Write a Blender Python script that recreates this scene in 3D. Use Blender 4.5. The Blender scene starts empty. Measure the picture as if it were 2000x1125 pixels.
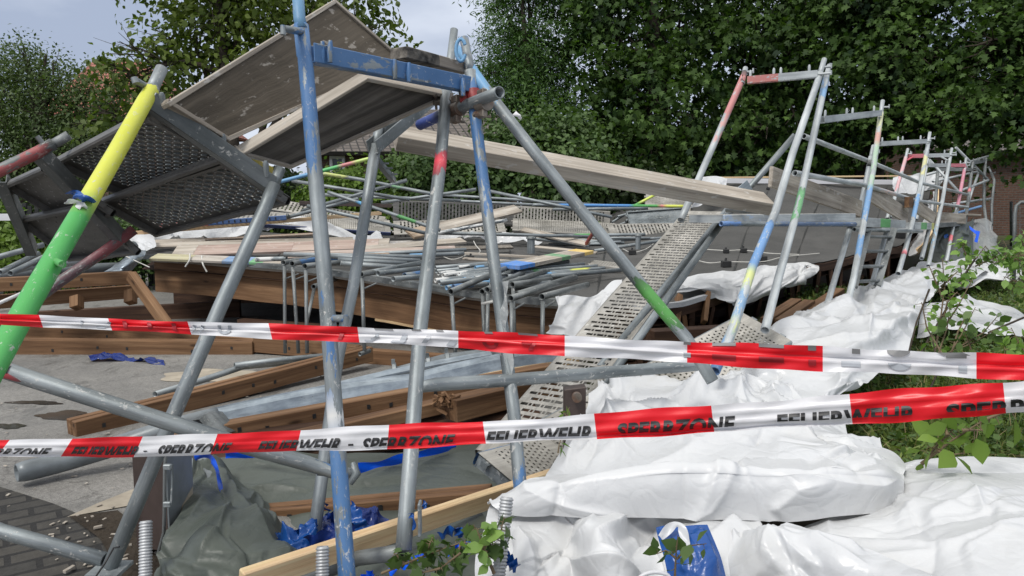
import bpy, bmesh, math, random
import numpy as np
from mathutils import Vector, Matrix
random.seed(7); RNG = np.random.default_rng(11)
SC = bpy.context.scene
COL = SC.collection
# ------------------------------------------------------------------ camera
FPX, CX, CY = 1444.0, 1000.0, 562.5
CAMH, PITCH = 1.35, math.radians(6.03)
CAM = Vector((0, 0, CAMH))
FW = Vector((0, math.cos(PITCH), -math.sin(PITCH)))
UP = Vector((0, math.sin(PITCH), math.cos(PITCH)))
RT = Vector((1, 0, 0))
cam = bpy.data.cameras.new('camera'); camo = bpy.data.objects.new('camera', cam); COL.objects.link(camo)
camo.location = CAM; camo.rotation_euler = (math.pi/2 - PITCH, 0, 0)
cam.sensor_width = 36; cam.lens = 36*FPX/2000; cam.clip_start = .05; cam.clip_end = 2000
SC.camera = camo
# ------------------------------------------------------------------ light
SUN_EL, SUN_AZ = math.radians(52), math.radians(215)
W = bpy.data.worlds.new('World'); SC.world = W; W.use_nodes = True
nt = W.node_tree; nt.nodes.clear()
out = nt.nodes.new('ShaderNodeOutputWorld'); bg = nt.nodes.new('ShaderNodeBackground')
sky = nt.nodes.new('ShaderNodeTexSky'); sky.sky_type = 'NISHITA'; sky.sun_disc = False
sky.sun_elevation = SUN_EL; sky.sun_rotation = SUN_AZ; sky.air_density = 1.2; sky.dust_density = 3
tc = nt.nodes.new('ShaderNodeTexCoord'); mp = nt.nodes.new('ShaderNodeMapping'); mp.inputs['Scale'].default_value = (1, 1, 2.6)
n1 = nt.nodes.new('ShaderNodeTexNoise'); n1.inputs['Scale'].default_value = 2.6; n1.inputs['Detail'].default_value = 7; n1.inputs['Roughness'].default_value = .5
rp = nt.nodes.new('ShaderNodeValToRGB')
rp.color_ramp.elements[0].position = .40; rp.color_ramp.elements[0].color = (3.5, 4.1, 5.4, 1)
rp.color_ramp.elements[1].position = .64; rp.color_ramp.elements[1].color = (6.3, 6.8, 7.8, 1)
# cloud deck is brighter overhead than near the horizon
sx = nt.nodes.new('ShaderNodeSeparateXYZ'); mr = nt.nodes.new('ShaderNodeMapRange')
mr.inputs[1].default_value = .25; mr.inputs[2].default_value = .95; mr.inputs[3].default_value = 1.0; mr.inputs[4].default_value = 1.75
vm = nt.nodes.new('ShaderNodeVectorMath'); vm.operation = 'SCALE'
mix = nt.nodes.new('ShaderNodeMix'); mix.data_type = 'RGBA'; mix.inputs[0].default_value = .93
L = nt.links
L.new(tc.outputs['Generated'], mp.inputs[0]); L.new(mp.outputs[0], n1.inputs['Vector']); L.new(n1.outputs[0], rp.inputs[0])
L.new(tc.outputs['Generated'], sx.inputs[0]); L.new(sx.outputs[2], mr.inputs[0])
ovh = nt.nodes.new('ShaderNodeMix'); ovh.data_type = 'RGBA'; ovh.inputs[7].default_value = (6.3, 6.25, 6.1, 1); mr2 = nt.nodes.new('ShaderNodeMapRange')
mr2.inputs[1].default_value = .35; mr2.inputs[2].default_value = .8; L.new(sx.outputs[2], mr2.inputs[0]); L.new(mr2.outputs[0], ovh.inputs[0]); L.new(rp.outputs[0], ovh.inputs[6]); L.new(ovh.outputs[2], vm.inputs[0]); L.new(mr.outputs[0], vm.inputs['Scale'])
L.new(sky.outputs[0], mix.inputs[6]); L.new(vm.outputs[0], mix.inputs[7]); L.new(mix.outputs[2], bg.inputs[0])
bg.inputs[1].default_value = .10
L.new(bg.outputs[0], out.inputs[0])
sl = bpy.data.lights.new('sun', 'SUN'); sl.energy = 2.0; sl.angle = math.radians(16); sl.color = (1, .97, .92)
so = bpy.data.objects.new('sun', sl); COL.objects.link(so); so.location = (0, 0, 30)
dirv = Vector((math.sin(SUN_AZ)*math.cos(SUN_EL), math.cos(SUN_AZ)*math.cos(SUN_EL), math.sin(SUN_EL)))
so.rotation_euler = dirv.to_track_quat('Z', 'Y').to_euler()
vs = SC.view_settings; vs.view_transform = 'Standard'; vs.look = 'None'; vs.gamma = 1; vs.use_curve_mapping = False; vs.exposure = .27
SC.cycles.max_bounces = 6; SC.cycles.transparent_max_bounces = 8
# ------------------------------------------------------------------ helpers
def P(x, y, d): return CAM + FW*d + RT*((x-CX)/FPX*d) + UP*((CY-y)/FPX*d)
def gdepth(x, y, z=0.0):
    r = FW + RT*((x-CX)/FPX) + UP*((CY-y)/FPX)
    return (z-CAMH)/r.z
def G(x, y, z=0.0): return P(x, y, gdepth(x, y, z))
def smst(a, b, x):
    t = min(1, max(0, (x-a)/(b-a))); return t*t*(3-2*t)

class MB:
    def __init__(s): s.V = []; s.F = []; s.M = []; s.S = []; s.C = []; s.U = []
    def v(s, p, c=(0, 0, 0, 0), u=None):
        s.V.append(tuple(p)); s.C.append(c); s.U.append(tuple(u) if u is not None else tuple(p)); return len(s.V)-1
    def f(s, idx, m=0, sm=False): s.F.append(tuple(idx)); s.M.append(m); s.S.append(sm)
    def box(s, c, ax, ay, az, m=0, col=(0, 0, 0, 0)):
        """box about c with half-vectors ax, ay, az; x is the grain"""
        c = Vector(c); o = Vector((random.random()*50, random.random()*50, random.random()*50))
        lx, ly, lz = ax.length, ay.length, az.length; ids = []
        for i in (-1, 1):
            for j in (-1, 1):
                for k in (-1, 1):
                    ids.append(s.v(c+ax*i+ay*j+az*k, col, o+Vector((lx*i, ly*j, lz*k))))
        fl = ax.cross(ay).dot(az) < 0
        for q in ((0, 1, 3, 2), (4, 6, 7, 5), (0, 4, 5, 1), (2, 3, 7, 6), (0, 2, 6, 4), (1, 5, 7, 3)):
            s.f([ids[i] for i in (q[::-1] if fl else q)], m)
    def beam(s, p0, p1, w, h, up=(0, 0, 1), m=0, col=(0, 0, 0, 0), seg=1):
        """rectangular bar from p0 to p1, w across, h along up"""
        p0 = Vector(p0); p1 = Vector(p1); a = (p1-p0)
        x = a.normalized(); y = Vector(up).cross(x).normalized(); z = x.cross(y).normalized()
        s.box((p0+p1)/2, a/2, y*w/2, z*h/2, m, col)
    def tube(s, pts, r, n=12, paint=None, hollow=True, m=0, step=.09, base=None):
        pts = [Vector(p) for p in pts]
        rs = list(r) if isinstance(r, (list, tuple)) else [r]*len(pts)
        tot = sum((pts[i+1]-pts[i]).length for i in range(len(pts)-1)) or 1
        P2, R2, T2 = [], [], []; acc = 0
        for i in range(len(pts)-1):
            l = (pts[i+1]-pts[i]).length; k = max(1, int(l/step)) if paint else 1
            for j in range(k):
                t = j/k; P2.append(pts[i].lerp(pts[i+1], t)); R2.append(rs[i]*(1-t)+rs[i+1]*t); T2.append(acc+l*t)
            acc += l
        P2.append(pts[-1]); R2.append(rs[-1]); T2.append(acc)
        d0 = (P2[1]-P2[0]).normalized(); nrm = d0.orthogonal().normalized(); so_ = random.random()*30
        rings = []
        for i, p in enumerate(P2):
            d = ((P2[min(i+1, len(P2)-1)]-P2[max(i-1, 0)])).normalized() if len(P2) > 1 else d0
            nrm = (nrm-d*nrm.dot(d)).normalized(); b = d.cross(nrm)
            c = base or (0, 0, 0, 0)
            if paint:
                t = T2[i]/tot
                for (t0, t1, rgb, al) in paint:
                    if t0 <= t <= t1: c = (*rgb, al)
            ring = []
            for k in range(n):
                a = 2*math.pi*k/n; o = nrm*math.cos(a)+b*math.sin(a)
                ring.append(s.v(p+o*R2[i], c, (so_+T2[i], R2[i]*math.cos(a)*1.5, so_+R2[i]*math.sin(a)*1.5)))
            rings.append((ring, p, d, R2[i], nrm.copy(), b, c))
        for i in range(len(rings)-1):
            A, B = rings[i][0], rings[i+1][0]
            for k in range(n): s.f((A[k], A[(k+1) % n], B[(k+1) % n], B[k]), m, True)
        for e, sg in ((0, 1), (-1, -1)):
            ring, p, d, rr, nn, bb, c = rings[e]
            if hollow:
                ins = []; dep = []
                for k in range(n):
                    a = 2*math.pi*k/n; o = nn*math.cos(a)+bb*math.sin(a)
                    ins.append(s.v(p+o*rr*.84, c, (so_, k*.01, 0))); dep.append(s.v(p+d*sg*min(.12, tot*.4)+o*rr*.84, (0.01, .01, .01, 1), (so_, k*.01, 0)))  # tube bore coloured near black for the shade inside
                for k in range(n):
                    k2 = (k+1) % n
                    q1 = (ring[k], ins[k], ins[k2], ring[k2]); q2 = (ins[k], dep[k], dep[k2], ins[k2])
                    if sg < 0: q1 = q1[::-1]; q2 = q2[::-1]
                    s.f(q1, m); s.f(q2, m, True)
                s.f(dep[::-1] if sg > 0 else dep, m)
            else: 
                cap = [s.v(s.V[i], s.C[i], s.U[i]) for i in ring]
                s.f(cap[::-1] if sg > 0 else cap, m)
    def grid(s, rows, m=0, sm=True, cols=None, uv=None):
        nr, nc = len(rows), len(rows[0]); base = len(s.V)
        for i in range(nr):
            for j in range(nc):
                s.v(rows[i][j], cols[i][j] if cols else (0, 0, 0, 0), uv[i][j] if uv is not None else None)
        for i in range(nr-1):
            for j in range(nc-1):
                a = base+i*nc+j; s.f((a, a+1, a+nc+1, a+nc), m, sm)
    def poly(s, pts, m=0, col=(0, 0, 0, 0)):
        s.f([s.v(p, col) for p in pts], m)

ORG = {}
def setp(o, label=None, cat=None, group=None, kind=None):
    if label: o['label'] = label; o['kind'] = 'thing'
    if cat: o['category'] = cat
    if group: o['group'] = group
    if kind: o['kind'] = kind
    return o
def thing(name, label, cat, loc, group=None):
    o = bpy.data.objects.new(name, None); COL.objects.link(o); o.location = loc; o.empty_display_size = .1
    ORG[o.name] = Vector(loc); return setp(o, label, cat, group)
def build(mb, name, mats, parent=None, label=None, cat=None, group=None, kind=None, bevel=0, solid=0, plabel=None):
    if not isinstance(mats, (list, tuple)): mats = [mats]
    V = np.array(mb.V, dtype=np.float32)
    if parent is not None: org = ORG[parent.name]
    else:
        mn, mx = V.min(0), V.max(0); org = Vector((float((mn[0]+mx[0])/2), float((mn[1]+mx[1])/2), float(mn[2])))
    me = bpy.data.meshes.new(name)
    me.from_pydata((V-np.array(org, dtype=np.float32)).tolist(), [], mb.F)
    for mt in mats: me.materials.append(mt)
    me.polygons.foreach_set('material_index', np.array(mb.M, dtype=np.int32))
    me.polygons.foreach_set('use_smooth', np.array(mb.S, dtype=bool))
    a = me.attributes.new('paint', 'FLOAT_COLOR', 'POINT'); a.data.foreach_set('color', np.array(mb.C, dtype=np.float32).ravel())
    a = me.attributes.new('uvw', 'FLOAT_VECTOR', 'POINT'); a.data.foreach_set('vector', np.array(mb.U, dtype=np.float32).ravel())
    me.update()
    o = bpy.data.objects.new(name, me); COL.objects.link(o)
    if parent is not None: o.parent = parent; ORG[o.name] = org
    else: o.location = org; ORG[o.name] = org
    if bevel:
        b = o.modifiers.new('bevel', 'BEVEL'); b.width = bevel; b.segments = 1; b.limit_method = 'ANGLE'
    if solid:
        b = o.modifiers.new('solid', 'SOLIDIFY'); b.thickness = solid; b.offset = 0
    if plabel: o['label'] = plabel
    if parent is None: setp(o, label, cat, group, kind)
    return o
# ------------------------------------------------------------------ materials
def newmat(name):
    m = bpy.data.materials.new(name); m.use_nodes = True; t = m.node_tree; t.nodes.clear()
    o = t.nodes.new('ShaderNodeOutputMaterial'); b = t.nodes.new('ShaderNodeBsdfPrincipled'); t.links.new(b.outputs[0], o.inputs[0])
    return m, t, b, o
def att(t, n='uvw'):
    a = t.nodes.new('ShaderNodeAttribute'); a.attribute_name = n; return a
def objco(t): return t.nodes.new('ShaderNodeTexCoord').outputs['Object']
def geopos(t): return t.nodes.new('ShaderNodeNewGeometry').outputs['Position']
def noise(t, vec, scale, detail=4, rough=.55, stretch=None, dist=0):
    n = t.nodes.new('ShaderNodeTexNoise'); n.inputs['Scale'].default_value = scale; n.inputs['Detail'].default_value = detail
    n.inputs['Roughness'].default_value = rough; n.inputs['Distortion'].default_value = dist
    if stretch:
        mpn = t.nodes.new('ShaderNodeMapping'); mpn.inputs['Scale'].default_value = stretch; t.links.new(vec, mpn.inputs[0]); vec = mpn.outputs[0]
    t.links.new(vec, n.inputs['Vector']); return n.outputs[0]
def ramp(t, fac, stops, interp='LINEAR'):
    r = t.nodes.new('ShaderNodeValToRGB'); e = r.color_ramp.elements; r.color_ramp.interpolation = interp
    while len(e) < len(stops): e.new(.5)
    for i, (p, c) in enumerate(stops): e[i].position = p; e[i].color = (*c, 1) if len(c) == 3 else c
    t.links.new(fac, r.inputs[0]); return r.outputs[0]
def mixc(t, fac, a, b, mode='MIX'):
    m = t.nodes.new('ShaderNodeMix'); m.data_type = 'RGBA'; m.blend_type = mode
    for i, x in ((0, fac), (6, a), (7, b)):
        if isinstance(x, (int, float)): m.inputs[i].default_value = x
        elif isinstance(x, tuple): m.inputs[i].default_value = (*x, 1)
        else: t.links.new(x, m.inputs[i])
    return m.outputs[2]
def math_(t, op, a, b=None, c=None):
    m = t.nodes.new('ShaderNodeMath'); m.operation = op
    for i, x in enumerate((a, b, c)):
        if x is None: continue
        if isinstance(x, (int, float)): m.inputs[i].default_value = x
        else: t.links.new(x, m.inputs[i])
    return m.outputs[0]
def bump(t, b, h, st=.3, dist=.01):
    n = t.nodes.new('ShaderNodeBump'); n.inputs['Strength'].default_value = st; n.inputs['Distance'].default_value = dist
    t.links.new(h, n.inputs['Height']); t.links.new(n.outputs[0], b.inputs['Normal'])
K = (0, 0, 0); Wt = (1, 1, 1)
def m_steel(name, c0, c1, metal=.55, rough=.42, splat=.575, rust=0):
    m, t, b, o = newmat(name); u = att(t).outputs['Vector']; p = att(t, 'paint')
    n = noise(t, u, 5, 5, .6, (.5, 1, 1)); c = ramp(t, n, [(.34, c0), (.62, c1)])
    sp = noise(t, u, 38, 7, .72, (.8, 1, 1), .6); spf = ramp(t, sp, [(splat+.012, K), (splat+.05, Wt)])
    big = noise(t, u, 2.2, 2); spf = mixc(t, 1.0, spf, ramp(t, big, [(.35, K), (.62, Wt)]), 'MULTIPLY')
    st = noise(t, u, 18, 3, .7, (.12, 2, 2)); c = mixc(t, .45, c, ramp(t, st, [(.35, (.28, .28, .28)), (.65, (.68, .68, .68))]), 'OVERLAY')
    if rust: c = mixc(t, ramp(t, noise(t, u, 9, 5), [(.5, K), (.62, (rust,)*3)]), c, (.16, .07, .035))
    # sprayed identification paint, scratched through in places
    pn = noise(t, u, 22, 5, .65, (.4, 1, 1))
    thr = math_(t, 'SUBTRACT', math_(t, 'MULTIPLY', p.outputs['Alpha'], 1.25), ramp(t, pn, [(.32, K), (.68, Wt)]))
    pf = math_(t, 'MULTIPLY', ramp(t, thr, [(.0, K), (.10, Wt)]), math_(t, 'GREATER_THAN', p.outputs['Alpha'], .01))
    pc = mixc(t, .5, p.outputs['Color'], mixc(t, n, (.3, .3, .3), (.7, .7, .7)), 'OVERLAY')
    c = mixc(t, math_(t, 'MULTIPLY', pf, .86), c, pc); c = mixc(t, math_(t, 'MULTIPLY', spf, .75), c, (.52, .51, .48))
    t.links.new(c, b.inputs['Base Color'])
    t.links.new(math_(t, 'MULTIPLY', math_(t, 'SUBTRACT', 1, math_(t, 'MAXIMUM', pf, spf)), metal), b.inputs['Metallic'])
    t.links.new(ramp(t, st, [(.3, (rough-.1,)*3), (.7, (rough+.18,)*3)]), b.inputs['Roughness'])
    bump(t, b, math_(t, 'ADD', sp, math_(t, 'MULTIPLY', spf, .6)), .25, .003); return m
def m_wood(name, c0, c1, c2, rough=.75, knots=True, spots=None, wet=0):
    m, t, b, o = newmat(name); u = att(t).outputs['Vector']; p = att(t, 'paint')
    g = noise(t, u, 9, 5, .6, (.09, 1.6, 1.6), .6); f = noise(t, u, 60, 4, .6, (.04, 1.4, 1.4)); bigv = noise(t, u, 1.7, 3)
    c = ramp(t, g, [(.28, c0), (.5, c1), (.72, c2)]); c = mixc(t, .5, c, ramp(t, f, [(.3, (.3, .3, .3)), (.7, (.68, .68, .68))]), 'OVERLAY')
    c = mixc(t, .5, c, ramp(t, bigv, [(.3, (.36, .36, .36)), (.7, (.62, .62, .62))]), 'OVERLAY')
    if knots:
        v = t.nodes.new('ShaderNodeTexVoronoi'); v.inputs['Scale'].default_value = 3.2
        mpn = t.nodes.new('ShaderNodeMapping'); mpn.inputs['Scale'].default_value = (.6, 2, 2); t.links.new(u, mpn.inputs[0]); t.links.new(mpn.outputs[0], v.inputs['Vector'])
        c = mixc(t, ramp(t, v.outputs['Distance'], [(.05, (.8, .8, .8)), (.11, K)]), c, tuple(x*.35 for x in c0))
    if spots:
        sp = noise(t, u, 26, 4, .6, (.5, 1, 1)); c = mixc(t, ramp(t, sp, [(.60, K), (.66, (.8, .8, .8))]), c, spots)
    # painted end colours
    pn = noise(t, u, 30, 4); pf = math_(t, 'MULTIPLY', p.outputs['Alpha'], ramp(t, pn, [(.3, Wt), (.75, (.45, .45, .45))]))
    c = mixc(t, pf, c, p.outputs['Color'])
    t.links.new(c, b.inputs['Base Color']); b.inputs['Roughness'].default_value = rough; b.inputs['Specular IOR Level'].default_value = .3
    bump(t, b, math_(t, 'ADD', f, g), .5, .004); return m
def m_plain(name, col, rough=.6, metal=0, var=.25, scale=8, bumps=.2, spec=.5, coord='uvw', bd=.004):
    m, t, b, o = newmat(name); u = att(t).outputs['Vector'] if coord == 'uvw' else geopos(t)
    n = noise(t, u, scale, 5, .6); lo = tuple(max(0, x*(1-var)) for x in col); hi = tuple(min(1, x*(1+var)) for x in col)
    t.links.new(ramp(t, n, [(.3, lo), (.7, hi)]), b.inputs['Base Color']); b.inputs['Roughness'].default_value = rough
    b.inputs['Metallic'].default_value = metal; b.inputs['Specular IOR Level'].default_value = spec
    if bumps: bump(t, b, noise(t, u, scale*4, 4), bumps, bd)
    return m
def m_film(name, col, rough=.38, trans=.25, dirt=None, bs=.35, spec=.5, weave=False, bd=.012, alpha=1):
    m, t, b, o = newmat(name); u = geopos(t)
    n = noise(t, u, 3, 4); c = ramp(t, n, [(.3, tuple(x*.93 for x in col)), (.7, col)])
    if dirt: c = mixc(t, ramp(t, noise(t, u, 2.3, 6, .68), [(.56, K), (.78, (.6, .6, .6))]), c, dirt)
    t.links.new(c, b.inputs['Base Color']); b.inputs['Roughness'].default_value = rough; b.inputs['Specular IOR Level'].default_value = spec
    tr = t.nodes.new('ShaderNodeBsdfTranslucent'); t.links.new(c, tr.inputs[0]); ms = t.nodes.new('ShaderNodeMixShader'); ms.inputs[0].default_value = trans
    t.links.new(b.outputs[0], ms.inputs[1]); t.links.new(tr.outputs[0], ms.inputs[2])
    sh = ms.outputs[0]
    if alpha < 1:
        tp = t.nodes.new('ShaderNodeBsdfTransparent'); m2 = t.nodes.new('ShaderNodeMixShader'); m2.inputs[0].default_value = alpha
        t.links.new(tp.outputs[0], m2.inputs[1]); t.links.new(sh, m2.inputs[2]); sh = m2.outputs[0]
    t.links.new(sh, o.inputs[0])
    h = math_(t, 'ADD', noise(t, u, 7, 3, .5, None, 1.5), math_(t, 'MULTIPLY', noise(t, u, 28, 3, .5, None, 1), .3))
    v = t.nodes.new('ShaderNodeTexVoronoi'); v.feature = 'DISTANCE_TO_EDGE'; v.inputs['Scale'].default_value = 6
    wv = t.nodes.new('ShaderNodeVectorMath'); wv.operation = 'ADD'; nn = t.nodes.new('ShaderNodeTexNoise'); nn.inputs['Scale'].default_value = 3
    t.links.new(u, nn.inputs['Vector']); t.links.new(u, wv.inputs[0]); t.links.new(nn.outputs[1], wv.inputs[1]); t.links.new(wv.outputs[0], v.inputs['Vector'])
    h = math_(t, 'ADD', h, math_(t, 'MULTIPLY', ramp(t, v.outputs['Distance'], [(0, K), (.2, Wt)]), .35))
    bump(t, b, h, bs, bd); return m
def m_leaf(name, lo, hi, trans=.35, rough=.5):
    m, t, b, o = newmat(name); g = t.nodes.new('ShaderNodeNewGeometry')
    n = noise(t, g.outputs['Position'], 1.1, 3); f = math_(t, 'ADD', math_(t, 'MULTIPLY', g.outputs['Random Per Island'], .45), math_(t, 'MULTIPLY', ramp(t, n, [(.35, K), (.65, Wt)]), .55))
    c = ramp(t, f, [(.1, lo), (.85, hi)]); t.links.new(c, b.inputs['Base Color']); b.inputs['Roughness'].default_value = rough; b.inputs['Specular IOR Level'].default_value = .25
    tr = t.nodes.new('ShaderNodeBsdfTranslucent'); t.links.new(mixc(t, 1.0, c, (1.0, 1.2, .4), 'MULTIPLY'), tr.inputs[0]); ms = t.nodes.new('ShaderNodeMixShader'); ms.inputs[0].default_value = trans
    t.links.new(b.outputs[0], ms.inputs[1]); t.links.new(tr.outputs[0], ms.inputs[2]); t.links.new(ms.outputs[0], o.inputs[0]); return m

M = {}
M['galv'] = m_steel('galvanised_steel', (.13, .148, .155), (.31, .34, .35), .5, .48)
M['galv_light'] = m_steel('pale_galvanised_steel', (.30, .325, .335), (.50, .53, .535), .3, .5)
M['galv_dark'] = m_steel('weathered_galvanised_steel', (.10, .11, .11), (.23, .245, .245), .5, .5)
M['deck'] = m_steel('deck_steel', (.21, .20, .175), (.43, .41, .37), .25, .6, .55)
M['deck_shaded'] = m_steel('deck_steel_shaded', (.085, .083, .078), (.17, .165, .155), .4, .5, .66)  # deck steel copy with the shade of undersides put into its colour
M['sheetmetal'] = m_steel('zinc_sheet', (.22, .26, .30), (.36, .41, .45), .7, .36, .72)
M['rusty'] = m_steel('rusty_coupler_steel', (.14, .12, .10), (.25, .22, .19), .5, .55, .66, .6)
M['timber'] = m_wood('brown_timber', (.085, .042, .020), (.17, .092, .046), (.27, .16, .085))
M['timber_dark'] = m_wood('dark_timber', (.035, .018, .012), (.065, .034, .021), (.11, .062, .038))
M['pine'] = m_wood('fresh_pine', (.50, .33, .17), (.66, .48, .28), (.74, .58, .37), .6)
M['plank'] = m_wood('weathered_plank', (.17, .145, .12), (.35, .31, .26), (.52, .475, .41), .85, False, (.45, .43, .40))
M['ply'] = m_wood('dirty_plywood', (.055, .045, .033), (.095, .078, .058), (.135, .112, .085), .8, False, (.34, .31, .27))
M['ply_black'] = m_wood('blackened_board', (.04, .037, .034), (.09, .082, .074), (.19, .175, .155), .8, False)
M['white'] = m_film('white_sheeting', (.66, .672, .685), .33, .16, (.55, .54, .50), .35)
M['white_woven'] = m_film('woven_white_sheeting', (.64, .65, .66), .42, .10, (.55, .545, .52), .3)
M['greytarp'] = m_film('grey_tarpaulin', (.090, .104, .090), .45, .05, (.07, .075, .065), .3, .35)
M['haze_film'] = m_film('clear_grey_film', (.48, .50, .50), .25, .3, (.35, .36, .36), .5, .5, False, .02, .75)
M['bluefilm'] = m_film('blue_plastic', (.010, .075, .30), .25, .1, None, .5)
M['bluetape'] = m_film('bright_blue_tape', (.0, .10, .78), .3, .1, None, .2)
M['darkblue'] = m_film('dark_blue_plastic', (.008, .028, .17), .25, .1, None, .5)
M['tape_w'] = m_film('tape_white', (.80, .80, .82), .32, .25, None, .12, .5, False, .004)
M['tape_r'] = m_film('tape_red', (.80, .012, .022), .34, .2, None, .12, .5, False, .004)
M['ink'] = m_plain('tape_print', (.02, .02, .022), .5, 0, .1)
M['ink_grey'] = m_plain('tape_print_showing_through', (.36, .38, .41), .5, 0, .08)
M['ink_edge'] = m_plain('tape_print_on_fold', (.17, .17, .17), .5, 0, .08)
M['ink_red'] = m_plain('tape_print_under_red', (.33, .012, .02), .5, 0, .08)
M['red'] = m_plain('red_paint', (.28, .035, .035), .5, 0, .3, 20)
M['cable'] = m_plain('white_cable', (.55, .54, .50), .5, 0, .15)
M['black'] = m_plain('black_plastic', (.02, .02, .02), .5, 0, .3)
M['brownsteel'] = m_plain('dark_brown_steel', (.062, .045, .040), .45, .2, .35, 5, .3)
M['bark'] = m_plain('bark', (.055, .045, .035), .9, 0, .45, 9, .8, .2, 'pos', .02)
M['stem'] = m_plain('green_brown_stem', (.14, .10, .055), .7, 0, .3, 20)
M['pvc'] = m_plain('grey_drainpipe', (.17, .19, .20), .38, .1, .3, 6, .2)
M['pvc_dark'] = m_plain('dirty_drainpipe', (.07, .073, .07), .5, .1, .4, 6, .3)
M['jack'] = m_steel('jack_thread_steel', (.30, .31, .32), (.46, .47, .48), .45, .45, .7)
M['l_maple'] = m_leaf('maple_leaves', (.008, .026, .008), (.088, .155, .034), .3, .6)
M['l_lime'] = m_leaf('walnut_leaves', (.045, .075, .015), (.16, .21, .045), .35)
M['l_dense'] = m_leaf('small_dense_leaves', (.042, .070, .024), (.10, .145, .048), .3)
M['l_ash'] = m_leaf('feathery_leaves', (.035, .08, .02), (.10, .18, .05), .35)
M['l_bright'] = m_leaf('bright_shrub_leaves', (.085, .15, .02), (.19, .28, .06), .35)
M['l_dark'] = m_leaf('hedge_leaves', (.012, .024, .008), (.045, .070, .020), .25)
M['l_bush'] = m_leaf('shrub_leaves', (.045, .085, .028), (.115, .18, .06), .3)
M['l_fg'] = m_leaf('sapling_leaves', (.10, .19, .045), (.26, .40, .11), .35, .4)
M['l_dk_fg'] = m_leaf('dark_sapling_leaves', (.035, .07, .025), (.12, .19, .055), .3, .4)
def m_asphalt():
    m, t, b, o = newmat('old_asphalt'); u = geopos(t)
    n = noise(t, u, .9, 6, .6, None, .5); g = noise(t, u, 160, 3, .7); s2 = noise(t, u, 2.6, 5, .65, (1, .6, 1), 1)
    c = ramp(t, n, [(.3, (.13, .127, .12)), (.55, (.19, .183, .17)), (.75, (.26, .248, .228))])
    c = mixc(t, .75, c, ramp(t, g, [(.3, (.2, .2, .2)), (.7, (.8, .8, .8))]), 'OVERLAY')
    g2 = noise(t, u, 42, 4, .75); c = mixc(t, .45, c, ramp(t, g2, [(.34, (.22, .22, .22)), (.66, (.76, .76, .76))]), 'OVERLAY'); g3 = noise(t, u, 5, 6, .7, None, 1.2); c = mixc(t, .35, c, ramp(t, g3, [(.35, (.3, .3, .3)), (.65, (.65, .65, .65))]), 'OVERLAY')
    vc = t.nodes.new('ShaderNodeTexVoronoi'); vc.feature = 'DISTANCE_TO_EDGE'; vc.inputs['Scale'].default_value = .55; wv = t.nodes.new('ShaderNodeVectorMath'); wv.operation = 'ADD'; nn = t.nodes.new('ShaderNodeTexNoise'); nn.inputs['Scale'].default_value = 3; nn.inputs['Detail'].default_value = 6
    t.links.new(u, nn.inputs['Vector']); t.links.new(u, wv.inputs[0]); t.links.new(nn.outputs[1], wv.inputs[1]); t.links.new(wv.outputs[0], vc.inputs['Vector']); c = mixc(t, ramp(t, vc.outputs['Distance'], [(.002, (.5,)*3), (.006, K)]), c, (.04, .038, .034))
    wetf = ramp(t, s2, [(.56, K), (.63, Wt)]); c = mixc(t, math_(t, 'MULTIPLY', wetf, .55), c, (.09, .085, .078))
    t.links.new(c, b.inputs['Base Color']); t.links.new(ramp(t, wetf, [(0, (.85,)*3), (1, (.4,)*3)]), b.inputs['Roughness'])
    bump(t, b, g, .6, .004); return m
M['asphalt'] = m_asphalt()
def m_bitumen():
    m, t, b, o = newmat('bitumen_roofing'); u = geopos(t)
    n = noise(t, u, 1.1, 6, .65, None, .4); g = noise(t, u, 120, 3, .7); w = noise(t, u, 6, 4, .6, (.35, 2, 2), 1)
    c = ramp(t, n, [(.3, (.045, .045, .043)), (.7, (.085, .083, .079))]); c = mixc(t, .6, c, ramp(t, g, [(.3, (.3,)*3), (.7, (.7,)*3)]), 'OVERLAY')
    c = mixc(t, ramp(t, w, [(.62, K), (.7, (.5,)*3)]), c, (.035, .034, .033))
    t.links.new(c, b.inputs['Base Color']); b.inputs['Roughness'].default_value = .85; bump(t, b, math_(t, 'ADD', w, math_(t, 'MULTIPLY', g, .3)), .6, .02); return m
M['bitumen'] = m_bitumen()
def m_brick(name, c1, c2, mort, sc, bw=.24, rh=.075, coord='pos', off=.5, ms=.012, rough=.85, b2=.6):
    m, t, b, o = newmat(name); u = att(t).outputs['Vector'] if coord == 'uvw' else geopos(t)
    br = t.nodes.new('ShaderNodeTexBrick'); br.inputs['Scale'].default_value = sc; br.inputs['Color1'].default_value = (*c1, 1); br.inputs['Color2'].default_value = (*c2, 1)
    br.inputs['Mortar'].default_value = (*mort, 1); br.inputs['Brick Width'].default_value = bw; br.inputs['Row Height'].default_value = rh; br.inputs['Mortar Size'].default_value = ms; br.offset = off
    t.links.new(u, br.inputs['Vector'])
    c = mixc(t, .6, br.outputs['Color'], ramp(t, noise(t, u, 14, 5, .65), [(.3, (.28,)*3), (.7, (.7,)*3)]), 'OVERLAY')
    t.links.new(c, b.inputs['Base Color']); b.inputs['Roughness'].default_value = rough
    bump(t, b, math_(t, 'SUBTRACT', noise(t, u, 40, 3), br.outputs['Fac']), b2, .008); return m
M['pavers'] = m_brick('old_pavers', (.036, .034, .030), (.055, .050, .042), (.014, .013, .012), 1, .20, .10, 'uvw')
M['wallbrick'] = m_brick('dark_brickwork', (.085, .04, .026), (.125, .062, .04), (.10, .085, .07), 1, .24, .075, 'uvw')
M['rooftile'] = m_brick('brown_roof_tiles', (.10, .085, .075), (.145, .125, .11), (.03, .027, .025), 1, .28, .33, 'uvw', .0, .03)
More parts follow.
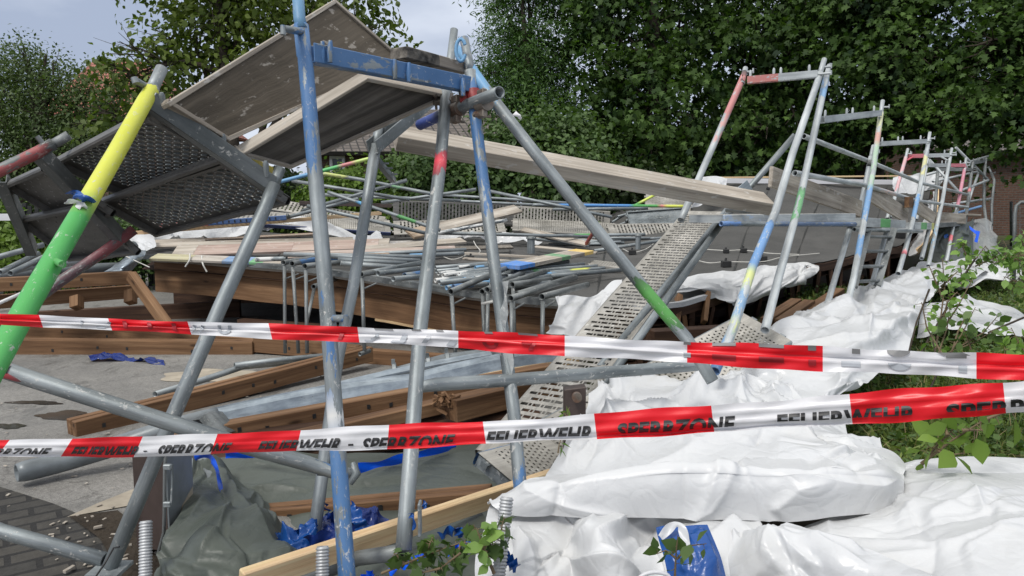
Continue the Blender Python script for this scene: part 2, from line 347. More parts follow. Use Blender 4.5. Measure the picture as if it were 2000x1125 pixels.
M['redtile'] = m_brick('red_roof_tiles', (.30, .10, .07), (.38, .15, .11), (.12, .05, .04), 1, .25, .33, 'uvw', .0, .03)
M['soil'] = m_plain('soil', (.038, .030, .022), .95, 0, .5, 5, .9, .2, 'pos', .03)
M['mulch'] = m_plain('grassy_soil', (.06, .065, .03), .95, 0, .5, 3, .9, .2, 'pos', .03)
M['grass'] = m_leaf('grass_blades', (.07, .11, .025), (.22, .28, .08), .3)
M['drygrass'] = m_leaf('dry_stalks', (.20, .16, .07), (.36, .29, .15), .3)
M['winglass'] = m_plain('dark_window_glass', (.05, .06, .07), .1, 0, .2)
M['whiteframe'] = m_plain('white_window_frame', (.7, .7, .7), .5, 0, .1)
M['puddle'] = m_plain('wet_puddle', (.045, .042, .038), .07, 0, .4, 3, .08, .6, 'pos')
M['concrete'] = m_plain('pale_concrete', (.33, .29, .23), .85, 0, .25, 6, .5, .3, 'pos')
BL = (.038, .140, .335); SKYB = (.13, .33, .56); GR = (.045, .32, .045); YE = (.60, .62, .03); RD = (.58, .06, .06); PK = (.60, .20, .20); WH = (.66, .66, .64); OR = (.75, .12, .04)
# ================================================================== setting
def sheet(name, pts, mat, kind='structure', cell=None, rot=0, **k):
    mb = MB(); ca, sa = math.cos(rot), math.sin(rot)
    mb.f([mb.v(p, (0, 0, 0, 0), (p[0]*ca+p[1]*sa, -p[0]*sa+p[1]*ca, p[2])) for p in pts]); return build(mb, name, mat, kind=kind, **k)
sheet('ground', [Vector((-300, -60, 0)), Vector((300, -60, 0)), Vector((300, 500, 0)), Vector((-300, 500, 0))], M['asphalt'])
def zt(p, z): return Vector((p.x, p.y, z))
sheet('paved_path', [Vector((-6, .2, .004)), zt(G(300, 1125), .004), zt(G(335, 1090), .004), zt(G(235, 1040), .004), zt(G(105, 985), .004), zt(G(0, 952), .004), zt(G(-900, 700), .004), Vector((-9, 3, .004))], M['pavers'], rot=.62)
sheet('soil_strip', [zt(G(135, 1012), .009), zt(G(230, 1000), .009), zt(G(290, 1050), .009), zt(G(420, 1130), .009), zt(G(250, 1150), .009), zt(G(195, 1055), .009)], M['soil'])
sheet('rear_lawn', [Vector((-60, 15.5, .008)), Vector((60, 15.5, .008)), Vector((60, 120, .008)), Vector((-60, 120, .008))], M['mulch'])
def blob(name, cx, cy, rx, ry, mat, z, seed, n=40):
    rr = random.Random(seed); pts = []; ph = [rr.random()*6 for _ in range(4)]
    for i in range(n):
        a = 2*math.pi*i/n; k = 1+.22*math.sin(2*a+ph[0])+.16*math.sin(3*a+ph[1])+.1*math.sin(7*a+ph[2])
        pts.append(zt(G(cx+rx*k*math.cos(a), cy+ry*k*math.sin(a)), z))
    return sheet(name, pts[::-1], mat)
blob('puddle', 70, 787, 45, 4, M['puddle'], .004, 1); blob('puddle', 120, 812, 48, 8, M['puddle'], .004, 5); blob('puddle', 15, 833, 28, 6, M['puddle'], .004, 3)
blob('concrete_patch', 440, 735, 110, 14, M['concrete'], .004, 4)
sheet('concrete_patch', [zt(G(130, 1012), .005), zt(G(330, 975), .005), zt(G(265, 955), .005), zt(G(190, 985), .005)][::-1], M['concrete'])
# grassy bank on the right
def bank_h(X, Y):
    e = .55+.10*Y+.35*math.sin(Y*.7)*.3
    return .34*smst(e, e+1.6, X) + .15*smst(4, 9, X) + .03*math.sin(X*3.1+Y)*math.sin(Y*2.3)*smst(e, e+1, X)
rows = []
for i in range(90):
    Y = .3+i*.28; rows.append([Vector((.3+j*.22+max(0, Y*.05), Y, bank_h(.3+j*.22+Y*.05, Y)+.012)) for j in range(70)])
mb = MB(); mb.grid(rows); build(mb, 'grass_bank', M['mulch'], kind='structure')

# ------------------------------------------------------------------ leaves
LEAF = {
 'round': (np.array([[0, 0, 0], [.5, .34, .06], [.62, .30, .05], [1, 0, -.08], [.62, -.30, .05], [.3, -.30, .05], [.3, .30, .05]])[[0, 6, 1, 3, 4, 5]], [(0, 5, 4, 3, 2, 1)]),
 'maple': (np.array([[0, 0, 0], [.10, .45, -.05], [.42, .22, .04], [.55, .52, -.06], [.68, .20, .03], [1, 0, -.1], [.68, -.20, .03], [.55, -.52, -.06], [.42, -.22, .04], [.10, -.45, -.05]]), [(0, 9, 8, 7, 6, 5, 4, 3, 2, 1)]),
 'quad': (np.array([[0, 0, 0], [.5, .28, .05], [1, 0, -.05], [.5, -.28, .05]]), [(0, 3, 2, 1)]),
 'long': (np.array([[0, 0, 0], [.35, .13, .03], [1, 0, -.12], [.35, -.13, .03]]), [(0, 3, 2, 1)]),
}
def leaves_mesh(name, pos, size, kind, mat, out_dir=None, up=.7, rng=RNG, droop=.25):
    T, F = LEAF[kind]; n = len(pos); k = len(T)
    nrm = rng.normal(size=(n, 3))*(1-up); nrm[:, 2] += up
    if out_dir is not None: nrm += out_dir*.45
    nrm /= np.linalg.norm(nrm, axis=1)[:, None]
    a = rng.normal(size=(n, 3)); 
    if out_dir is not None: a += out_dir*1.2
    a[:, 2] -= droop*2
    x = a-nrm*(a*nrm).sum(1)[:, None]; x /= np.linalg.norm(x, axis=1)[:, None]; y = np.cross(nrm, x)
    s = size*(.6+.8*rng.random(n))
    V = pos[:, None, :]+s[:, None, None]*(T[None, :, 0, None]*x[:, None, :]+T[None, :, 1, None]*y[:, None, :]+T[None, :, 2, None]*nrm[:, None, :])
    V = V.reshape(-1, 3).astype(np.float32)
    return V, n, k, F
def mesh_np(name, V, loops, sizes, mat, org):
    me = bpy.data.meshes.new(name); V = V-np.array(org, dtype=np.float32)
    me.vertices.add(len(V)); me.vertices.foreach_set('co', V.ravel())
    me.loops.add(len(loops)); me.loops.foreach_set('vertex_index', loops.astype(np.int32))
    st = np.concatenate([[0], np.cumsum(sizes)[:-1]]).astype(np.int32)
    me.polygons.add(len(sizes)); me.polygons.foreach_set('loop_start', st)
    try: me.polygons.foreach_set('loop_total', sizes.astype(np.int32))
    except Exception: pass
    me.materials.append(mat); me.update(calc_edges=True); me.validate()
    return me
def leaf_obj(name, pos, size, shape, mat, parent=None, out_dir=None, up=.7, droop=.25, rng=RNG, **k):
    pos = np.asarray(pos, dtype=np.float64)
    V, n, kk, F = leaves_mesh(name, pos, size, shape, mat, out_dir, up, rng, droop)
    per = np.concatenate([np.array(f) for f in F]); loops = (np.arange(n)[:, None]*kk+per[None, :]).ravel(); sizes = np.tile([len(f) for f in F], n)
    org = ORG[parent.name] if parent is not None else Vector([float(x) for x in (V[:, 0].mean(), V[:, 1].mean(), V[:, 2].min())])
    me = mesh_np(name, V, loops, sizes, mat, org); o = bpy.data.objects.new(name, me); COL.objects.link(o)
    if parent is not None: o.parent = parent; ORG[o.name] = org
    else: o.location = org; ORG[o.name] = org; setp(o, **k)
    return o
def crown_points(blobs, ncl, per, cs, rng, flat=.45, shell=.55):
    """leaf clumps (sprays) spread through ellipsoids"""
    vol = np.array([b[1][0]*b[1][1]*b[1][2] for b in blobs])**.75; pr = vol/vol.sum(); pts = []; outs = []
    for bi in rng.choice(len(blobs), ncl, p=pr):
        c, r = blobs[bi]; d = rng.normal(size=3); d /= np.linalg.norm(d); rad = shell+(1-shell)*rng.random()**.5
        if rng.random() < .25: rad *= rng.random()
        cc = np.array(c)+d*np.array(r)*rad*(1+.10*rng.normal())
        k = int(per*(.5+rng.random())); s = cs*(.6+.8*rng.random())
        q = rng.normal(size=(k, 3))*np.array([s, s, s*flat]); q[:, 2] -= (q[:, 0]**2+q[:, 1]**2)/(s*3+1e-6)
        pts.append(cc+q); o = d*np.array([1, 1, .5]); outs.append(np.tile(o, (k, 1))+q/s*.25)
    return np.concatenate(pts), np.concatenate(outs)
def tree(name, label, cat, base, blobs_px, ncl, per, cs, size, kind, mat, trunk_r=.2, group=None, seed=1, up=.6, fork=.45, flat=.45, shell=.55, lean=(0, 0), depth_k=1.0, droop=.25):
    rng = np.random.default_rng(seed); blobs = []
    for (x, y, d, rx, ry) in blobs_px:
        c = P(x, y, d); blobs.append((tuple(c), (rx/FPX*d, (rx+ry)/2/FPX*d*depth_k, ry/FPX*d)))
    base = Vector(base); t = thing(name, label, cat, base, group)
    cen = Vector(np.mean([b[0] for b in blobs], axis=0)); top = max(b[0][2] for b in blobs)
    mb = MB(); h = max(1.0, (top-base.z)); fz = base+Vector((lean[0], lean[1], h*fork)); ctr = Vector((cen.x, cen.y, top))
    mb.tube([base-Vector((0, 0, .1)), base.lerp(fz, .5)+Vector((.03*h*math.sin(seed), 0, 0)), fz, fz.lerp(ctr, .5), ctr], [trunk_r*1.25, trunk_r, trunk_r*.8, trunk_r*.5, trunk_r*.12], 9, hollow=False)
    for i, (c, r) in enumerate(blobs):
        c = Vector(c); f = .35+.6*rng.random(); st = base.lerp(fz, .7+.3*rng.random()) if i % 2 else fz.lerp(ctr, .5*rng.random())
        mid = st.lerp(c, .5)+Vector((0, 0, .12*(c-st).length)); mb.tube([st, mid, c], [trunk_r*.45, trunk_r*.28, trunk_r*.1], 7, hollow=False)
        for k in range(7):
            d = Vector(rng.normal(size=3)).normalized(); e = c+Vector((d.x*r[0], d.y*r[1], d.z*r[2]))*.9; s2 = mid.lerp(c, rng.random())
            m2 = s2.lerp(e, .5)+Vector((0, 0, .05)); mb.tube([s2, m2, e], [trunk_r*.14, trunk_r*.09, trunk_r*.03], 5, hollow=False)
            for q in range(3):
                e2 = m2.lerp(e, rng.random())+Vector(rng.normal(size=3))*r[0]*.22; mb.tube([m2, e2], [trunk_r*.06, trunk_r*.02], 4, hollow=False)
    build(mb, 'trunk', M['bark'], t)
    pts, outs = crown_points(blobs, ncl, per, cs, rng, flat, shell)
    leaf_obj('crown', pts, size, kind, mat, t, outs, up, droop, rng); return t
def gpt(x, d): 
    p = P(x, 500, d); return Vector((p.x, p.y, 0))
# trees
tree('dense_tree', 'dense small-leaved green tree filling the upper left corner', 'tree', gpt(60, 19), [(50, 205, 19, 95, 115), (130, 245, 18.6, 95, 100), (-70, 210, 19, 130, 150), (40, 330, 18.5, 150, 110), (180, 300, 18, 70, 80), (-30, 120, 19.5, 60, 60), (60, 130, 19, 45, 50), (165, 180, 18.8, 60, 60), (215, 260, 18.6, 50, 70), (225, 190, 18.4, 55, 60), (120, 150, 18.6, 45, 40)], 1500, 30, .20, .085, 'quad', M['l_dense'], .22, seed=3, up=.45, flat=.9, fork=.35)
tree('walnut_tree', 'airy large-leaved tree with sky gaps behind the dirty wooden deck panels', 'tree', gpt(470, 13), [(290, 130, 12.5, 95, 60), (380, 90, 13, 110, 90), (480, 30, 13.2, 140, 110), (620, 10, 13.4, 130, 110), (730, 50, 13.4, 65, 65), (300, 210, 12.6, 70, 45), (420, -80, 13, 200, 100), (230, 120, 12.4, 50, 30), (520, 150, 13, 120, 60), (200, 230, 12.6, 60, 45)], 600, 20, .20, .11, 'round', M['l_lime'], .16, seed=8, up=.45, shell=.35, fork=.3, droop=.5)
tree('ash_tree', 'feathery fine-leaved tree left of the dark maples', 'tree', gpt(1040, 19), [(1000, 60, 19, 60, 90), (990, 170, 18.7, 75, 60), (1060, 120, 19, 70, 110), (1030, -60, 19, 100, 90), (1050, 230, 19, 90, 60), (960, 130, 18.6, 35, 30)], 520, 60, .26, .13, 'long', M['l_ash'], .18, seed=12, up=.5, shell=.4, flat=.35, fork=.35)
GM = 'big dark maples along the right'
tree('maple_tree', 'dark maple standing beside the feathery fine-leaved tree', 'tree', gpt(1290, 20), [(1215, 90, 19, 110, 120), (1300, 200, 18.5, 130, 110), (1190, 230, 19.5, 90, 90), (1330, 30, 19.5, 130, 120), (1260, 310, 18.5, 120, 70), (1240, -80, 20, 190, 110), (1160, 30, 19.2, 50, 70), (1380, 300, 18.2, 80, 60)], 330, 58, .40, .15, 'maple', M['l_maple'], .28, GM, seed=21, flat=.22, shell=.35, droop=.4, up=.4)
tree('maple_tree', 'dark maple with leaning limbs behind the tall pair of scaffold posts', 'tree', gpt(1560, 21), [(1460, 110, 19, 110, 120), (1560, 60, 19.5, 130, 120), (1470, 260, 18.3, 110, 80), (1600, 230, 19, 100, 80), (1500, -80, 20, 200, 110), (1530, 180, 20, 120, 110), (1620, 320, 19, 90, 60)], 300, 58, .40, .15, 'maple', M['l_maple'], .34, GM, seed=22, flat=.22, shell=.35, droop=.4, up=.4, lean=(.6, 0))
tree('maple_tree', 'dark maple with layered sprays above the mid scaffold frames', 'tree', gpt(1700, 18), [(1750, 110, 16.5, 130, 90), (1690, 30, 17, 140, 110), (1800, 210, 16, 120, 60), (1720, 200, 17, 100, 80), (1760, -90, 17, 200, 110), (1870, 250, 16, 90, 40), (1860, 90, 16.5, 100, 90)], 330, 58, .38, .135, 'maple', M['l_maple'], .34, GM, seed=23, flat=.15, shell=.35, up=.5, droop=.5)
tree('maple_tree', 'dark maple reaching in from the upper right corner', 'tree', gpt(2080, 16), [(1960, 70, 14.5, 110, 100), (2040, 180, 14.5, 110, 100), (1930, 180, 14.5, 90, 60), (2050, -60, 15, 180, 110), (1980, 260, 14.5, 80, 35), (2120, 60, 15, 130, 130)], 270, 58, .36, .125, 'maple', M['l_maple'], .30, GM, seed=24, flat=.15, shell=.35, up=.5, droop=.5)
# shrubs
GS = 'shrubs behind the collapsed roof'
def bush(label, blobs, ncl, per, size, kind, mat, seed, cs=.18, group=GS, name='shrub', up=.5):
    x, _, d = blobs[0][:3]; return tree(name, label, 'shrub', gpt(x, d), blobs, ncl, per, cs, size, kind, mat, .035, group, seed, up=up, flat=.8, fork=.3)
bush('light green leafy shrub right of the bound blue post, under the feathery tree', [(1060, 270, 14, 90, 60), (990, 300, 14, 70, 60), (1110, 330, 13.6, 90, 60), (1130, 250, 14, 40, 30)], 520, 26, .10, 'round', M['l_bush'], 31)
bush('mid green shrub behind the red-taped post, above the far decks', [(830, 340, 13.5, 80, 55), (920, 350, 13.5, 60, 50), (790, 350, 13.8, 40, 40)], 420, 26, .09, 'round', M['l_bush'], 32)
bush('lime green shrub below the brown house window', [(690, 360, 13.6, 60, 28), (640, 380, 13.5, 60, 30), (740, 385, 13.4, 50, 30)], 360, 26, .08, 'round', M['l_bright'], 33)
bush('dark shrub behind the weathered plank right of the light green one', [(1200, 375, 14, 110, 50), (1300, 380, 14.4, 70, 35)], 420, 26, .10, 'round', M['l_dark'], 34)
bush('dark shrub left of the lime green one, behind the blue tube', [(560, 385, 14, 60, 40), (510, 390, 14, 50, 50)], 260, 26, .08, 'quad', M['l_dark'], 35)
bush('bright yellow-green shrub by the slatted fence at the left edge', [(10, 470, 11.5, 80, 50), (-60, 450, 11.5, 60, 60), (90, 480, 11.6, 60, 40)], 420, 26, .08, 'round', M['l_bright'], 36)
bush('mid green shrub seen under the slotted steel decks', [(180, 470, 12.4, 90, 55), (280, 460, 12.6, 70, 40), (390, 450, 12.6, 60, 30)], 420, 26, .08, 'quad', M['l_bush'], 37)
# hedge and far wood as masses
def mass(name, label, x0, x1, d, y0, y1, n, size, mat, seed, shape='round'):
    rng = np.random.default_rng(seed); a = gpt(x0, d); b = gpt(x1, d); f = rng.random(n)
    top = CAMH+d*((CY-y0)/FPX-math.tan(PITCH)); w = .5+.5*np.sin(f*37+seed)*np.cos(f*91)
    z = rng.random(n)**.8*top*(.82+.18*w); X = a.x+(b.x-a.x)*f; Y = a.y+rng.normal(size=n)*.45
    o = leaf_obj(name, np.stack([X, Y, z], 1), size, shape, mat, None, np.tile(np.array([0, -1, .2]), (n, 1)), .4, label=label, cat='hedge' if 'hedge' in name else 'wood', kind='stuff'); return o
mass('hedge', 'dark green hedge running behind the collapsed building', -500, 1700, 16.5, 395, 0, 52000, .13, M['l_dark'], 41)
mass('far_wood', 'dark mass of trees closing the view behind the maples', 1050, 2700, 30, 240, 0, 40000, .34, M['l_dark'], 42, 'maple')
mass('far_wood', 'dark mass of garden trees behind the houses on the left', -700, 700, 40, 330, 0, 9000, .45, M['l_dark'], 43, 'maple')

# ------------------------------------------------------------------ houses and fences
def quad_uv(mb, a, b, c, d, m=0):
    ux = (b-a).length; uy = (d-a).length; r = random.random()*3
    mb.f([mb.v(a, (0,)*4, (r, 0, 0)), mb.v(b, (0,)*4, (r+ux, 0, 0)), mb.v(c, (0,)*4, (r+ux, uy, 0)), mb.v(d, (0,)*4, (r, uy, 0))], m)
def house(label, xa, xb, d, depth, ye, yr, roofmat, wallmat, windows, gl=0.0, gr=0.0, name='house', slant=0):
    za = CAMH+d*((CY-ye)/FPX-math.tan(PITCH)); zr = CAMH+(d+depth/2)*((CY-yr)/FPX-math.tan(PITCH))
    A = gpt(xa, d); B = gpt(xb, d); B.y += slant; h = thing(name, label, name.replace('_', ' '), A.lerp(B, .5))
    up = Vector((0, 0, za)); bk = Vector((0, depth, 0)); mb = MB()
    quad_uv(mb, A, B, B+up, A+up); quad_uv(mb, B, B+bk, B+bk+up, B+up); quad_uv(mb, A+bk, A, A+up, A+bk+up); quad_uv(mb, B+bk, A+bk, A+bk+up, B+bk+up)
    if gl == 0 and gr == 0:
        for s, e in ((A, 1), (B, -1)): mb.poly([s+up, s+bk+up, s+bk/2+Vector((0, 0, zr))])
    build(mb, 'wall', wallmat, h)
    mb = MB(); o = Vector((-.35 if gl == 0 else -.4, -.45, -.12)); o2 = Vector((.4, -.45, -.12)); rA = A+bk/2+Vector((gl, 0, zr)); rB = B+bk/2+Vector((-gr, 0, zr))
    dx = .4 if gl == 0 else 0
    if gl == 0: rA = rA-Vector((.35, 0, 0))
    if gr == 0: rB = rB+Vector((.4, 0, 0))
    eA, eB = A+up+o, B+up+o2; fA = A+up+bk+Vector((o.x, .45, -.12)); fB = B+up+bk+Vector((.4, .45, -.12))
    quad_uv(mb, eA, eB, rB, rA); quad_uv(mb, fB, fA, rA, rB)
    if gl: mb.f([mb.v(p) for p in (fA, eA, rA)])
    if gr: mb.f([mb.v(p) for p in (eB, fB, rB)])
    build(mb, 'roof', roofmat, h, solid=.14)
    for (x0, x1, y0, y1) in windows:
        p0 = gpt(x0, d); p1 = gpt(x1, d); zb = CAMH+d*((CY-y1)/FPX-math.tan(PITCH)); zt_ = CAMH+d*((CY-y0)/FPX-math.tan(PITCH)); c = Vector(((p0.x+p1.x)/2, p0.y+slant*.5-.03, (zb+zt_)/2)); w = abs(p1.x-p0.x); hh = zt_-zb
        mb = MB(); 
        for s in (-1, 1):
            mb.box(c+Vector((s*w/2, 0, 0)), Vector((.05, 0, 0)), Vector((0, .05, 0)), Vector((0, 0, hh/2))); mb.box(c+Vector((0, 0, s*(hh/2+.05))), Vector((w/2+.05, 0, 0)), Vector((0, .05, 0)), Vector((0, 0, .05)))
        fr = build(mb, 'window', M['whiteframe'], h); mb = MB(); mb.box(c+Vector((0, .02, 0)), Vector((w/2-.05, 0, 0)), Vector((0, .01, 0)), Vector((0, 0, hh/2))); build(mb, 'pane', M['winglass'], fr)
    return h
house('low house with brown tiled roof behind the shrubs, left of the red-taped post', 610, 1010, 27, 7, 297, 222, M['rooftile'], M['wallbrick'], [(652, 676, 312, 342), (770, 792, 310, 340)], gl=2.2, gr=1.0)
house('house with red tiled roof glimpsed between the two leftmost trees', 110, 330, 33, 9, 235, 132, M['redtile'], M['wallbrick'], [], gl=0, gr=3.0)
house('dark brick building at the far right edge behind the tall frames', 1835, 2500, 24, 9, 296, 236, M['rooftile'], M['wallbrick'], [], name='brick_building')
def slat_fence(label, x0, x1, d0, d1, h, mat, gap=.11, name='slat_fence'):
    A = gpt(x0, d0); B = gpt(x1, d1); f = thing(name, label, 'fence', A.lerp(B, .5)); mb = MB(); n = int((B-A).length/gap)
    for i in range(n+1):
        p = A.lerp(B, i/n); mb.box(p+Vector((0, 0, h/2)), Vector((0, 0, h/2)), (B-A).normalized()*.03, Vector((0, .01, 0)))
    build(mb, 'pickets', mat, f); mb = MB()
    for z in (.25, h-.12): mb.beam(A+Vector((0, .03, z)), B+Vector((0, .03, z)), .03, .04)
    build(mb, 'rail', mat, f)
    for i in range(0, n+1, 18):
        p = A.lerp(B, i/n); mb = MB(); mb.box(p+Vector((0, .06, h/2)), Vector((0, 0, h/2+.05)), Vector((.04, 0, 0)), Vector((0, .03, 0))); build(mb, 'post', mat, f)
    return f
slat_fence('black upright slat fence at the left edge behind the yellow-green shrub', -200, 330, 12.6, 13.2, 1.42, M['black'])
mb = MB(); mb.beam(P(-60, 424, 9.8), P(30, 424, 9.8), .04, .09); build(mb, 'barrier_board', M['tape_w'], label='white barrier board end at the left edge under the steel decks', cat='barrier')
# mesh site fence post at right edge
f = thing('site_fence_panel', 'grey tubular site fence panel with rounded corner at the right edge', 'fence', gpt(1990, 9)); mb = MB()
pts = [P(1980, 560, 9), P(1982, 420, 9), P(1985, 402, 9), P(1993, 395, 9), P(2060, 393, 9), P(2200, 392, 9)]
mb.tube(pts, .021, 10); mb.tube([P(1990, 545, 9), P(2200, 545, 9)], .021, 8); build(mb, 'frame', M['galv_dark'], f)
mb = MB()
for i in range(16):
    x = 1992+i*12; mb.tube([P(x, 398, 9), P(x, 545, 9)], .0025, 4, hollow=False)
for i in range(9): mb.tube([P(1984, 405+i*17, 9), P(2200, 405+i*17, 9)], .0025, 4, hollow=False)
build(mb, 'wire_mesh', M['galv_dark'], f)
mb = MB(); mb.tube([G(1975, 520), P(1975, 395, 16)], .03, 8); build(mb, 'fence_post', M['galv_dark'], label='thin grey post in front of the dark brick building', cat='post')
# ================================================================== interpolation and cloth
def crom(rows, nu, nv):
    """Catmull-Rom surface through rows of points -> nu x nv grid of np points"""
    A = np.array([[list(p) for p in r] for r in rows], dtype=float)
    def cr(A, n, axis):
        A = np.moveaxis(A, axis, 0); m = A.shape[0]
        if m == 2: E = np.concatenate([[2*A[0]-A[1]], A, [2*A[1]-A[0]]])
        else: E = np.concatenate([[2*A[0]-A[1]], A, [2*A[-1]-A[-2]]])
        t = np.linspace(0, m-1-1e-9, n); i = t.astype(int); f = (t-i).reshape((-1,)+(1,)*(A.ndim-1))
        p0, p1, p2, p3 = E[i], E[i+1], E[i+2], E[i+3]
        r = .5*((2*p1)+(-p0+p2)*f+(2*p0-5*p1+4*p2-p3)*f**2+(-p0+3*p1-3*p2+p3)*f**3)
        return np.moveaxis(r, 0, axis)
    return cr(cr(A, nu, 0), nv, 1)
def crumple(Q, amp, freq, seed, octs=9):
    r = np.random.default_rng(seed); W_ = Q.copy()
    for k in range(3):
        n = r.normal(size=3)*freq*.4; W_ += (np.sin(Q@n+r.random()*6)*.07/freq)[..., None]*r.normal(size=3)
    H = np.zeros(Q.shape[:-1])
    for k in range(octs):
        f = freq*(1.0*1.42**(k*.62)); n = r.normal(size=3); n /= np.linalg.norm(n); ph = r.random()*9
        x = (W_@n)*f+ph; tri = np.abs((x % 1)-.5)*2
        m = .5+.5*np.sin(Q@(r.normal(size=3)*freq*.8)+r.random()*6); H += (tri-.5)*m*amp*(freq/f)**.9*.85
    return H
def gridn(Q):
    du = np.gradient(Q, axis=0); dv = np.gradient(Q, axis=1); n = np.cross(dv, du); n /= (np.linalg.norm(n, axis=-1)[..., None]+1e-9); return n
def creases(Q, seed, npinch=4, nline=7, wid=.03, amp=.6, lines=(), spread=math.pi, ang=None, nlong=10):
    """heights of sharp tension folds: bundles radiating from pinch points, long single folds, and traced ones (pixel polylines)"""
    r = np.random.default_rng(seed); nu, nv = Q.shape[:2]
    su = np.concatenate([[0], np.cumsum(np.linalg.norm(np.diff(Q, axis=0), axis=-1).mean(1))]); sv = np.concatenate([[0], np.cumsum(np.linalg.norm(np.diff(Q, axis=1), axis=-1).mean(0))])
    S = np.stack(np.broadcast_arrays(sv[None, :], su[:, None]), -1); Lx, Ly = sv[-1], su[-1]; H = np.zeros(Q.shape[:2])
    def ridge(S, pts, a, w1, w2, taper=(.15, .35)):
        best = np.full(S.shape[:2], 1e9); side = np.zeros(S.shape[:2]); prm = np.zeros(S.shape[:2]); n = len(pts)-1
        for k in range(n):
            A, B = np.array(pts[k]), np.array(pts[k+1]); d = B-A; L2 = (d*d).sum()+1e-12; t = np.clip(((S-A)@d)/L2, 0, 1); q = S-(A+t[..., None]*d); ds = np.sqrt((q*q).sum(-1)); m = ds < best
            best = np.where(m, ds, best); cr = q[..., 0]*d[1]-q[..., 1]*d[0]; side = np.where(m, cr, side); prm = np.where(m, (k+t)/n, prm)
        w = np.where(side > 0, w1, w2)*(.35+.65*prm if taper[0] < .01 else 1); tp = np.clip(prm/max(taper[0], 1e-3), 0, 1)*np.clip((1-prm)/taper[1], 0, 1); tp = tp*tp*(3-2*tp)
        return a*np.exp(-best/w)*tp
    D = max(Lx, Ly)
    for _ in range(npinch):
        c = np.array([r.random()*Lx, r.random()*Ly]); a0 = (ang if ang is not None else r.random()*6.3)
        for k in range(nline):
            th = a0+spread*(r.random()-.5)*2; l = D*(.12+.3*r.random()); w = wid*(.5+r.random()); b = (r.random()-.5)*.5; m = c+np.array([math.cos(th+b), math.sin(th+b)])*l*.5; e = c+np.array([math.cos(th), math.sin(th)])*l
            H += ridge(S, [c, m, e], amp*w*(1 if r.random() < .65 else -1), w*.35, w, (.08, .5))
    for _ in range(nlong):
        th = (ang if ang is not None else r.random()*6.3)+(r.random()-.5)*1.0; c = np.array([r.random()*Lx, r.random()*Ly]); l = D*(.25+.4*r.random()); w = wid*(.8+1.6*r.random()); d = np.array([math.cos(th), math.sin(th)]); o = np.array([-d[1], d[0]])*l*.12*(r.random()-.5)
        H += ridge(S, [c-d*l/2, c+o, c+d*l/2], amp*w*(1 if r.random() < .6 else -1), w*.3, w*1.2)
    if lines:
        rel = Q-np.array(CAM); dd = rel@np.array(FW); X = np.stack([CX+FPX*(rel@np.array(RT))/dd, CY-FPX*(rel@np.array(UP))/dd], -1); sc = float(dd.mean())/FPX
        for (pts, a, w1, w2) in lines: H += ridge(X*sc, [(x*sc, y*sc) for x, y in pts], a, w1, w2)
    return H
def cloth(name, label, rows, nu, nv, amp, freq, seed, mat, cat='sheeting', group=None, parent=None, edge=.1, smooth=True, plabel=None, px=True, octs=9, cr=None, lines=()):
    R = [[P(*p) if px else Vector(p) for p in r] for r in rows]
    Q = crom(R, nu, nv); n = gridn(Q); size = float(np.linalg.norm(Q[0, 0]-Q[-1, -1])); c = dict(npinch=4, nline=7, wid=.022*max(.6, size), amp=.75, nlong=9); c.update(cr or {})
    H = crumple(Q, amp*.45, freq, seed, 4)+creases(Q, seed, lines=lines, **c); b0 = np.array(CAM)-Q; H *= np.where((n*b0).sum(-1) > 0, 1, -1)
    u = np.linspace(0, 1, nu)[:, None]; v = np.linspace(0, 1, nv)[None, :]
    Q = Q+n*H[..., None]
    # torn, wavy borders
    w = crumple(Q, amp*edge*3, freq*1.2, seed+5, 4); Q[0] += (Q[0]-Q[1])/(np.linalg.norm(Q[0]-Q[1], axis=-1)[:, None]+1e-6)*w[0][:, None]; Q[-1] += (Q[-1]-Q[-2])/(np.linalg.norm(Q[-1]-Q[-2], axis=-1)[:, None]+1e-6)*w[-1][:, None]
    mb = MB(); mb.grid([[Vector(Q[i, j]) for j in range(nv)] for i in range(nu)], sm=smooth)
    return build(mb, name, mat, parent, label=label, cat=cat, group=group, plabel=plabel)
def strip(name, label, pts, width, mat, cat, seed=1, n=40, amp=.01, group=None, wdir=None, parent=None):
    """crumpled ribbon along pts (px) with given width (m)"""
    A = np.array([list(P(*p)) for p in pts]); C = crom([A, A], 2, n)[0]; r = random.Random(seed); ph = r.random()*6; rows = []
    for i in range(n):
        t = (C[min(i+1, n-1)]-C[max(i-1, 0)]); t /= np.linalg.norm(t)+1e-9; a = ph+math.sin(i*.22+ph)*.5
        wv = np.array(wdir) if wdir else np.cross(t, np.array([math.sin(a)*.5, -1, math.cos(a)*.5])); wv /= np.linalg.norm(wv)
        nn = np.cross(t, wv); wd = width*(.8+.25*math.sin(i*.5+ph)); rows.append([Vector(C[i]+wv*wd*k*(1 if i < n-2 else .6)+nn*amp*math.sin(i*.45+k*4+ph)) for k in (-.5, -.2, .1, .3, .5)])
    mb = MB(); mb.grid(rows); return build(mb, name, mat, parent, label=label, cat=cat, group=group)

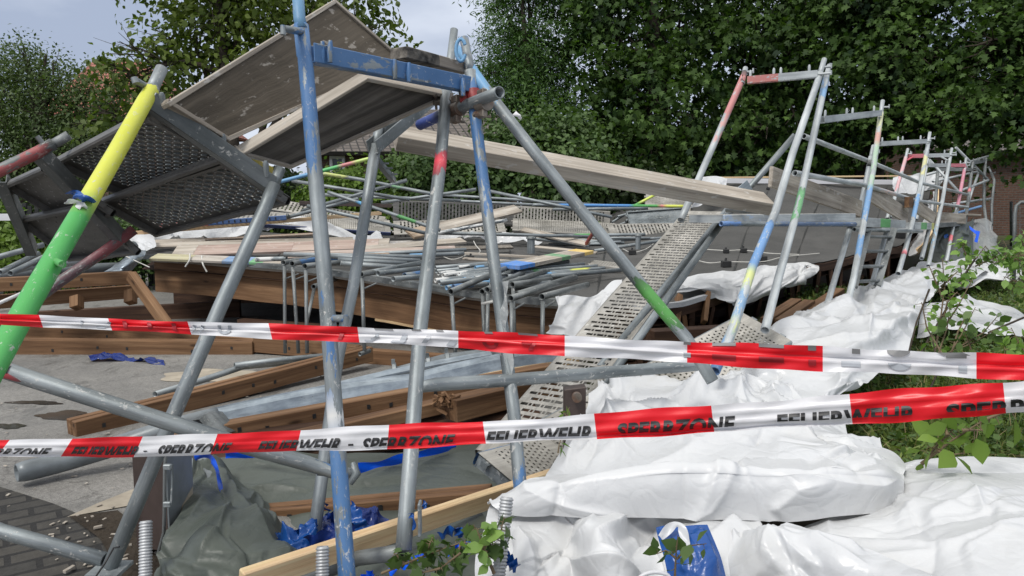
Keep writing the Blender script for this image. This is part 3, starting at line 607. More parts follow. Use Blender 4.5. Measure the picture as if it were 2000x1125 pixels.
# ================================================================== collapsed flat roof
B = thing('collapsed_building', 'collapsed flat roofed building with brown timber fascia and bitumen roof', 'building', G(700, 640))
RC = [[(275, 497, 8.6), (560, 520, 7.8), (860, 562, 7.0), (1090, 592, 6.4), (1260, 600, 6.1), (1420, 566, 6.9), (1590, 516, 8.2), (1760, 478, 10.2)],
      [(300, 480, 9.4), (580, 490, 9.2), (860, 510, 8.8), (1090, 525, 8.4), (1290, 528, 8.2), (1440, 505, 8.8), (1600, 480, 9.9), (1790, 450, 11.5)],
      [(325, 462, 10.4), (600, 468, 10.6), (870, 478, 10.6), (1090, 484, 10.6), (1310, 468, 10.8), (1460, 445, 11), (1620, 430, 11.8), (1812, 422, 13)],
      [(400, 452, 11.2), (620, 460, 11.8), (880, 462, 12), (1090, 466, 12.3), (1300, 425, 12.8), (1490, 392, 13), (1640, 384, 13.6), (1815, 385, 14.2)],
      [(430, 450, 11.8), (640, 458, 12.2), (890, 460, 12.5), (1090, 463, 12.8), (1290, 378, 13.6), (1510, 347, 14), (1660, 350, 14.4), (1818, 365, 14.8)]]
Q = crom([[P(*p) for p in r] for r in RC], 46, 110)
wr = crumple(Q, .035, .55, 4, 6); Q[..., 2] += wr
mb = MB(); mb.grid([[Vector(q) for q in r] for r in Q]); build(mb, 'roof', M['bitumen'], B)
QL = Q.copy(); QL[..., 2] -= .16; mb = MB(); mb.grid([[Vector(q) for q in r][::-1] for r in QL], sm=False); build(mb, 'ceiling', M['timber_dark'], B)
# seams and cracks of roofing felt, laid on the skin
for j in (14, 27, 40, 53, 66, 78, 90, 101):
    mb = MB()
    for i in range(1, 44):
        a, b = Vector(Q[i, j]), Vector(Q[i+1, j]); o = Vector((.007+.005*math.sin(i*.7+j), 0, 0)); z = Vector((0, 0, .007)); mb.f([mb.v(a-o+z), mb.v(a+o+z), mb.v(b+o+z), mb.v(b-o+z)])
    build(mb, 'felt_seam', M['black'], B)
def rq(i, j, up=0): return Vector(Q[i, j])+Vector((0, 0, up))
# glulam fascia along the near edge (columns 0..47 = left .. x 1090)
def edge_board(name, mat, c0, c1, z0, z1, dy, th, row=0, plabel=None):
    mb = MB(); pr = None; r = random.random()*9; s = 0
    cols = list(range(c0, c1+1)); V_ = []
    for k, c in enumerate(cols):
        p = Vector(Q[row, c]); n = Vector(Q[row, min(c+1, 109)])-Vector(Q[row, max(c-1, 0)]); n.z = 0; n.normalize(); o = Vector((n.y, -n.x, 0))
        if k: s += (p-pr).length
        pr = p
        V_.append([mb.v(p+o*(dy)+Vector((0, 0, z0)), (0,)*4, (r+s, z0, 0)), mb.v(p+o*(dy)+Vector((0, 0, z1)), (0,)*4, (r+s, z1, 0)), mb.v(p+o*(dy-th)+Vector((0, 0, z1)), (0,)*4, (r+s, z1, .1)), mb.v(p+o*(dy-th)+Vector((0, 0, z0)), (0,)*4, (r+s, z0, .1))])
    for a, b in zip(V_, V_[1:]):
        for q in range(4): mb.f((a[q], a[(q+1) % 4], b[(q+1) % 4], b[q]))
    mb.f(V_[0]); mb.f(V_[-1][::-1]); return build(mb, name, mat, B, plabel=plabel)
edge_board('fascia_beam', M['timber'], 1, 47, -.42, -.07, -.06, .14)
edge_board('lower_batten', M['pine'], 24, 46, -.445, -.422, -.05, .10)
edge_board('edge_flashing', M['galv_dark'], 0, 50, -.035, .022, .06, .10)
edge_board('boarding_edge', M['plank'], 1, 47, -.065, -.037, .01, .05)
edge_board('roof_edge_beam', M['timber_dark'], 56, 109, -.10, -.015, .02, .12)
edge_board('lower_edge_beam', M['timber_dark'], 56, 109, -.56, -.47, .0, .12)
for k, c in enumerate([57, 60, 62, 66, 69, 71, 75, 78, 80, 84, 86, 89, 91, 94, 96, 98, 101, 103, 106]):
    p = rq(0, c); mb = MB(); mb.beam(p+Vector((.02, .05+.04*math.sin(k*2.7), -.10)), p+Vector((.02+.07*math.sin(k*1.9), .05, -.5)), .03+.02*(k % 3)/2, .09, (0, 1, 0)); 
    q = rq(6, c); mb.beam(q+Vector((0, 0, -.42)), p+Vector((.0, .06, -.42)), .05, .07); build(mb, 'rafter', M['timber'] if k % 4 == 0 else M['timber_dark'], B)
# dark sheets and rear skirt added under the roof to keep the inside dark
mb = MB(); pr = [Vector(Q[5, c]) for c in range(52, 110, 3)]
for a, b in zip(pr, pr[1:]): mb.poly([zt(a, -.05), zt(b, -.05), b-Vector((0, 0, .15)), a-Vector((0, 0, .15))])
build(mb, 'dark_backing', M['brownsteel'], B)
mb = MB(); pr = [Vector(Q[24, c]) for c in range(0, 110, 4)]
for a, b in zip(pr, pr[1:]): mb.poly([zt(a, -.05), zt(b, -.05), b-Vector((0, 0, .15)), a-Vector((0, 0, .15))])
build(mb, 'dark_backing', M['timber_dark'], B)
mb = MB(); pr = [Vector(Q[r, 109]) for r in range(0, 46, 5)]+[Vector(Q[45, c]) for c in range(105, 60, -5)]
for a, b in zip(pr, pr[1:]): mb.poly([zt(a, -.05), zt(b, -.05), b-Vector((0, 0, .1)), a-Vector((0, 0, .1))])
build(mb, 'shade_skirt', M['brownsteel'], B)
edge_board('white_edge_trim', M['white'], 60, 84, -.012, .03, .06, .05)
# roof vents, lightning rod holders, cables on the roof
def roofpt(x, y):
    best = None
    for i in range(46):
        for j in range(110):
            p = Q[i, j]; rel = Vector(p)-CAM; d = rel.dot(FW); xx = CX+FPX*rel.dot(RT)/d; yy = CY-FPX*rel.dot(UP)/d; e = (xx-x)**2+(yy-y)**2
            if best is None or e < best[0]: best = (e, Vector(p))
    return best[1]
_QF = Q.reshape(-1, 3)-np.array(CAM); _qd = _QF@np.array(FW); _qx = CX+FPX*(_QF@np.array(RT))/_qd; _qy = CY-FPX*(_QF@np.array(UP))/_qd
def roofpt(x, y, up=0.0):
    k = int(np.argmin((_qx-x)**2+(_qy-y)**2)); d = float(_qd[k]); p = P(x, y, d); p.z = float(Q.reshape(-1, 3)[k, 2]); q = P(x, y, d); return Vector((q.x, q.y, float(Q.reshape(-1, 3)[k, 2])+up))
def vent(x, y, h, r, label, capr=None):
    p = roofpt(x, y); t = thing('roof_vent', label, 'roof vent', p); mb = MB(); mb.tube([p-Vector((0, 0, .05)), p+Vector((0, 0, h))], r, 16, hollow=False); build(mb, 'pipe', M['galv'], t)
    mb = MB(); mb.tube([p+Vector((0, 0, h)), p+Vector((0, 0, h+.02)), p+Vector((0, 0, h+.035))], [capr or r*1.3, capr or r*1.3, r*.5], 16, hollow=False); build(mb, 'cap', M['galv_dark'], t)
    mb = MB(); mb.tube([p-Vector((0, 0, .01)), p+Vector((0, 0, .03))], [r*2.2, r*1.1], 16, hollow=False); build(mb, 'collar', M['bitumen'], t)
vent(1037, 500, .22, .05, 'wide grey roof vent pipe left of the painted plank')
vent(1246, 487, .20, .035, 'slim capped grey roof vent left of the diagonal perforated deck')
GH = 'black lightning cable holders on the roof'
HL = ['under the slack white wire left of the right blue post', 'left one below the crumpled white strip mid roof', 'middle one below the crumpled white strip mid roof', 'at the right end of the crumpled white strip mid roof', 'at the slim vent where the slack cable ends', 'left one of the upper white cable by the frames', 'right one of the upper white cable by the frames', 'left one of the lower white cable by the frames', 'behind the yellow-blue post on the lower cable', 'high on the raised roof near the toe board', 'behind the ladder at the right roof end', 'high on the raised roof behind the second frame', 'at the left end of the crumpled white strip mid roof']
for i, (x, y, s) in enumerate([(920, 509, .07), (1004, 469, .06), (1070, 471, .06), (1106, 476, .07), (1235, 495, .08), (1418, 496, .06), (1452, 492, .07), (1418, 520, .09), (1488, 514, .09), (1500, 368, .05), (1758, 466, .1), (1650, 357, .06), (880, 473, .06)]):
    p = roofpt(x, y); t = thing('cable_holder', 'black cable holder block '+HL[i], 'cable holder', p, GH)
    mb = MB(); mb.box(p+Vector((0, 0, s*.4)), Vector((s*.55, 0, 0)), Vector((0, s*.5, 0)), Vector((0, 0, s*.4))); build(mb, 'block', M['black'], t, bevel=.006)
    mb = MB(); mb.tube([p+Vector((-.01, 0, s*.75)), p+Vector((.0, 0, s*1.15))], .012, 8, hollow=False); build(mb, 'clip', M['black'], t)
def cable(label, pts, r=.006, mat='cable', name='cable', roof=False, group=None):
    A = [[list(roofpt(x, y, .03)) for (x, y) in pts]]*2 if roof else [[list(P(*p)) for p in pts]]*2
    C = crom(A, 2, len(pts)*5)[0]; mb = MB(); mb.tube([Vector(c) for c in C], r, 6, hollow=False); return build(mb, name, M[mat], label=label, cat='cable', group=group)
cable('white lightning cable running between holders right of the diagonal deck', [(1375, 488), (1418, 497), (1452, 495), (1500, 502), (1560, 503)], roof=True)
cable('lower white lightning cable right of the diagonal deck, near the roof edge', [(1355, 516), (1385, 518), (1418, 513), (1488, 516), (1530, 507), (1600, 500)], roof=True)
cable('white cable lying slack on the roof left of the slim vent', [(1190, 480), (1215, 493), (1235, 497), (1262, 488), (1280, 478)], roof=True)
cable('bent white wire standing up behind the bound blue post', [(925, 471, 9.5), (930, 480, 9.4), (938, 490, 9.3), (933, 496, 9.3)])
cable('thin white wire lying on the roof between red-taped post and blue post', [(855, 500), (880, 510), (900, 508), (915, 501)], roof=True)
cable('white wire sticking down from the left roof corner', [(228, 491, 7.9), (255, 505, 7.8), (292, 522, 7.7)])
cable('left of two curly grey wires hanging over the fascia', [(371, 496, 8.1), (370, 508, 8.0), (362, 521, 8.0)], .009, group='wires hanging over the fascia')
cable('right of two curly grey wires hanging over the fascia', [(394, 500, 8.1), (396, 515, 8.0), (404, 531, 8.0)], .009, group='wires hanging over the fascia')
# white drapes over the roof edge
cloth('white_sheet', 'narrow white sheet strip lying along the left back of the roof', [[(235, 458, 9.2), (330, 452, 10.2), (430, 438, 10.6), (520, 425, 10.9), (620, 432, 10.9), (740, 468, 10.8)], [(255, 485, 9.0), (340, 474, 9.9), (430, 462, 10.3), (540, 450, 10.7), (620, 455, 10.7), (750, 478, 10.6)]], 14, 70, .03, 1.3, 61, M['white'])
cloth('white_sheet', 'crumpled white plastic scrap at the left corner of the roof', [[(228, 462, 8.6), (270, 458, 8.8), (300, 462, 8.9)], [(240, 478, 8.4), (275, 475, 8.6), (305, 478, 8.6)], [(262, 494, 8.2), (285, 492, 8.3), (300, 484, 8.4)]], 26, 34, .07, 2.5, 62, M['white'])
cloth('white_sheet', 'crumpled white strip along the middle of the roof behind the blue post', [[(830, 462, 10.7), (900, 455, 10.9), (960, 460, 10.9), (1060, 472, 10.7)], [(830, 474, 10.5), (900, 466, 10.7), (960, 468, 10.7), (1050, 478, 10.5)]], 12, 60, .05, 2.2, 63, M['white'])
cloth('white_sheet', 'white sheet bunched against the left side of the diagonal perforated deck', [[(1082, 574, 6.35), (1120, 578, 6.3), (1160, 575, 6.1), (1195, 552, 6.2), (1215, 548, 6.2)], [(1090, 600, 6.1), (1125, 600, 6.0), (1150, 602, 5.9), (1185, 585, 5.9), (1215, 565, 6.0)], [(1078, 635, 5.9), (1105, 630, 5.8), (1140, 630, 5.7), (1175, 605, 5.7), (1210, 580, 5.9)], [(1064, 650, 5.85), (1095, 652, 5.75), (1125, 655, 5.6), (1150, 640, 5.5), (1180, 605, 5.5)]], 44, 60, .10, 2.0, 64, M['white'])
cloth('white_sheet', 'white sheet draped over the roof edge between the diagonal deck and the frames', [[(1325, 540, 7.0), (1400, 533, 7.3), (1480, 526, 7.7), (1555, 512, 8.1), (1600, 518, 8.2)], [(1322, 560, 6.6), (1395, 552, 6.8), (1470, 546, 7.2), (1550, 528, 7.7), (1598, 530, 7.9)], [(1318, 568, 6.5), (1385, 563, 6.6), (1450, 572, 6.9), (1530, 556, 7.3), (1575, 545, 7.7)], [(1312, 572, 6.5), (1370, 568, 6.6), (1432, 598, 6.75), (1500, 578, 7.2), (1560, 552, 7.6)]], 44, 90, .10, 1.6, 65, M['white_woven'])
cloth('white_sheet', 'small crumpled white plastic bundle behind the weathered plank end', [[(1365, 345, 12.8), (1395, 344, 13), (1420, 350, 13)], [(1370, 370, 12.6), (1395, 368, 12.7), (1412, 372, 12.8)], [(1350, 405, 12.4), (1365, 402, 12.5), (1380, 395, 12.5)]], 26, 24, .12, 2.6, 66, M['white'])
cloth('white_sheet', 'wrinkled pale sheet hanging on the raised roof behind the red frame', [[(1745, 346, 13.4), (1775, 342, 13.5), (1820, 336, 13.8), (1845, 330, 14)], [(1745, 362, 13.3), (1775, 360, 13.4), (1820, 356, 13.6), (1842, 352, 13.8)], [(1750, 378, 13.3), (1780, 378, 13.3), (1810, 372, 13.5), (1830, 366, 13.7)]], 26, 44, .10, 2.2, 67, M['white_woven'])
cloth('white_sheet', 'thin white film curling up the curved roof end behind the frames', [[(1815, 400, 12.6), (1822, 375, 13.2), (1828, 368, 13.3)], [(1803, 430, 12.2), (1818, 425, 12.4), (1826, 420, 12.5)], [(1788, 465, 11.6), (1803, 465, 11.7), (1815, 460, 11.8)], [(1758, 492, 10.9), (1775, 497, 10.8), (1790, 492, 10.9)]], 40, 16, .05, 2.2, 68, M['white'])
def tube_px(name, label, pts, r=.02415, paint=None, mat='galv', cat='scaffold tube', group=None, n=14, hollow=True, parent=None, plabel=None):
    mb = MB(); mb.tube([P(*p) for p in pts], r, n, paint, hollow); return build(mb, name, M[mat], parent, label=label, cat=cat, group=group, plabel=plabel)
def bar_px(name, label, cat, p0, p1, w, h, mat, up=(0, 0, 1), group=None, bevel=.003, parent=None, col=(0,)*4, ends=None, plabel=None):
    a, b = P(*p0), P(*p1); mb = MB()
    if ends:
        prev = 0
        for (t1, c) in ends: mb.beam(a.lerp(b, prev), a.lerp(b, t1), w, h, up, 0, c); prev = t1
    else: mb.beam(a, b, w, h, up, 0, col)
    return build(mb, name, mat, parent, label=label, cat=cat, group=group, bevel=bevel, plabel=plabel)
bar_px('roof_edge_lath', 'thin orange-brown lath on top of the raised roof edge behind the frames', 'lath', (1400, 347, 13.7), (1845, 343, 14.6), .03, .03, M['pine'])
bar_px('white_edge_strip', 'white strip under the lath on the raised roof edge', 'trim', (1410, 353, 13.6), (1755, 356, 14.2), .03, .09, M['tape_w'])
mb = MB()
A = [[list(P(*p)) for p in [(1790, 492, 11.0), (1812, 470, 11.5), (1826, 440, 12.0), (1831, 400, 12.8), (1832, 372, 13.2)]]]*2; Cc = crom(A, 2, 24)[0]
for a, b in zip(Cc, Cc[1:]): mb.beam(a, b, .03, .08)
build(mb, 'curved_edge_strip', M['pine'], label='curved light wooden edge strip bending up the roof end', cat='trim')
# gutter remains at left corner
mb = MB(); mb.tube([P(130, 470, 7.6), P(175, 497, 7.7), P(235, 492, 8.0), P(262, 480, 8.2)], .055, 14); mb.tube([P(60, 520, 7.4), P(175, 497, 7.7)], .055, 14)
build(mb, 'gutter_pipe', M['pvc'], label='grey round gutter pipe poking out at the left roof corner', cat='gutter')
cloth('torn_gutter', 'torn curved grey gutter piece under the left roof corner', [[(250, 498, 8.0), (262, 488, 8.1), (285, 488, 8.2)], [(225, 518, 7.8), (250, 512, 7.7), (282, 500, 8.0)], [(203, 531, 7.7), (235, 528, 7.6), (258, 528, 7.8)]], 14, 14, .004, 2, 69, M['sheetmetal'], 'gutter')
# pale planks with red writing-like paint lying on the left of the roof
GP = 'painted boards along the left roof edge'
bar_px('painted_board', 'long pale board with faded red paint on the left roof, behind the blue post', 'board', (340, 492, 8.5), (760, 476, 8.6), .22, .03, M['plank'], (0, -.5, 1), GP, ends=[(.1, (0,)*4), (.55, (.5, .18, .17, .22)), (.95, (.5, .16, .15, .18)), (1, (0,)*4)])
bar_px('painted_board', 'pale board with green and blue ends at the front left roof edge', 'board', (300, 502, 8.2), (560, 512, 7.9), .16, .03, M['plank'], (0, -.3, 1), GP, ends=[(.3, (.6, .6, .2, .3)), (.55, (.45, .42, .38, .6)), (.75, (.05, .25, .55, .7)), (.85, (.1, .5, .2, .7)), (1, (0,)*4)])
bar_px('painted_board', 'narrow grey-brown board above the long red-stained one', 'board', (296, 480, 8.9), (690, 468, 9.6), .12, .025, M['plank'], (0, -.5, 1), GP)
bar_px('painted_board', 'brownish board resting on the tube pile behind the red-taped post', 'board', (700, 488, 8.2), (905, 470, 9.2), .14, .03, M['plank'], (0, -.5, 1), GP)
bar_px('painted_board', 'pale pink long board just above the tube pile', 'board', (560, 500, 7.9), (890, 487, 8.4), .13, .03, M['plank'], (0, -.5, 1), GP, col=(.5, .25, .25, .2))
bar_px('painted_board', 'dark grey batten left of the wide vent', 'board', (850, 492, 9.0), (1060, 503, 8.8), .05, .03, M['plank'], (0, 0, 1), GP)
bar_px('painted_plank', 'grey plank with blue, green and yellow painted bands on the tube pile', 'plank', (995, 521, 6.9), (1142, 491, 8.3), .22, .04, M['plank'], (0, -.12, 1), ends=[(.18, (.03, .22, .65, .95)), (.53, (0,)*4), (.65, (.07, .30, .13, .85)), (.86, (0,)*4), (1, (.75, .52, .12, .95))])
bar_px('weathered_board', 'grey-brown board leaning up over the far perforated decks', 'board', (800, 458, 9.8), (1012, 408, 11.2), .20, .035, M['plank'], (0, -.9, 1), ends=[(.2, (.35, .19, .06, .5)), (1, (0,)*4)])
bar_px('weathered_board', 'slim dark board lying across the back right of the roof', 'board', (1020, 448, 11.2), (1148, 477, 10.3), .12, .03, M['plank'], (0, -.6, 1))
bar_px('light_lath', 'long light wooden lath across the far decks at the left', 'lath', (255, 456, 9.0), (745, 416, 10.2), .03, .05, M['pine'])
bar_px('brown_angle_bar', 'reddish brown steel bar lying on the far perforated decks', 'bar', (585, 396, 11.2), (765, 402, 11.4), .05, .06, M['brownsteel'])
for lab, a, b, w, h, c in [('short grey board poking out left of the red-stained board', (255, 476, 8.9), (400, 468, 9.3), .12, .025, (0,)*4), ('thin brown batten on the roof left of the blue post', (380, 470, 9.6), (640, 456, 10.4), .06, .03, (.2, .1, .05, .6)), ('splintered brown slat by the red-taped post', (640, 505, 7.7), (760, 496, 8.0), .07, .02, (.22, .12, .06, .7)), ('pale slat crossing the tube heap behind the right blue post', (905, 505, 8.3), (1060, 515, 7.8), .05, .02, (0,)*4), ('grey board half under the far tubes right of the bound post', (1010, 462, 11.0), (1190, 470, 10.8), .14, .03, (0,)*4), ('white-edged board lying at the middle back of the roof', (730, 478, 9.6), (870, 470, 10.0), .12, .02, (.6, .6, .6, .5)), ('dark board along the middle back of the roof', (850, 487, 9.3), (1000, 482, 9.8), .10, .025, (.05, .045, .04, .8)), ('narrow slat beyond the wide vent', (1045, 482, 10.0), (1165, 494, 9.4), .06, .02, (0,)*4)]:
    bar_px('loose_board', lab, 'board', a, b, w, h, M['plank'], (0, -.4, 1), 'loose boards on the roof', col=c)
# curled pipe
bar_px('red_bracket', 'small red bent bracket leaning on the long galvanised brace', 'bracket', (1145, 476, 8), (1160, 452, 7.6), .03, .03, M['red'])

# ================================================================== timber in the yard
def timber(label, p0, p1, w, h, mat='timber', grp='brown timber beams on the asphalt', double=False, up=(0, 0, 1), holes=0, name='timber_beam', lay=True):
    a, b = P(*p0), P(*p1); t = thing(name, label, 'beam', zt(a.lerp(b, .5), min(a.z, b.z)-h/2), grp); x = (b-a).normalized(); y = Vector(up).cross(x).normalized()
    if double:
        for s in (-1, 1):
            mb = MB(); mb.beam(a+y*s*w*.27, b+y*s*w*.27, w*.46, h*(1 if s > 0 else .96), up); build(mb, 'ply_half', M[mat], t, bevel=.004)
    else:
        mb = MB(); mb.beam(a, b, w, h, up); build(mb, 'timber', M[mat], t, bevel=.004)
    z = x.cross(y).normalized()
    if holes:
        side = -1 if (CAM-a).dot(y) < 0 else 1
        for k in range(holes):
            mb = MB(); c = a.lerp(b, (k+.5+.25*math.sin(k*4.1+holes))/holes)+y*side*(w/2+.001)+z*h*.12*math.sin(k*2.3); mb.box(c, (x+z*.3*math.sin(k*3))*.010, y*.002, z*.013); build(mb, 'nail_hole', M['black'], t)
    return t
timber('double brown joist lying diagonally on the asphalt behind the grey foreground posts', (140, 841, 4.45), (720, 690, 6.35), .12, .13, double=True, holes=9)
timber('long brown glulam joist lying across the yard under the upper tape, nail holes along it', (-120, 676, 7.0), (498, 681, 7.0), .14, .155, holes=7)
timber('joist behind the long glulam joist, partly hidden by the upper tape', (-120, 642, 7.9), (330, 655, 7.6), .10, .17, holes=3)
timber('narrow joist slanting between the two long joists at the tape', (200, 645, 7.7), (500, 676, 7.1), .06, .14)
timber('short joist slanting right behind the long glulam joist', (290, 640, 7.8), (510, 668, 7.3), .06, .13)
timber('short brown beam under the roof right of the long joist', (500, 672, 7.0), (700, 690, 6.7), .10, .14, holes=2)
timber('brown beam lying under the fascia behind the red-taped post', (700, 695, 6.6), (960, 715, 6.2), .10, .14)
timber('raised upper joist at the left edge behind the green post', (-120, 562, 6.9), (258, 542, 7.5), .12, .13, holes=2)
timber('raised lower joist at the left edge under the upper one', (-120, 598, 7.0), (275, 568, 7.7), .12, .13)
timber('thin slat stack at the left edge above the raised joists', (-120, 534, 7.3), (190, 519, 8.4), .15, .03, 'pine')
timber('slanted short brace timber below the left roof corner', (256, 538, 7.4), (330, 640, 7.0), .08, .10)
timber('wooden bearer block hanging left under the raised joists', (150, 580, 7.3), (150, 602, 7.25), .09, .10, up=(0, 1, 0))
timber('wooden bearer block hanging right under the raised joists', (255, 568, 7.5), (255, 592, 7.45), .09, .10, up=(0, 1, 0))
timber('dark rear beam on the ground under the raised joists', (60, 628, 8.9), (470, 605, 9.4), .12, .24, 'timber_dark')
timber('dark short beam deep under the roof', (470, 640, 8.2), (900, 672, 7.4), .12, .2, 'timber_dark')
timber('brown beam half hidden under the zinc flashing', (300, 868, 3.9), (1075, 725, 5.0), .10, .10, holes=10)
timber('grooved light brown board right of the bound post, under the diagonal deck', (930, 745, 5.0), (1120, 700, 5.6), .13, .045, 'pine')
timber('splintered brown timber beam behind the red-taped post', (560, 862, 3.9), (870, 790, 4.35), .10, .075)
timber('broken brown timber continuing right of the splintered end', (880, 800, 4.2), (1080, 752, 4.7), .12, .13)
timber('dark broad board lying under the splintered timbers', (400, 888, 3.9), (1050, 805, 4.5), .30, .05, 'timber_dark', up=(0, -.35, 1))
timber('pale brown board beneath the zinc flashing end', (480, 862, 4.1), (930, 800, 4.6), .10, .03, 'timber', up=(0, -.05, 1))
timber('double brown batten lying on the grey tarpaulin', (495, 1008, 3.35), (960, 968, 3.2), .10, .075, double=True, holes=3)
timber('short brown timber stump beside the dark brown cabinet', (203, 1010, 3.75), (272, 990, 3.9), .11, .07)
timber('second short timber stump under the first beside the cabinet', (200, 1030, 3.6), (262, 1022, 3.75), .10, .05, 'timber_dark')
tube_px('scaffold_tube', 'grey tube lying on the asphalt, open end left, behind the left grey post', [(303, 771, 5.15), (400, 741, 5.6), (475, 716, 5.9), (520, 712, 6.0), (608, 704, 6.2)], n=12)
tube_px('scaffold_tube', 'second grey tube lying above the first on the asphalt, ending left of the long joist', [(458, 714, 5.75), (560, 702, 6.0), (692, 690, 6.3)], n=12)
timber('fresh light pine plank crossing the foreground bottom', (470, 1138, 2.12), (1085, 931, 3.05), .035, .075, 'pine', None, up=(0, -.25, 1), name='pine_plank')
GWR = 'broken timber under the right roof edge'
timber('stack of brown planks under the right roof edge behind the grey post', (1510, 640, 6.2), (1568, 600, 6.9), .22, .16, 'timber', GWR, double=True)
timber('brown plank slanting under the right roof edge between posts', (1572, 614, 6.6), (1640, 570, 7.4), .10, .08, 'timber', GWR)
timber('lower brown plank slanting under the right roof edge between posts', (1575, 630, 6.5), (1650, 590, 7.1), .12, .06, 'timber', GWR)
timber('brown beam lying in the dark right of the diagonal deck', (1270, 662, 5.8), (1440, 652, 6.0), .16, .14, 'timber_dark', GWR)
timber('upright broken stud under the white drape', (1325, 580, 6.5), (1318, 645, 6.2), .05, .09, 'timber', GWR, up=(0, 1, 0))
timber('second upright stud under the white drape', (1382, 572, 6.6), (1375, 630, 6.4), .04, .07, 'timber', GWR, up=(0, 1, 0))
# splinters
mb = MB(); r = random.Random(4)
for k in range(26):
    c = P(868+r.uniform(-14, 26), 788+r.uniform(-16, 16), 4.2); d = Vector((r.uniform(-1, 1), r.uniform(-1, 1), r.uniform(-.7, .7))).normalized(); mb.beam(c-d*.03, c+d*r.uniform(.02, .06), .008+.012*r.random(), .008+.01*r.random())
build(mb, 'splinters', M['timber'], label='burst of broken wood splinters behind the red-taped post', cat='splinters')
mb = MB()
for k in range(240):
    x, y = (r.uniform(0, 900), r.uniform(700, 1000)) if k % 2 else (r.uniform(100, 500), r.uniform(1000, 1120))
    p = G(x, y, .01); s = r.uniform(.002, .006); a = r.random()*6; mb.box(p, Vector((math.cos(a), math.sin(a), 0))*s*2, Vector((-math.sin(a), math.cos(a), 0))*s, Vector((0, 0, s*.35)))
build(mb, 'debris_crumbs', M['plank'], label='pale crumbs of debris scattered over the asphalt', cat='debris', kind='stuff')
for (x, y, l, rot, lab) in [(405/3, 750+1085/3, .035, 1.2, 'small pale wood chip on the pavers at the bottom left'), (575/3, 750+838/3, .028, .4, 'orange wood chip on the soil beside the timber stump')]:
    p = G(x, y, .02); mb = MB(); mb.box(p, Vector((math.cos(rot), math.sin(rot), .1))*l*.6, Vector((-math.sin(rot), math.cos(rot), 0))*l*.22, Vector((0, 0, .006))); build(mb, 'wood_chip', M['plank'], label=lab, cat='wood chip', bevel=.002)
# zinc flashing / gutter profiles
def zinc(label, a0, a1, prof, name='zinc_flashing', mat='sheetmetal', n=16, bend=.02):
    """sheet profile swept from px point a0 to a1; prof in metres (across, up)"""
    A, Bp = P(*a0), P(*a1); x = (Bp-A).normalized(); y = Vector((0, 0, 1)).cross(x).normalized(); z = x.cross(y); rows = []; r0 = random.random()*9
    for i in range(n+1):
        c = A.lerp(Bp, i/n)+z*bend*math.sin(i/n*math.pi); tw = .06*math.sin(i*.9); rows.append([c+y*(u+tw*v)+z*(v) for u, v in prof])
    mb = MB(); mb.grid(rows, sm=False, uv=[[(r0+i*.2, u, v) for u, v in prof] for i in range(n+1)]); return build(mb, name, M[mat], label=label, cat='flashing', solid=.002)
zinc('bright zinc flashing lying from the tarpaulin towards the red-taped post', (425, 815, 4.15), (820, 745, 4.75), [(.035, .05), (.03, .042), (.0, .02), (-.03, -.035), (-.034, -.042)])
zinc('second zinc flashing continuing right to the diagonal deck', (825, 742, 4.75), (1095, 690, 5.4), [(.035, .05), (.03, .045), (.0, .02), (-.03, -.04), (-.034, -.046)])
zinc('upper zinc sheet edge leading up behind the blue post', (520, 790, 4.5), (960, 692, 5.4), [(.02, .02), (.018, .024), (-.01, .0), (-.012, -.012)])
zinc('bent grey sheet metal flap at the left end of the flashing', (395, 838, 3.95), (440, 822, 4.1), [(.10, .03), (.02, .05), (-.10, -.05)], mat='galv_dark', n=4)
t = thing('gutter_tube', 'rounded grey gutter tube with clamps lying behind the zinc flashing', 'gutter', G(800, 760)); mb = MB(); gp = [P(665, 757, 4.9), P(760, 733, 5.1), P(870, 708, 5.4), P(1060, 684, 6.0)]
mb.tube(gp, [.01, .045, .065, .07], 16, hollow=False); build(mb, 'tube', M['pvc'], t)
for k, (x, y, d) in enumerate([(772, 729, 5.12), (838, 716, 5.3), (875, 707, 5.4)]):
    c = P(x, y, d); mb = MB(); mb.tube([c-Vector((.012, 0, 0)), c+Vector((.012, .003, .003))], .074, 16, hollow=False); mb.box(c+Vector((-.01, -.02, .085)), Vector((.012, 0, 0)), Vector((0, .006, 0)), Vector((0, 0, .018))); build(mb, 'clamp', M['galv'], t)
# long dark drain pipe on ground
A = [[list(P(*p)) for p in [(32, 924, 3.6), (110, 905, 3.72), (220, 873, 3.85), (330, 838, 3.95), (425, 812, 4.1)]]]*2; C_ = crom(A, 2, 22)[0]
mb = MB(); mb.tube([Vector(c) for c in C_], [.044, .05]+[.052]*20, 18, paint=[(0, .25, (.05, .05, .045), .8), (.25, .4, (.09, .09, .085), .45)]); build(mb, 'drainpipe', M['pvc'], label='dark grey drainpipe lying curved on the asphalt, its soiled open end at left', cat='drainpipe')
# blue plastic on asphalt
cloth('blue_plastic_scrap', 'dark blue plastic scrap lying on the asphalt in front of the long joist', [[(172, 693, 6.75), (220, 692, 6.75), (262, 699, 6.7), (300, 702, 6.65), (318, 700, 6.6)], [(178, 706, 6.6), (215, 704, 6.6), (255, 704, 6.6), (295, 710, 6.5), (322, 713, 6.45)]], 14, 60, .09, 3.2, 71, M['darkblue'], 'plastic')
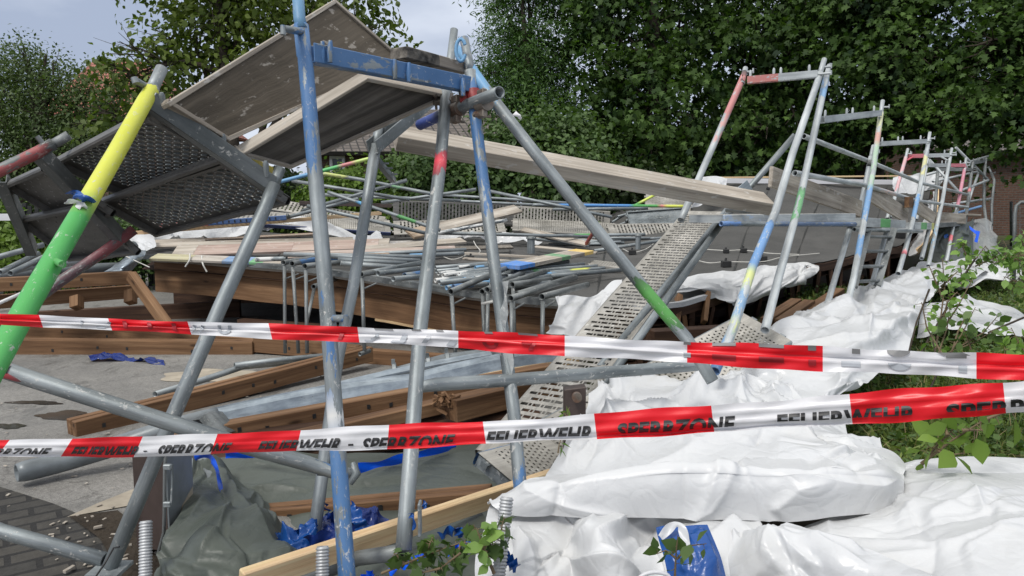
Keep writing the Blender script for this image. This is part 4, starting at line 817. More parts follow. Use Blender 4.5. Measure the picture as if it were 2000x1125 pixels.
# dark brown cabinet
c = thing('service_cabinet', 'dark brown steel cabinet with grey side and cable beside the left posts', 'cabinet', G(320, 1075)); 
A0, A1, A2 = P(268, 1068, 2.9), P(330, 1078, 2.8), P(378, 1040, 3.05); hgt = .40
mb = MB(); mb.poly([A0, A1, A1+Vector((0, 0, hgt)), A0+Vector((-.0, 0, hgt))]); back = (A2-A1); mb.poly([A0+back, A0, A0+Vector((0, 0, hgt)), A0+back+Vector((0, 0, hgt))]); mb.poly([A0, A1, A2, A0+back][::-1]); mb.poly([p+Vector((0, 0, hgt)) for p in (A0, A1, A2, A0+back)]); mb.poly([A0+back, A2, A2+Vector((0, 0, hgt)), A0+back+Vector((0, 0, hgt))][::-1]); build(mb, 'body', M['brownsteel'], c)
mb = MB(); nn = back.cross(Vector((0, 0, 1))).normalized()*.004; mb.poly([A1+nn, A2+nn, A2+nn+Vector((0, 0, hgt)), A1+nn+Vector((0, 0, hgt))]); build(mb, 'side_panel', M['pvc'], c, solid=.006)
mb = MB(); mb.poly([A1.lerp(A2, .25)+nn*2+Vector((0, 0, .06)), A1.lerp(A2, .95)+nn*2+Vector((0, 0, .05)), A1.lerp(A2, .98)+nn*2+Vector((0, 0, .20)), A1.lerp(A2, .5)+nn*2+Vector((0, 0, .15))]); build(mb, 'bare_patch', M['concrete'], c)
mb = MB(); mb.tube([P(326, 868, 2.72), P(322, 910, 2.72), P(321, 1000, 2.72), P(320, 1040, 2.74), P(308, 1085, 2.74)], .0065, 8, hollow=False); build(mb, 'conduit', M['galv_dark'], c)
mb = MB(); 
for y in (912, 985): mb.box(P(327, y, 2.70), Vector((.014, 0, 0)), Vector((0, .008, 0)), Vector((0, 0, .010)))
mb.tube([P(336, 908, 2.72), P(336, 950, 2.71), P(334, 985, 2.7)], .005, 6, hollow=False); build(mb, 'clamp', M['galv'], c, bevel=.003)
# ================================================================== scaffold pieces
DK = {}
def deck_meshes(L, Wd, style, mat, railmat, ends=True, railcol=None):
    key = (round(L, 1), round(Wd, 2), style, mat, railmat, str(railcol))
    if key in DK: return DK[key]
    L = round(L, 1); parts = []
    mb = MB(); o = random.random()*20
    def q(x0, x1, y0, y1, z=0):
        mb.f([mb.v((x, y, z), (0,)*4, (x+o, y, o)) for x, y in ((x0, y0), (x1, y0), (x1, y1), (x0, y1))])
    em = .07; q(0, em, 0, Wd); q(L-em, L, 0, Wd); q(em, L-em, 0, .018); q(em, L-em, Wd-.018, Wd); y0, y1 = .018, Wd-.018; x = em
    if style == 'slot': pitch, hole, per, a, b, gap = .030, .011, .050, .030, .006, .007
    elif style == 'coarse': pitch, hole, per, a, b, gap = .056, .026, .068, .040, .014, .007
    elif style == 'pressed': pitch, hole, per, a, b, gap = .042, .015, .034, .015, 0, .019
    elif style == 'round': pitch, hole, per, a, b, gap = .030, .012, .026, .012, 0, .014
    else: pitch, hole, per, a, b, gap = .060, .010, .055, .009, 0, .046
    k = 0
    while x+pitch < L-em:
        q(x, x+pitch-hole, y0, y1); x += pitch-hole; y = y0+(per/2 if k % 2 else 0)
        if k % 2: q(x, x+hole, y0, y)
        while y < y1-1e-6:
            if b:
                ya = min(y1, y+a); yb = min(y1, ya+gap); yc = min(y1, yb+b); yd = min(y1, yc+gap)
                if yb > ya: q(x, x+hole, ya, yb)
                if yd > yc: q(x, x+hole, yc, yd)
                y = y+a+b+2*gap
            else:
                ya = min(y1, y+a); yb = min(y1, ya+gap)
                if yb > ya: q(x, x+hole, ya, yb)
                y = y+per
        x += hole; k += 1
    q(x, L-em, y0, y1)
    parts.append(('perforated_sheet', mb, mat, .003))
    if style == 'pressed':                     # pressed ridges beside the holes, seen from below
        mb = MB(); x = em+.012; k = 0
        while x < L-em-.04:
            y = y0+.01+(.017 if k % 2 else 0)
            while y < y1-.01: mb.box((x+.012, y+.010, -.004), Vector((.013, .006, 0)), Vector((-.001, .0016, 0)), Vector((0, 0, .0035))); y += .034
            x += .042; k += 1
        parts.append(('pressed_ridges', mb, 'galv', 0))  # lighter steel puts the shine of the hole rims into the colour
    for s in (0, 1):
        mb = MB(); y = 0 if s == 0 else Wd; e = -1 if s == 0 else 1
        hs = .55 if style in ('pressed', 'fine') else 1; prof = [(y, .002), (y+e*.010, -.004), (y+e*.010, -.05*hs), (y+e*.004, -.062*hs), (y-e*.010, -.062*hs), (y-e*.012, -.045*hs), (y-e*.003, -.040*hs), (y-e*.002, -.004)]
        cc = railcol or [(1, (0,)*4)]; x0 = 0
        for (t1, c) in cc:
            r0 = [mb.v((x0*L, p[0], p[1]), c, (x0*L+o, p[0]*3, p[1]*3)) for p in prof]; r1 = [mb.v((t1*L, p[0], p[1]), c, (t1*L+o, p[0]*3, p[1]*3)) for p in prof]
            for i in range(len(prof)):
                j = (i+1) % len(prof); f = (r0[i], r0[j], r1[j], r1[i]); mb.f(f if s else f[::-1])
            x0 = t1
        if style in ('slot', 'coarse'):
            xx = .1
            while xx < L-.1:
                c = Vector((xx, y+e*.0135, -.028)); mb.box(c, Vector((.007, 0, 0)), Vector((0, .0012, 0)), Vector((0, 0, .016)), 1); xx += .07
        parts.append(('side_rail', mb, railmat, 0))
    for s in (0, 1):
        mb = MB(); x = .012 if s == 0 else L-.012; mb.box((x, Wd/2, -.034*hs), Vector((.010, 0, 0)), Vector((0, Wd/2-.004, 0)), Vector((0, 0, .026*hs)))
        for yy in (Wd*.2, Wd*.8):
            e = -1 if s == 0 else 1; mb.box((x+e*.018, yy, -.010), Vector((.016, 0, 0)), Vector((0, .018, 0)), Vector((0, 0, .005))); mb.box((x+e*.032, yy, -.018), Vector((.004, 0, 0)), Vector((0, .018, 0)), Vector((0, 0, .010)))
        parts.append(('end_bar', mb, railmat, 0))
    DK[key] = parts; return parts
DKO = {}
def deck(label, A, Bp, C, style='slot', mat='deck', railmat=None, group=None, Wd=None, under=False, railcol=None, name='steel_deck'):
    """A, Bp = two corners of one end, C = far corner on A's side; px points or Vectors"""
    A, Bp, C = [p if isinstance(p, Vector) else P(*p) for p in (A, Bp, C)]
    x = (C-A); L = round(x.length, 1); x.normalize(); y = (Bp-A); y -= x*y.dot(x); w = Wd or round(y.length, 2); y.normalize(); z = x.cross(y)
    org = A
    if (z.dot(CAM-A) > 0) == under: org = A+y*w; y = -y; z = -z
    railmat = railmat or mat; parts = deck_meshes(L, w, style, mat, railmat, railcol=railcol)
    t = thing(name, label, 'scaffold deck', org, group or None); t.rotation_euler = Matrix((x, y, z)).transposed().to_euler(); ORG[t.name] = Vector((0, 0, 0))
    key = (L, w, style, mat, railmat, str(railcol))
    if key in DKO:
        for src in DKO[key]:
            c = src.copy(); COL.objects.link(c); c.parent = t
    else:
        lst = []
        for (nm, mb, m_, so_) in parts: lst.append(build(mb, nm, [M[m_], M['black']], t, solid=so_))
        DKO[key] = lst
    return t
def panel(label, A, Bp, C, D, th, mat, edgemat, group=None):
    """solid deck board: plywood sheet with an edge frame; free corners"""
    A, Bp, C, D = [P(*p) for p in (A, Bp, C, D)]; t = thing('wooden_deck', label, 'scaffold deck', (A+Bp+C+D)/4, group)
    n = (Bp-A).cross(D-A).normalized(); 
    if n.dot(CAM-A) < 0: n = -n
    mb = MB(); L = (D-A).length; w = (Bp-A).length; r = random.random()*9; N = 8
    for s in (1, -1):
        for i in range(N):
            f0, f1 = i/N, (i+1)/N; q = [A.lerp(D, f0), Bp.lerp(C, f0), Bp.lerp(C, f1), A.lerp(D, f1)]; uv = [(r+L*f0, 0, 0), (r+L*f0, w, 0), (r+L*f1, w, 0), (r+L*f1, 0, 0)]
            ids = [mb.v(p+n*(th*.25*s), (0,)*4, u) for p, u in zip(q, uv)]; mb.f(ids if s < 0 else ids[::-1])
    build(mb, 'board', M[mat], t)
    for (a, b) in ((A, D), (Bp, C), (A, Bp), (D, C)):
        mb = MB(); cdir = ((A+Bp+C+D)/4-(a+b)/2); cdir -= (b-a).normalized()*cdir.dot((b-a).normalized()); cdir.normalize(); mb.beam(a+cdir*.008, b+cdir*.008, .016, th, n); build(mb, 'edge_rail', M[edgemat], t, bevel=.002)
    return t
def stub(mb, p, d, l=.06, r=.012): p = Vector(p); mb.tube([p, p+Vector(d).normalized()*l], r, 10, hollow=False)
def pin(mb, c, up, l=.07, ax=(1, 0, 0)):
    """small welded hook plate standing on a cross beam"""
    up = Vector(up).normalized(); c = Vector(c); mb.tube([c-up*.012, c+up*l*.75, c+up*l], [.010, .011, .006], 8, hollow=False)
def cross_beam(mb, a, b, w=.05, h=.06, up=(0, 0, 1), col=(0,)*4):
    """U profile, open side up, between posts"""
    a, b = Vector(a), Vector(b); x = (b-a).normalized(); y = Vector(up).cross(x).normalized(); z = x.cross(y); t_ = .005
    mb.beam(a-z*(h/2-t_/2), b-z*(h/2-t_/2), w, t_, up, 0, col)
    for s in (-1, 1): mb.beam(a+y*s*(w/2-t_/2), b+y*s*(w/2-t_/2), t_, h, up, 0, col)
def coupler(label, c, ax1, ax2, mat='rusty', group=None, r=.032):
    c = Vector(c); ax1 = Vector(ax1).normalized(); ax2 = Vector(ax2).normalized(); t = thing('coupler', label, 'coupler', c, group)
    mb = MB(); mb.tube([c-ax1*.028, c+ax1*.028], r, 16, hollow=False); build(mb, 'band', M[mat], t)
    o = ax1.cross(ax2).normalized() if ax1.cross(ax2).length > .1 else ax1.orthogonal(); mb = MB()
    e = ax1.cross(o).normalized()
    for s in (-1, 1): mb.box(c+e*s*(r+.010)+o*.006, ax1*.022, e*.016, o*.012)
    build(mb, 'flap', M[mat], t, bevel=.003); mb = MB(); mb.tube([c+e*(r+.016)-o*.035, c+e*(r+.016)+o*.05], .006, 6, hollow=False); mb.tube([c+e*(r+.016)+o*.03, c+e*(r+.016)+o*.045], .012, 6, hollow=False); build(mb, 'bolt', M['rusty'], t); return t

# ------------------------------------------------------------------ near blue frame
t = thing('scaffold', 'tall blue painted scaffold frame standing in the centre foreground', 'scaffold frame', P(680, 1140, 2.05))
mb = MB(); mb.tube([P(580, -40, 2.46), P(585, 38, 2.43), P(590, 58, 2.42)], .0195, 18, paint=[(0, 1, (.10, .25, .42), .55)]); mb.tube([P(588, 50, 2.43), P(594, 108, 2.41), P(596, 112, 2.41), P(612, 300, 2.37), P(636, 560, 2.3), P(660, 880, 2.17), P(682, 1190, 2.04)], [.0245, .0245, .0242, .0242, .0242, .0242, .0242], 20, paint=[(0, .23, BL, .66), (.23, .27, BL, .48), (.27, .29, BL, .3), (.29, .48, BL, .0), (.48, .655, BL, .22), (.655, .72, WH, .72), (.72, .79, BL, .35), (.79, 1, BL, .6)])
build(mb, 'post', M['galv'], t, plabel='left blue post with grey middle')
mb = MB(); mb.tube([P(906, 74, 3.12), P(917, 128, 3.1), P(920, 150, 3.09)], .0195, 18, paint=[(0, .6, BL, .5), (.6, 1, BL, .2)]); mb.tube([P(918, 138, 3.08), P(923, 185, 3.07), P(946, 370, 2.98), P(963, 500, 2.9), P(983, 650, 2.8), P(1003, 800, 2.68), P(1016, 950, 2.6), P(1026, 1060, 2.5)], .0242, 20, paint=[(0, .05, BL, .15), (.05, .24, BL, .63), (.24, .34, BL, .4), (.34, .82, BL, .0), (.82, 1, BL, .42)])
build(mb, 'post', M['galv'], t, plabel='right blue post, grey in the middle')
mb = MB(); cross_beam(mb, P(604, 104, 2.41), P(915, 166, 3.08), .05, .062, (0, 0, 1), (*BL, .66)); build(mb, 'cross_beam', M['galv'], t, bevel=.002)
for i, (x, y, d) in enumerate([(634, 92, 2.46), (649, 90, 2.46), (773, 124, 2.72), (801, 130, 2.77), (905, 158, 3.02)]):
    mb = MB(); c = P(x, y+14, d); mb.tube([c-Vector((0, .03, .035)), c+Vector((0, -.03, .0)), c+Vector((0, -.025, .035))], [.009, .011, .007], 8, hollow=False, base=(*BL, .45)); build(mb, 'wedge_pin', M['galv'], t)
mb = MB(); mb.tube([P(590, 62, 2.41), P(553, 56, 2.30)], .0115, 10, hollow=False, base=(*BL, .3)); mb.tube([P(553, 50, 2.30), P(553, 68, 2.30)], .009, 8, hollow=False, base=(*BL, .3)); build(mb, 'guardrail_pin', M['galv'], t)
mb = MB(); mb.tube([P(650, 622, 2.27), P(676, 622, 2.20)], .0115, 10, hollow=False, base=(*BL, .5)); mb.tube([P(676, 616, 2.2), P(675, 636, 2.2)], .009, 8, hollow=False, base=(*BL, .35)); build(mb, 'guardrail_pin', M['galv'], t)
mb = MB(); c = P(900, 98, 3.05)
ring = [c+Vector((0, 0, 0))+RT*(.020*math.cos(a))+UP*(.046*math.sin(a)) for a in [math.pi*2*k/14+.5 for k in range(13)]]
mb.tube(ring, .0075, 8, hollow=False, base=(*SKYB, .8)); build(mb, 'hook_ring', M['galv'], t)
# posts beside it
t2 = thing('scaffold', 'grey scaffold frame with a sloping U beam under the blackened deck', 'scaffold frame', P(610, 1090, 2.75))
mb = MB(); mb.tube([P(741, 245, 3.28), P(733, 290, 3.25)], .021, 16); mb.tube([P(734, 283, 3.24), P(716, 400, 3.2), P(690, 560, 3.1), P(660, 700, 3.0), P(625, 960, 2.82), P(606, 1100, 2.74)], .0242, 18); build(mb, 'post', M['galv'], t2)
mb = MB(); cross_beam(mb, P(727, 288, 3.2), P(850, 186, 3.75), .05, .06); build(mb, 'cross_beam', M['galv'], t2, bevel=.002)
mb = MB(); 
for (x, y, d) in [(752, 262, 3.3), (782, 234, 3.42), (840, 190, 3.7)]: mb = MB(); pin(mb, P(x, y, d), (0, -.3, 1), .06); build(mb, 'wedge_pin', M['galv'], t2)
mb = MB(); mb.beam(P(730, 305, 3.24), P(768, 352, 3.5), .025, .025); 
for f in (.3, .5, .75): c = P(730+38*f, 305+47*f, 3.24+.26*f); mb.box(c+Vector((.02, 0, .0)), Vector((.022, 0, 0)), Vector((0, .004, 0)), Vector((0, 0, .004)))
build(mb, 'brace_bar', M['galv'], t2)
t = tube_px('scaffold_post', 'thick galvanised post with a red tape band in the centre', [(887, 58, 3.42), (880, 118, 3.38), (874, 140, 3.36), (872, 180, 3.2), (860, 320, 2.86), (840, 480, 2.68), (820, 650, 2.5), (803, 880, 2.3), (788, 1075, 2.18)], [.018, .019, .024, .0242, .0242, .0242, .0242, .0242, .0242], n=20, paint=[(.382, .426, (.72, .03, .06), .95)], cat='scaffold post')
mb = MB(); mb.tube([P(788, 1078, 2.2), P(700, 1090, 2.35), P(560, 1145, 2.4)], .024, 14); build(mb, 'foot_tube', M['galv_dark'], label='grey tube running behind the fresh pine plank at the foot of the red-taped post', cat='scaffold tube')
mb = MB(); mb.box(P(820, 1012, 2.2), Vector((.004, 0, 0)), Vector((0, .02, 0)), Vector((0, 0, .05))); build(mb, 'post_plate', M['galv'], label='small flat plate on the foot of the red-taped post', cat='plate', bevel=.002)
strip('blue_tape_scrap', 'small dark blue tape loop stuck low on the red-taped post', [(798, 1006, 2.13), (806, 1010, 2.12), (810, 1024, 2.12), (804, 1030, 2.13)], .012, M['bluefilm'], 'tape scrap', 3, 14)
# diagonal brace from the blue frame
tube_px('diagonal_brace', 'long galvanised brace with blue top and green end running down right across the roof', [(893, 92, 3.16), (905, 110, 3.14), (925, 142, 3.1), (960, 190, 3.06), (1030, 280, 3.0), (1150, 430, 2.95), (1265, 572, 2.9), (1340, 660, 2.86), (1392, 745, 2.8)], [.012, .018, .0242, .0242, .0242, .0242, .0242, .0242, .0242], n=18, paint=[(0, .17, SKYB, .8), (.17, .2, SKYB, .35), (.715, .735, (.02, .10, .45), 1.4), (.735, .755, (.7, .7, .72), 1.4), (.755, .76, (.7, .2, .2), .7), (.76, .862, (.07, .30, .04), 1.0)], cat='scaffold brace')
# short horizontal tube with couplers
tube_px('scaffold_tube', 'short tube with open end clamped behind the blue post', [(820, 244, 3.35), (870, 221, 3.2), (925, 200, 3.02), (976, 180, 2.86)], n=20, paint=[(0, .2, (.01, .04, .28), 1.4), (.86, .93, (.05, .08, .4), .5)])
coupler('red coupler clamped round the right blue post', P(925, 190, 3.07), P(946, 370, 2.98)-P(925, 190, 3.07), RT, 'red')
coupler('brown rusty coupler clamped round the red-taped post', P(873, 199, 3.17), P(860, 320, 2.86)-P(873, 190, 3.2), RT, 'rusty')
coupler('rusty coupler on the short tube between the two posts', P(893, 214, 3.11), P(976, 180, 2.86)-P(893, 214, 3.11), UP, 'rusty')
coupler('rusty coupler behind the open tube end', P(944, 203, 2.99), P(976, 180, 2.86)-P(893, 214, 3.11), UP, 'rusty')
strip('paper_tag', 'small white paper tag hanging on the blue-topped brace', [(1004, 222, 2.98), (1012, 226, 2.97), (1018, 232, 2.97)], .03, M['tape_w'], 'tag', 5, 8)
strip('tape_scrap', 'limp pale grey plastic scrap tied to the right blue post', [(985, 548, 2.84), (988, 590, 2.8), (982, 625, 2.78), (990, 660, 2.76), (996, 740, 2.7)], .03, M['haze_film'], 'tape scrap', 8, 30)
tube_px('plastic_rod', 'short white plastic rod poking out behind the right blue post', [(940, 594, 3.0), (985, 584, 3.0)], .006, mat='cable', n=8, cat='rod')
# ------------------------------------------------------------------ yellow / green frame
t = thing('scaffold', 'scaffold frame with a yellow and green post at the left foreground', 'scaffold frame', P(215, 1110, 2.33))
mb = MB(); mb.tube([P(316, 134, 2.46), P(304, 160, 2.43), P(296, 178, 2.40)], .0195, 18); mb.tube([P(298, 172, 2.40), P(290, 186, 2.38), P(284, 196, 2.35), P(226, 300, 2.10), P(150, 430, 1.84), P(60, 585, 1.61), P(-60, 800, 1.37)], [.022, .0235, .0242, .0242, .0242, .0242, .0242], 22, paint=[(0, .02, YE, .2), (.02, .425, YE, 1.35), (.425, .45, (.01, .07, .32), 1.4), (.45, .475, YE, 1.35), (.475, 1, (.035, .36, .05), 1.35)])
build(mb, 'post', M['galv'], t, plabel='post painted yellow above and green below')
mb = MB(); mb.tube([P(548, 328, 2.72), P(532, 368, 2.7)], .0195, 18); mb.tube([P(535, 360, 2.69), P(520, 400, 2.66), P(430, 600, 2.48), P(340, 808, 2.40), P(215, 1108, 2.33)], .0242, 20); build(mb, 'post', M['galv'], t, plabel='plain grey post')
mb = MB(); cross_beam(mb, P(290, 196, 2.38), P(528, 360, 2.70), .05, .06); build(mb, 'cross_beam', M['galv_dark'], t, bevel=.002)
mb = MB()
for (x, y, d) in [(318, 208, 2.40), (437, 286, 2.57), (520, 338, 2.66)]: mb = MB(); pin(mb, P(x, y, d), (.1, -.35, 1), .045); build(mb, 'wedge_pin', M['galv'], t)
mb = MB(); mb.tube([P(292, 172, 2.40), P(262, 155, 2.34)], .010, 10, hollow=False); mb.tube([P(262, 152, 2.34), P(266, 163, 2.34)], .011, 10, hollow=False); build(mb, 'guardrail_pin', M['galv'], t)
mb = MB(); mb.box(P(214, 1112, 2.33), Vector((.05, 0, 0)), Vector((0, .05, 0)), Vector((0, 0, .006))); mb.tube([P(214, 1108, 2.33), P(200, 1150, 2.33)], .018, 12); build(mb, 'base_plate', M['galv'], t)
mb = MB(); mb.tube([P(105, 508, 1.71), P(122, 517, 1.66)], .0085, 10, hollow=False, base=(*GR, 1.3)); build(mb, 'guardrail_pin', M['galv'], t)
strip('blue_tape_band', 'torn blue and white tape wound round the yellow post where it turns green', [(138, 385, 1.90), (150, 381, 1.86), (168, 390, 1.85), (176, 400, 1.88)], .028, M['bluefilm'], 'tape scrap', 4, 16)
strip('white_tape_band', 'white torn tape end just below the blue band on the yellow post', [(132, 396, 1.87), (145, 394, 1.84), (160, 402, 1.84), (168, 406, 1.86)], .016, M['tape_w'], 'tape scrap', 6, 16)
tube_px('diagonal_brace', 'grey diagonal brace with red flattened end crossing the lower left foreground', [(-60, 708, 2.12), (-10, 718, 2.12), (12, 724, 2.13), (60, 740, 2.14), (330, 825, 2.18), (480, 872, 2.25), (600, 905, 2.33), (650, 922, 2.36), (695, 926, 2.38)], [.017, .02, .0242, .0242, .0242, .0242, .0242, .02, .018], n=20, paint=[(0, .115, (.45, .03, .04), .55), (.88, .96, BL, .5)], cat='scaffold brace')
mb = MB(); mb.tube([P(690, 905, 2.36), P(697, 925, 2.34), P(684, 944, 2.34)], [.01, .014, .01], 10, hollow=False); build(mb, 'brace_hook', M['galv'], label='curved hook end of the brace right of the blue post', cat='hook')
tube_px('ground_ledger', 'grey tube at the bottom left running to the foot of the frame', [(-60, 1012, 2.42), (0, 1037, 2.41), (206, 1094, 2.36)], n=18, cat='scaffold tube')
mb = MB(); mb.tube([P(183, 1132, 2.2), P(205, 1100, 2.28), P(222, 1070, 2.3), P(233, 1068, 2.29)], .003, 6, hollow=False); build(mb, 'thin_black_cable', M['black'], label='thin black cable curling at the foot of the left grey post', cat='cable')
tube_px('horizontal_brace', 'grey ledger tube crossing from the red-taped post towards the white sheets', [(806, 759, 2.56), (825, 755, 2.56), (850, 751, 2.58), (1000, 742, 2.72), (1200, 726, 2.95), (1360, 714, 3.1)], [.014, .021, .0242, .0242, .0242, .0235], n=18, hollow=False, cat='scaffold tube')
# outer left frame
t = thing('scaffold', 'reddish brown scaffold frame behind the steel decks at the left edge', 'scaffold frame', P(50, 610, 3.2))
mb = MB(); mb.tube([P(135, 264, 2.98), P(100, 284, 2.96)], .0195, 16); mb.tube([P(104, 281, 2.96), P(75, 297, 2.93), P(0, 333, 2.85), P(-80, 372, 2.75)], .0242, 16, paint=[(.1, 1, (.33, .06, .06), .5)]); build(mb, 'post', M['galv_dark'], t)
mb = MB(); mb.tube([P(262, 448, 3.45), P(200, 494, 3.4), P(120, 548, 3.32), P(40, 607, 3.2)], .0242, 16, paint=[(0, .45, (.25, .05, .06), .62), (.45, 1, (.14, .07, .08), .45)]); build(mb, 'post', M['galv_dark'], t)
mb = MB(); cross_beam(mb, P(78, 300, 2.95), P(238, 468, 3.45), .05, .06); build(mb, 'cross_beam', M['galv_dark'], t, bevel=.002)
mb = MB(); mb.tube([P(90, 288, 2.95), P(72, 266, 2.93)], .010, 8, hollow=False); build(mb, 'guardrail_pin', M['galv_dark'], t)
mb = MB(); cross_beam(mb, P(2, 345, 3.5), P(62, 490, 4.0), .05, .07); build(mb, 'end_beam', M['galv_dark'], t, bevel=.002)
GD = 'steel decks hanging from the yellow and green frame'
deck('upper perforated steel deck seen from below, right behind the yellow post', (292, 214, 2.42), (424, 290, 2.60), (108, 312, 3.2), 'pressed', 'deck_shaded', group=GD, Wd=.31, under=True)
deck('lower perforated steel deck seen from below, over the grey post', (436, 300, 2.62), (520, 365, 2.78), (190, 392, 3.45), 'pressed', 'deck_shaded', group=GD, Wd=.29, under=True)
deck('upper slotted steel deck at the left edge, seen from below', (92, 322, 3.08), (160, 388, 3.32), (16, 356, 3.58), 'fine', 'deck_shaded', group=GD, Wd=.31, under=True)
deck('lower slotted steel deck at the left edge, seen from below', (168, 398, 3.34), (226, 462, 3.52), (40, 425, 3.85), 'fine', 'deck_shaded', group=GD, Wd=.31, under=True)
GW = 'wooden decks between the yellow-green and the blue frame'
panel('upper dirty brown wooden deck seen from below, rising behind the blue post', (318, 204, 2.38), (440, 279, 2.58), (786, 122, 3.55), (648, 2, 3.3), .045, 'ply', 'plank', GW)
panel('lower blackened wooden deck seen from below, left of the red-taped post', (460, 297, 2.62), (562, 324, 2.88), (880, 182, 3.22), (712, 146, 2.85), .045, 'ply_black', 'plank', GW)
bar_px('deck_edge_board', 'grey board edge with black strip resting on the blue cross beam', 'board', (778, 104, 2.85), (900, 136, 3.16), .09, .045, M['plank'], ends=[(.5, (.015, .015, .015, 1)), (1, (0,)*4)])
bar_px('yellow_toe_board', 'yellow edged strip under the end of the wooden deck', 'board', (455, 300, 2.75), (530, 336, 3.05), .02, .04, M['plank'], ends=[(1, (.6, .5, .05, .9))])
# threaded jack bases
def jack(label, p0, p1, d0, d1, r=.019):
    a, b = P(*p0, d0), P(*p1, d1); t = thing('screw_jack', label, 'screw jack', b, 'threaded screw jacks in the foreground'); x = (a-b); n = 150; L_ = x.length; prof = []; rr = []
    k = int(L_/.0085)
    for i in range(k):
        for f, q in ((0, .84), (.3, 1), (.6, 1), (.9, .84)): prof.append(b+x*((i+f)/k)); rr.append(r*q)
    mb = MB(); mb.tube(prof+[a], rr+[r*.8], 20, hollow=False); mb.tube([a-x*.02, a+x*.004], r*.84, 18, hollow=True); build(mb, 'threaded_spindle', M['jack'], t)
    mb = MB(); mb.box(b+Vector((0, 0, -.004)), Vector((.07, 0, 0)), Vector((0, .07, 0)), Vector((0, 0, .004))); build(mb, 'base_plate', M['jack'], t, bevel=.002)
jack('threaded screw jack left of the grey tarpaulin', (285, 1018), (282, 1300), 2.2, 2.1)
jack('threaded screw jack in front of the pine plank beside the blue post', (630, 1068), (628, 1400), 2.05, 1.95, .0185)
jack('threaded screw jack leaning at the edge of the white sheets', (990, 972), (962, 1240), 1.98, 1.9, .0185)
# brown upright bracket
t = thing('steel_post', 'dark brown square steel post with a bolt beside the diagonal deck', 'post', P(1122, 900, 3.2)); mb = MB(); a = P(1122, 755, 3.2); mb.box(a-Vector((0, 0, .32)), Vector((.047, 0, .006)), Vector((0, .035, 0)), Vector((0, 0, .32))); build(mb, 'post', M['brownsteel'], t, bevel=.003)
mb = MB(); c = P(1126, 774, 3.15); mb.tube([c, c-Vector((0, .03, 0))], .021, 14, hollow=False); build(mb, 'bolt', M['rusty'], t)
# ------------------------------------------------------------------ diagonal decks in the middle
deck('long diagonal perforated steel deck leaning up against the frames, seen from above', (1338, 412, 6.55), (1408, 414, 6.4), (925, 885, 3.45), 'coarse', 'deck', Wd=.33)
deck('perforated steel deck seen from below, lying beneath the yellow-blue post', (1452, 612, 4.35), (1500, 660, 4.15), (1010, 845, 3.5), 'round', 'deck', 'galv', Wd=.33, under=False)
t_ = deck('steel deck end with blue and yellow paint behind the foot of the right blue post', (935, 885, 3.1), (985, 945, 2.95), (1070, 850, 3.5), 'round', 'deck', 'galv', Wd=.3, railcol=[(.5, (*BL, .5)), (1, (.6, .5, .1, .6))])
tube_px('scaffold_tube', 'upper of two galvanised tubes running down beside the diagonal deck', [(1440, 385, 6.3), (1235, 640, 4.5), (1170, 720, 4.1)], n=14)
tube_px('scaffold_tube', 'lower of two galvanised tubes running down beside the diagonal deck', [(1432, 405, 5.9), (1255, 650, 4.3), (1175, 757, 3.95)], n=14)
tube_px('scaffold_tube', 'galvanised tube rising right behind the end of the weathered plank', [(1553, 264, 5.7), (1400, 440, 5.9), (1345, 520, 6.1)], n=14)
mb = MB(); mb.box(P(1457, 372, 5.6), Vector((.035, 0, .03)), Vector((0, .004, 0)), Vector((-.03, 0, .05))); build(mb, 'hook_plate', M['sheetmetal'], label='flattened tube end plate with a hole above the weathered plank end', cat='plate', bevel=.002)
bar_px('weathered_plank', 'long weathered grey plank slanting from the grey frame to the right posts', 'plank', (772, 268, 3.95), (1497, 398, 4.75), .16, .085, M['plank'], (0, -.6, 1))
# ------------------------------------------------------------------ heap of decks behind
GF = 'steel decks heaped behind the collapsed roof'
rb = [(.45, (.45, .05, .05, .8)), (1, (.03, .09, .25, .9))]
deck('far steel deck with red and blue rail, upper of the two at the left', (355, 418, 9.2), (325, 412, 9.6), (505, 382, 10.0), 'coarse', 'deck', 'galv', GF, Wd=.33, railcol=[(.35, (.45, .30, .30, .5)), (1, (.03, .10, .28, .85))])
deck('far steel deck with red and blue rail, lower of the two at the left', (275, 440, 9.0), (255, 434, 9.4), (552, 421, 9.4), 'coarse', 'deck', 'galv', GF, Wd=.33, railcol=rb)
deck('far tilted deck with dark blue rail left of the red-taped post', (508, 384, 11.2), (505, 414, 10.8), (755, 424, 11.4), 'coarse', 'deck', 'deck', GF, Wd=.33, under=False)
deck('far tilted deck below, rail painted dark blue, left of the red-taped post', (505, 412, 10.8), (530, 448, 10.5), (758, 430, 11.3), 'round', 'deck', 'galv', GF, Wd=.33, railcol=[(1, (.03, .05, .16, .9))])
deck('far dark upright deck right behind the red-taped post', (768, 392, 12.2), (768, 428, 12.2), (1000, 400, 12.4), 'coarse', 'deck_shaded', group=GF, Wd=.33)
deck('far deck lying below the upright one, left of the leaning board', (768, 432, 11.3), (768, 462, 11.0), (985, 428, 11.6), 'coarse', 'deck', group=GF, Wd=.33)
deck('far upright deck at the back right of the leaning board', (990, 402, 12.6), (990, 430, 12.6), (1197, 414, 12.8), 'coarse', 'deck', group=GF, Wd=.33)
deck('far wide deck leaning below the back right upright one', (1002, 426, 12.2), (1000, 458, 11.8), (1200, 436, 12.2), 'round', 'deck', group=GF, Wd=.36)
deck('far pale deck left of the diagonal deck', (1185, 438, 11.6), (1187, 462, 11.4), (1315, 436, 11.8), 'coarse', 'deck', group=GF, Wd=.33)
deck('grey shiny deck seen from below above the far pale deck', (1222, 416, 12.0), (1226, 438, 11.9), (1328, 408, 12.2), 'fine', 'galv', group=GF, Wd=.33, under=True)
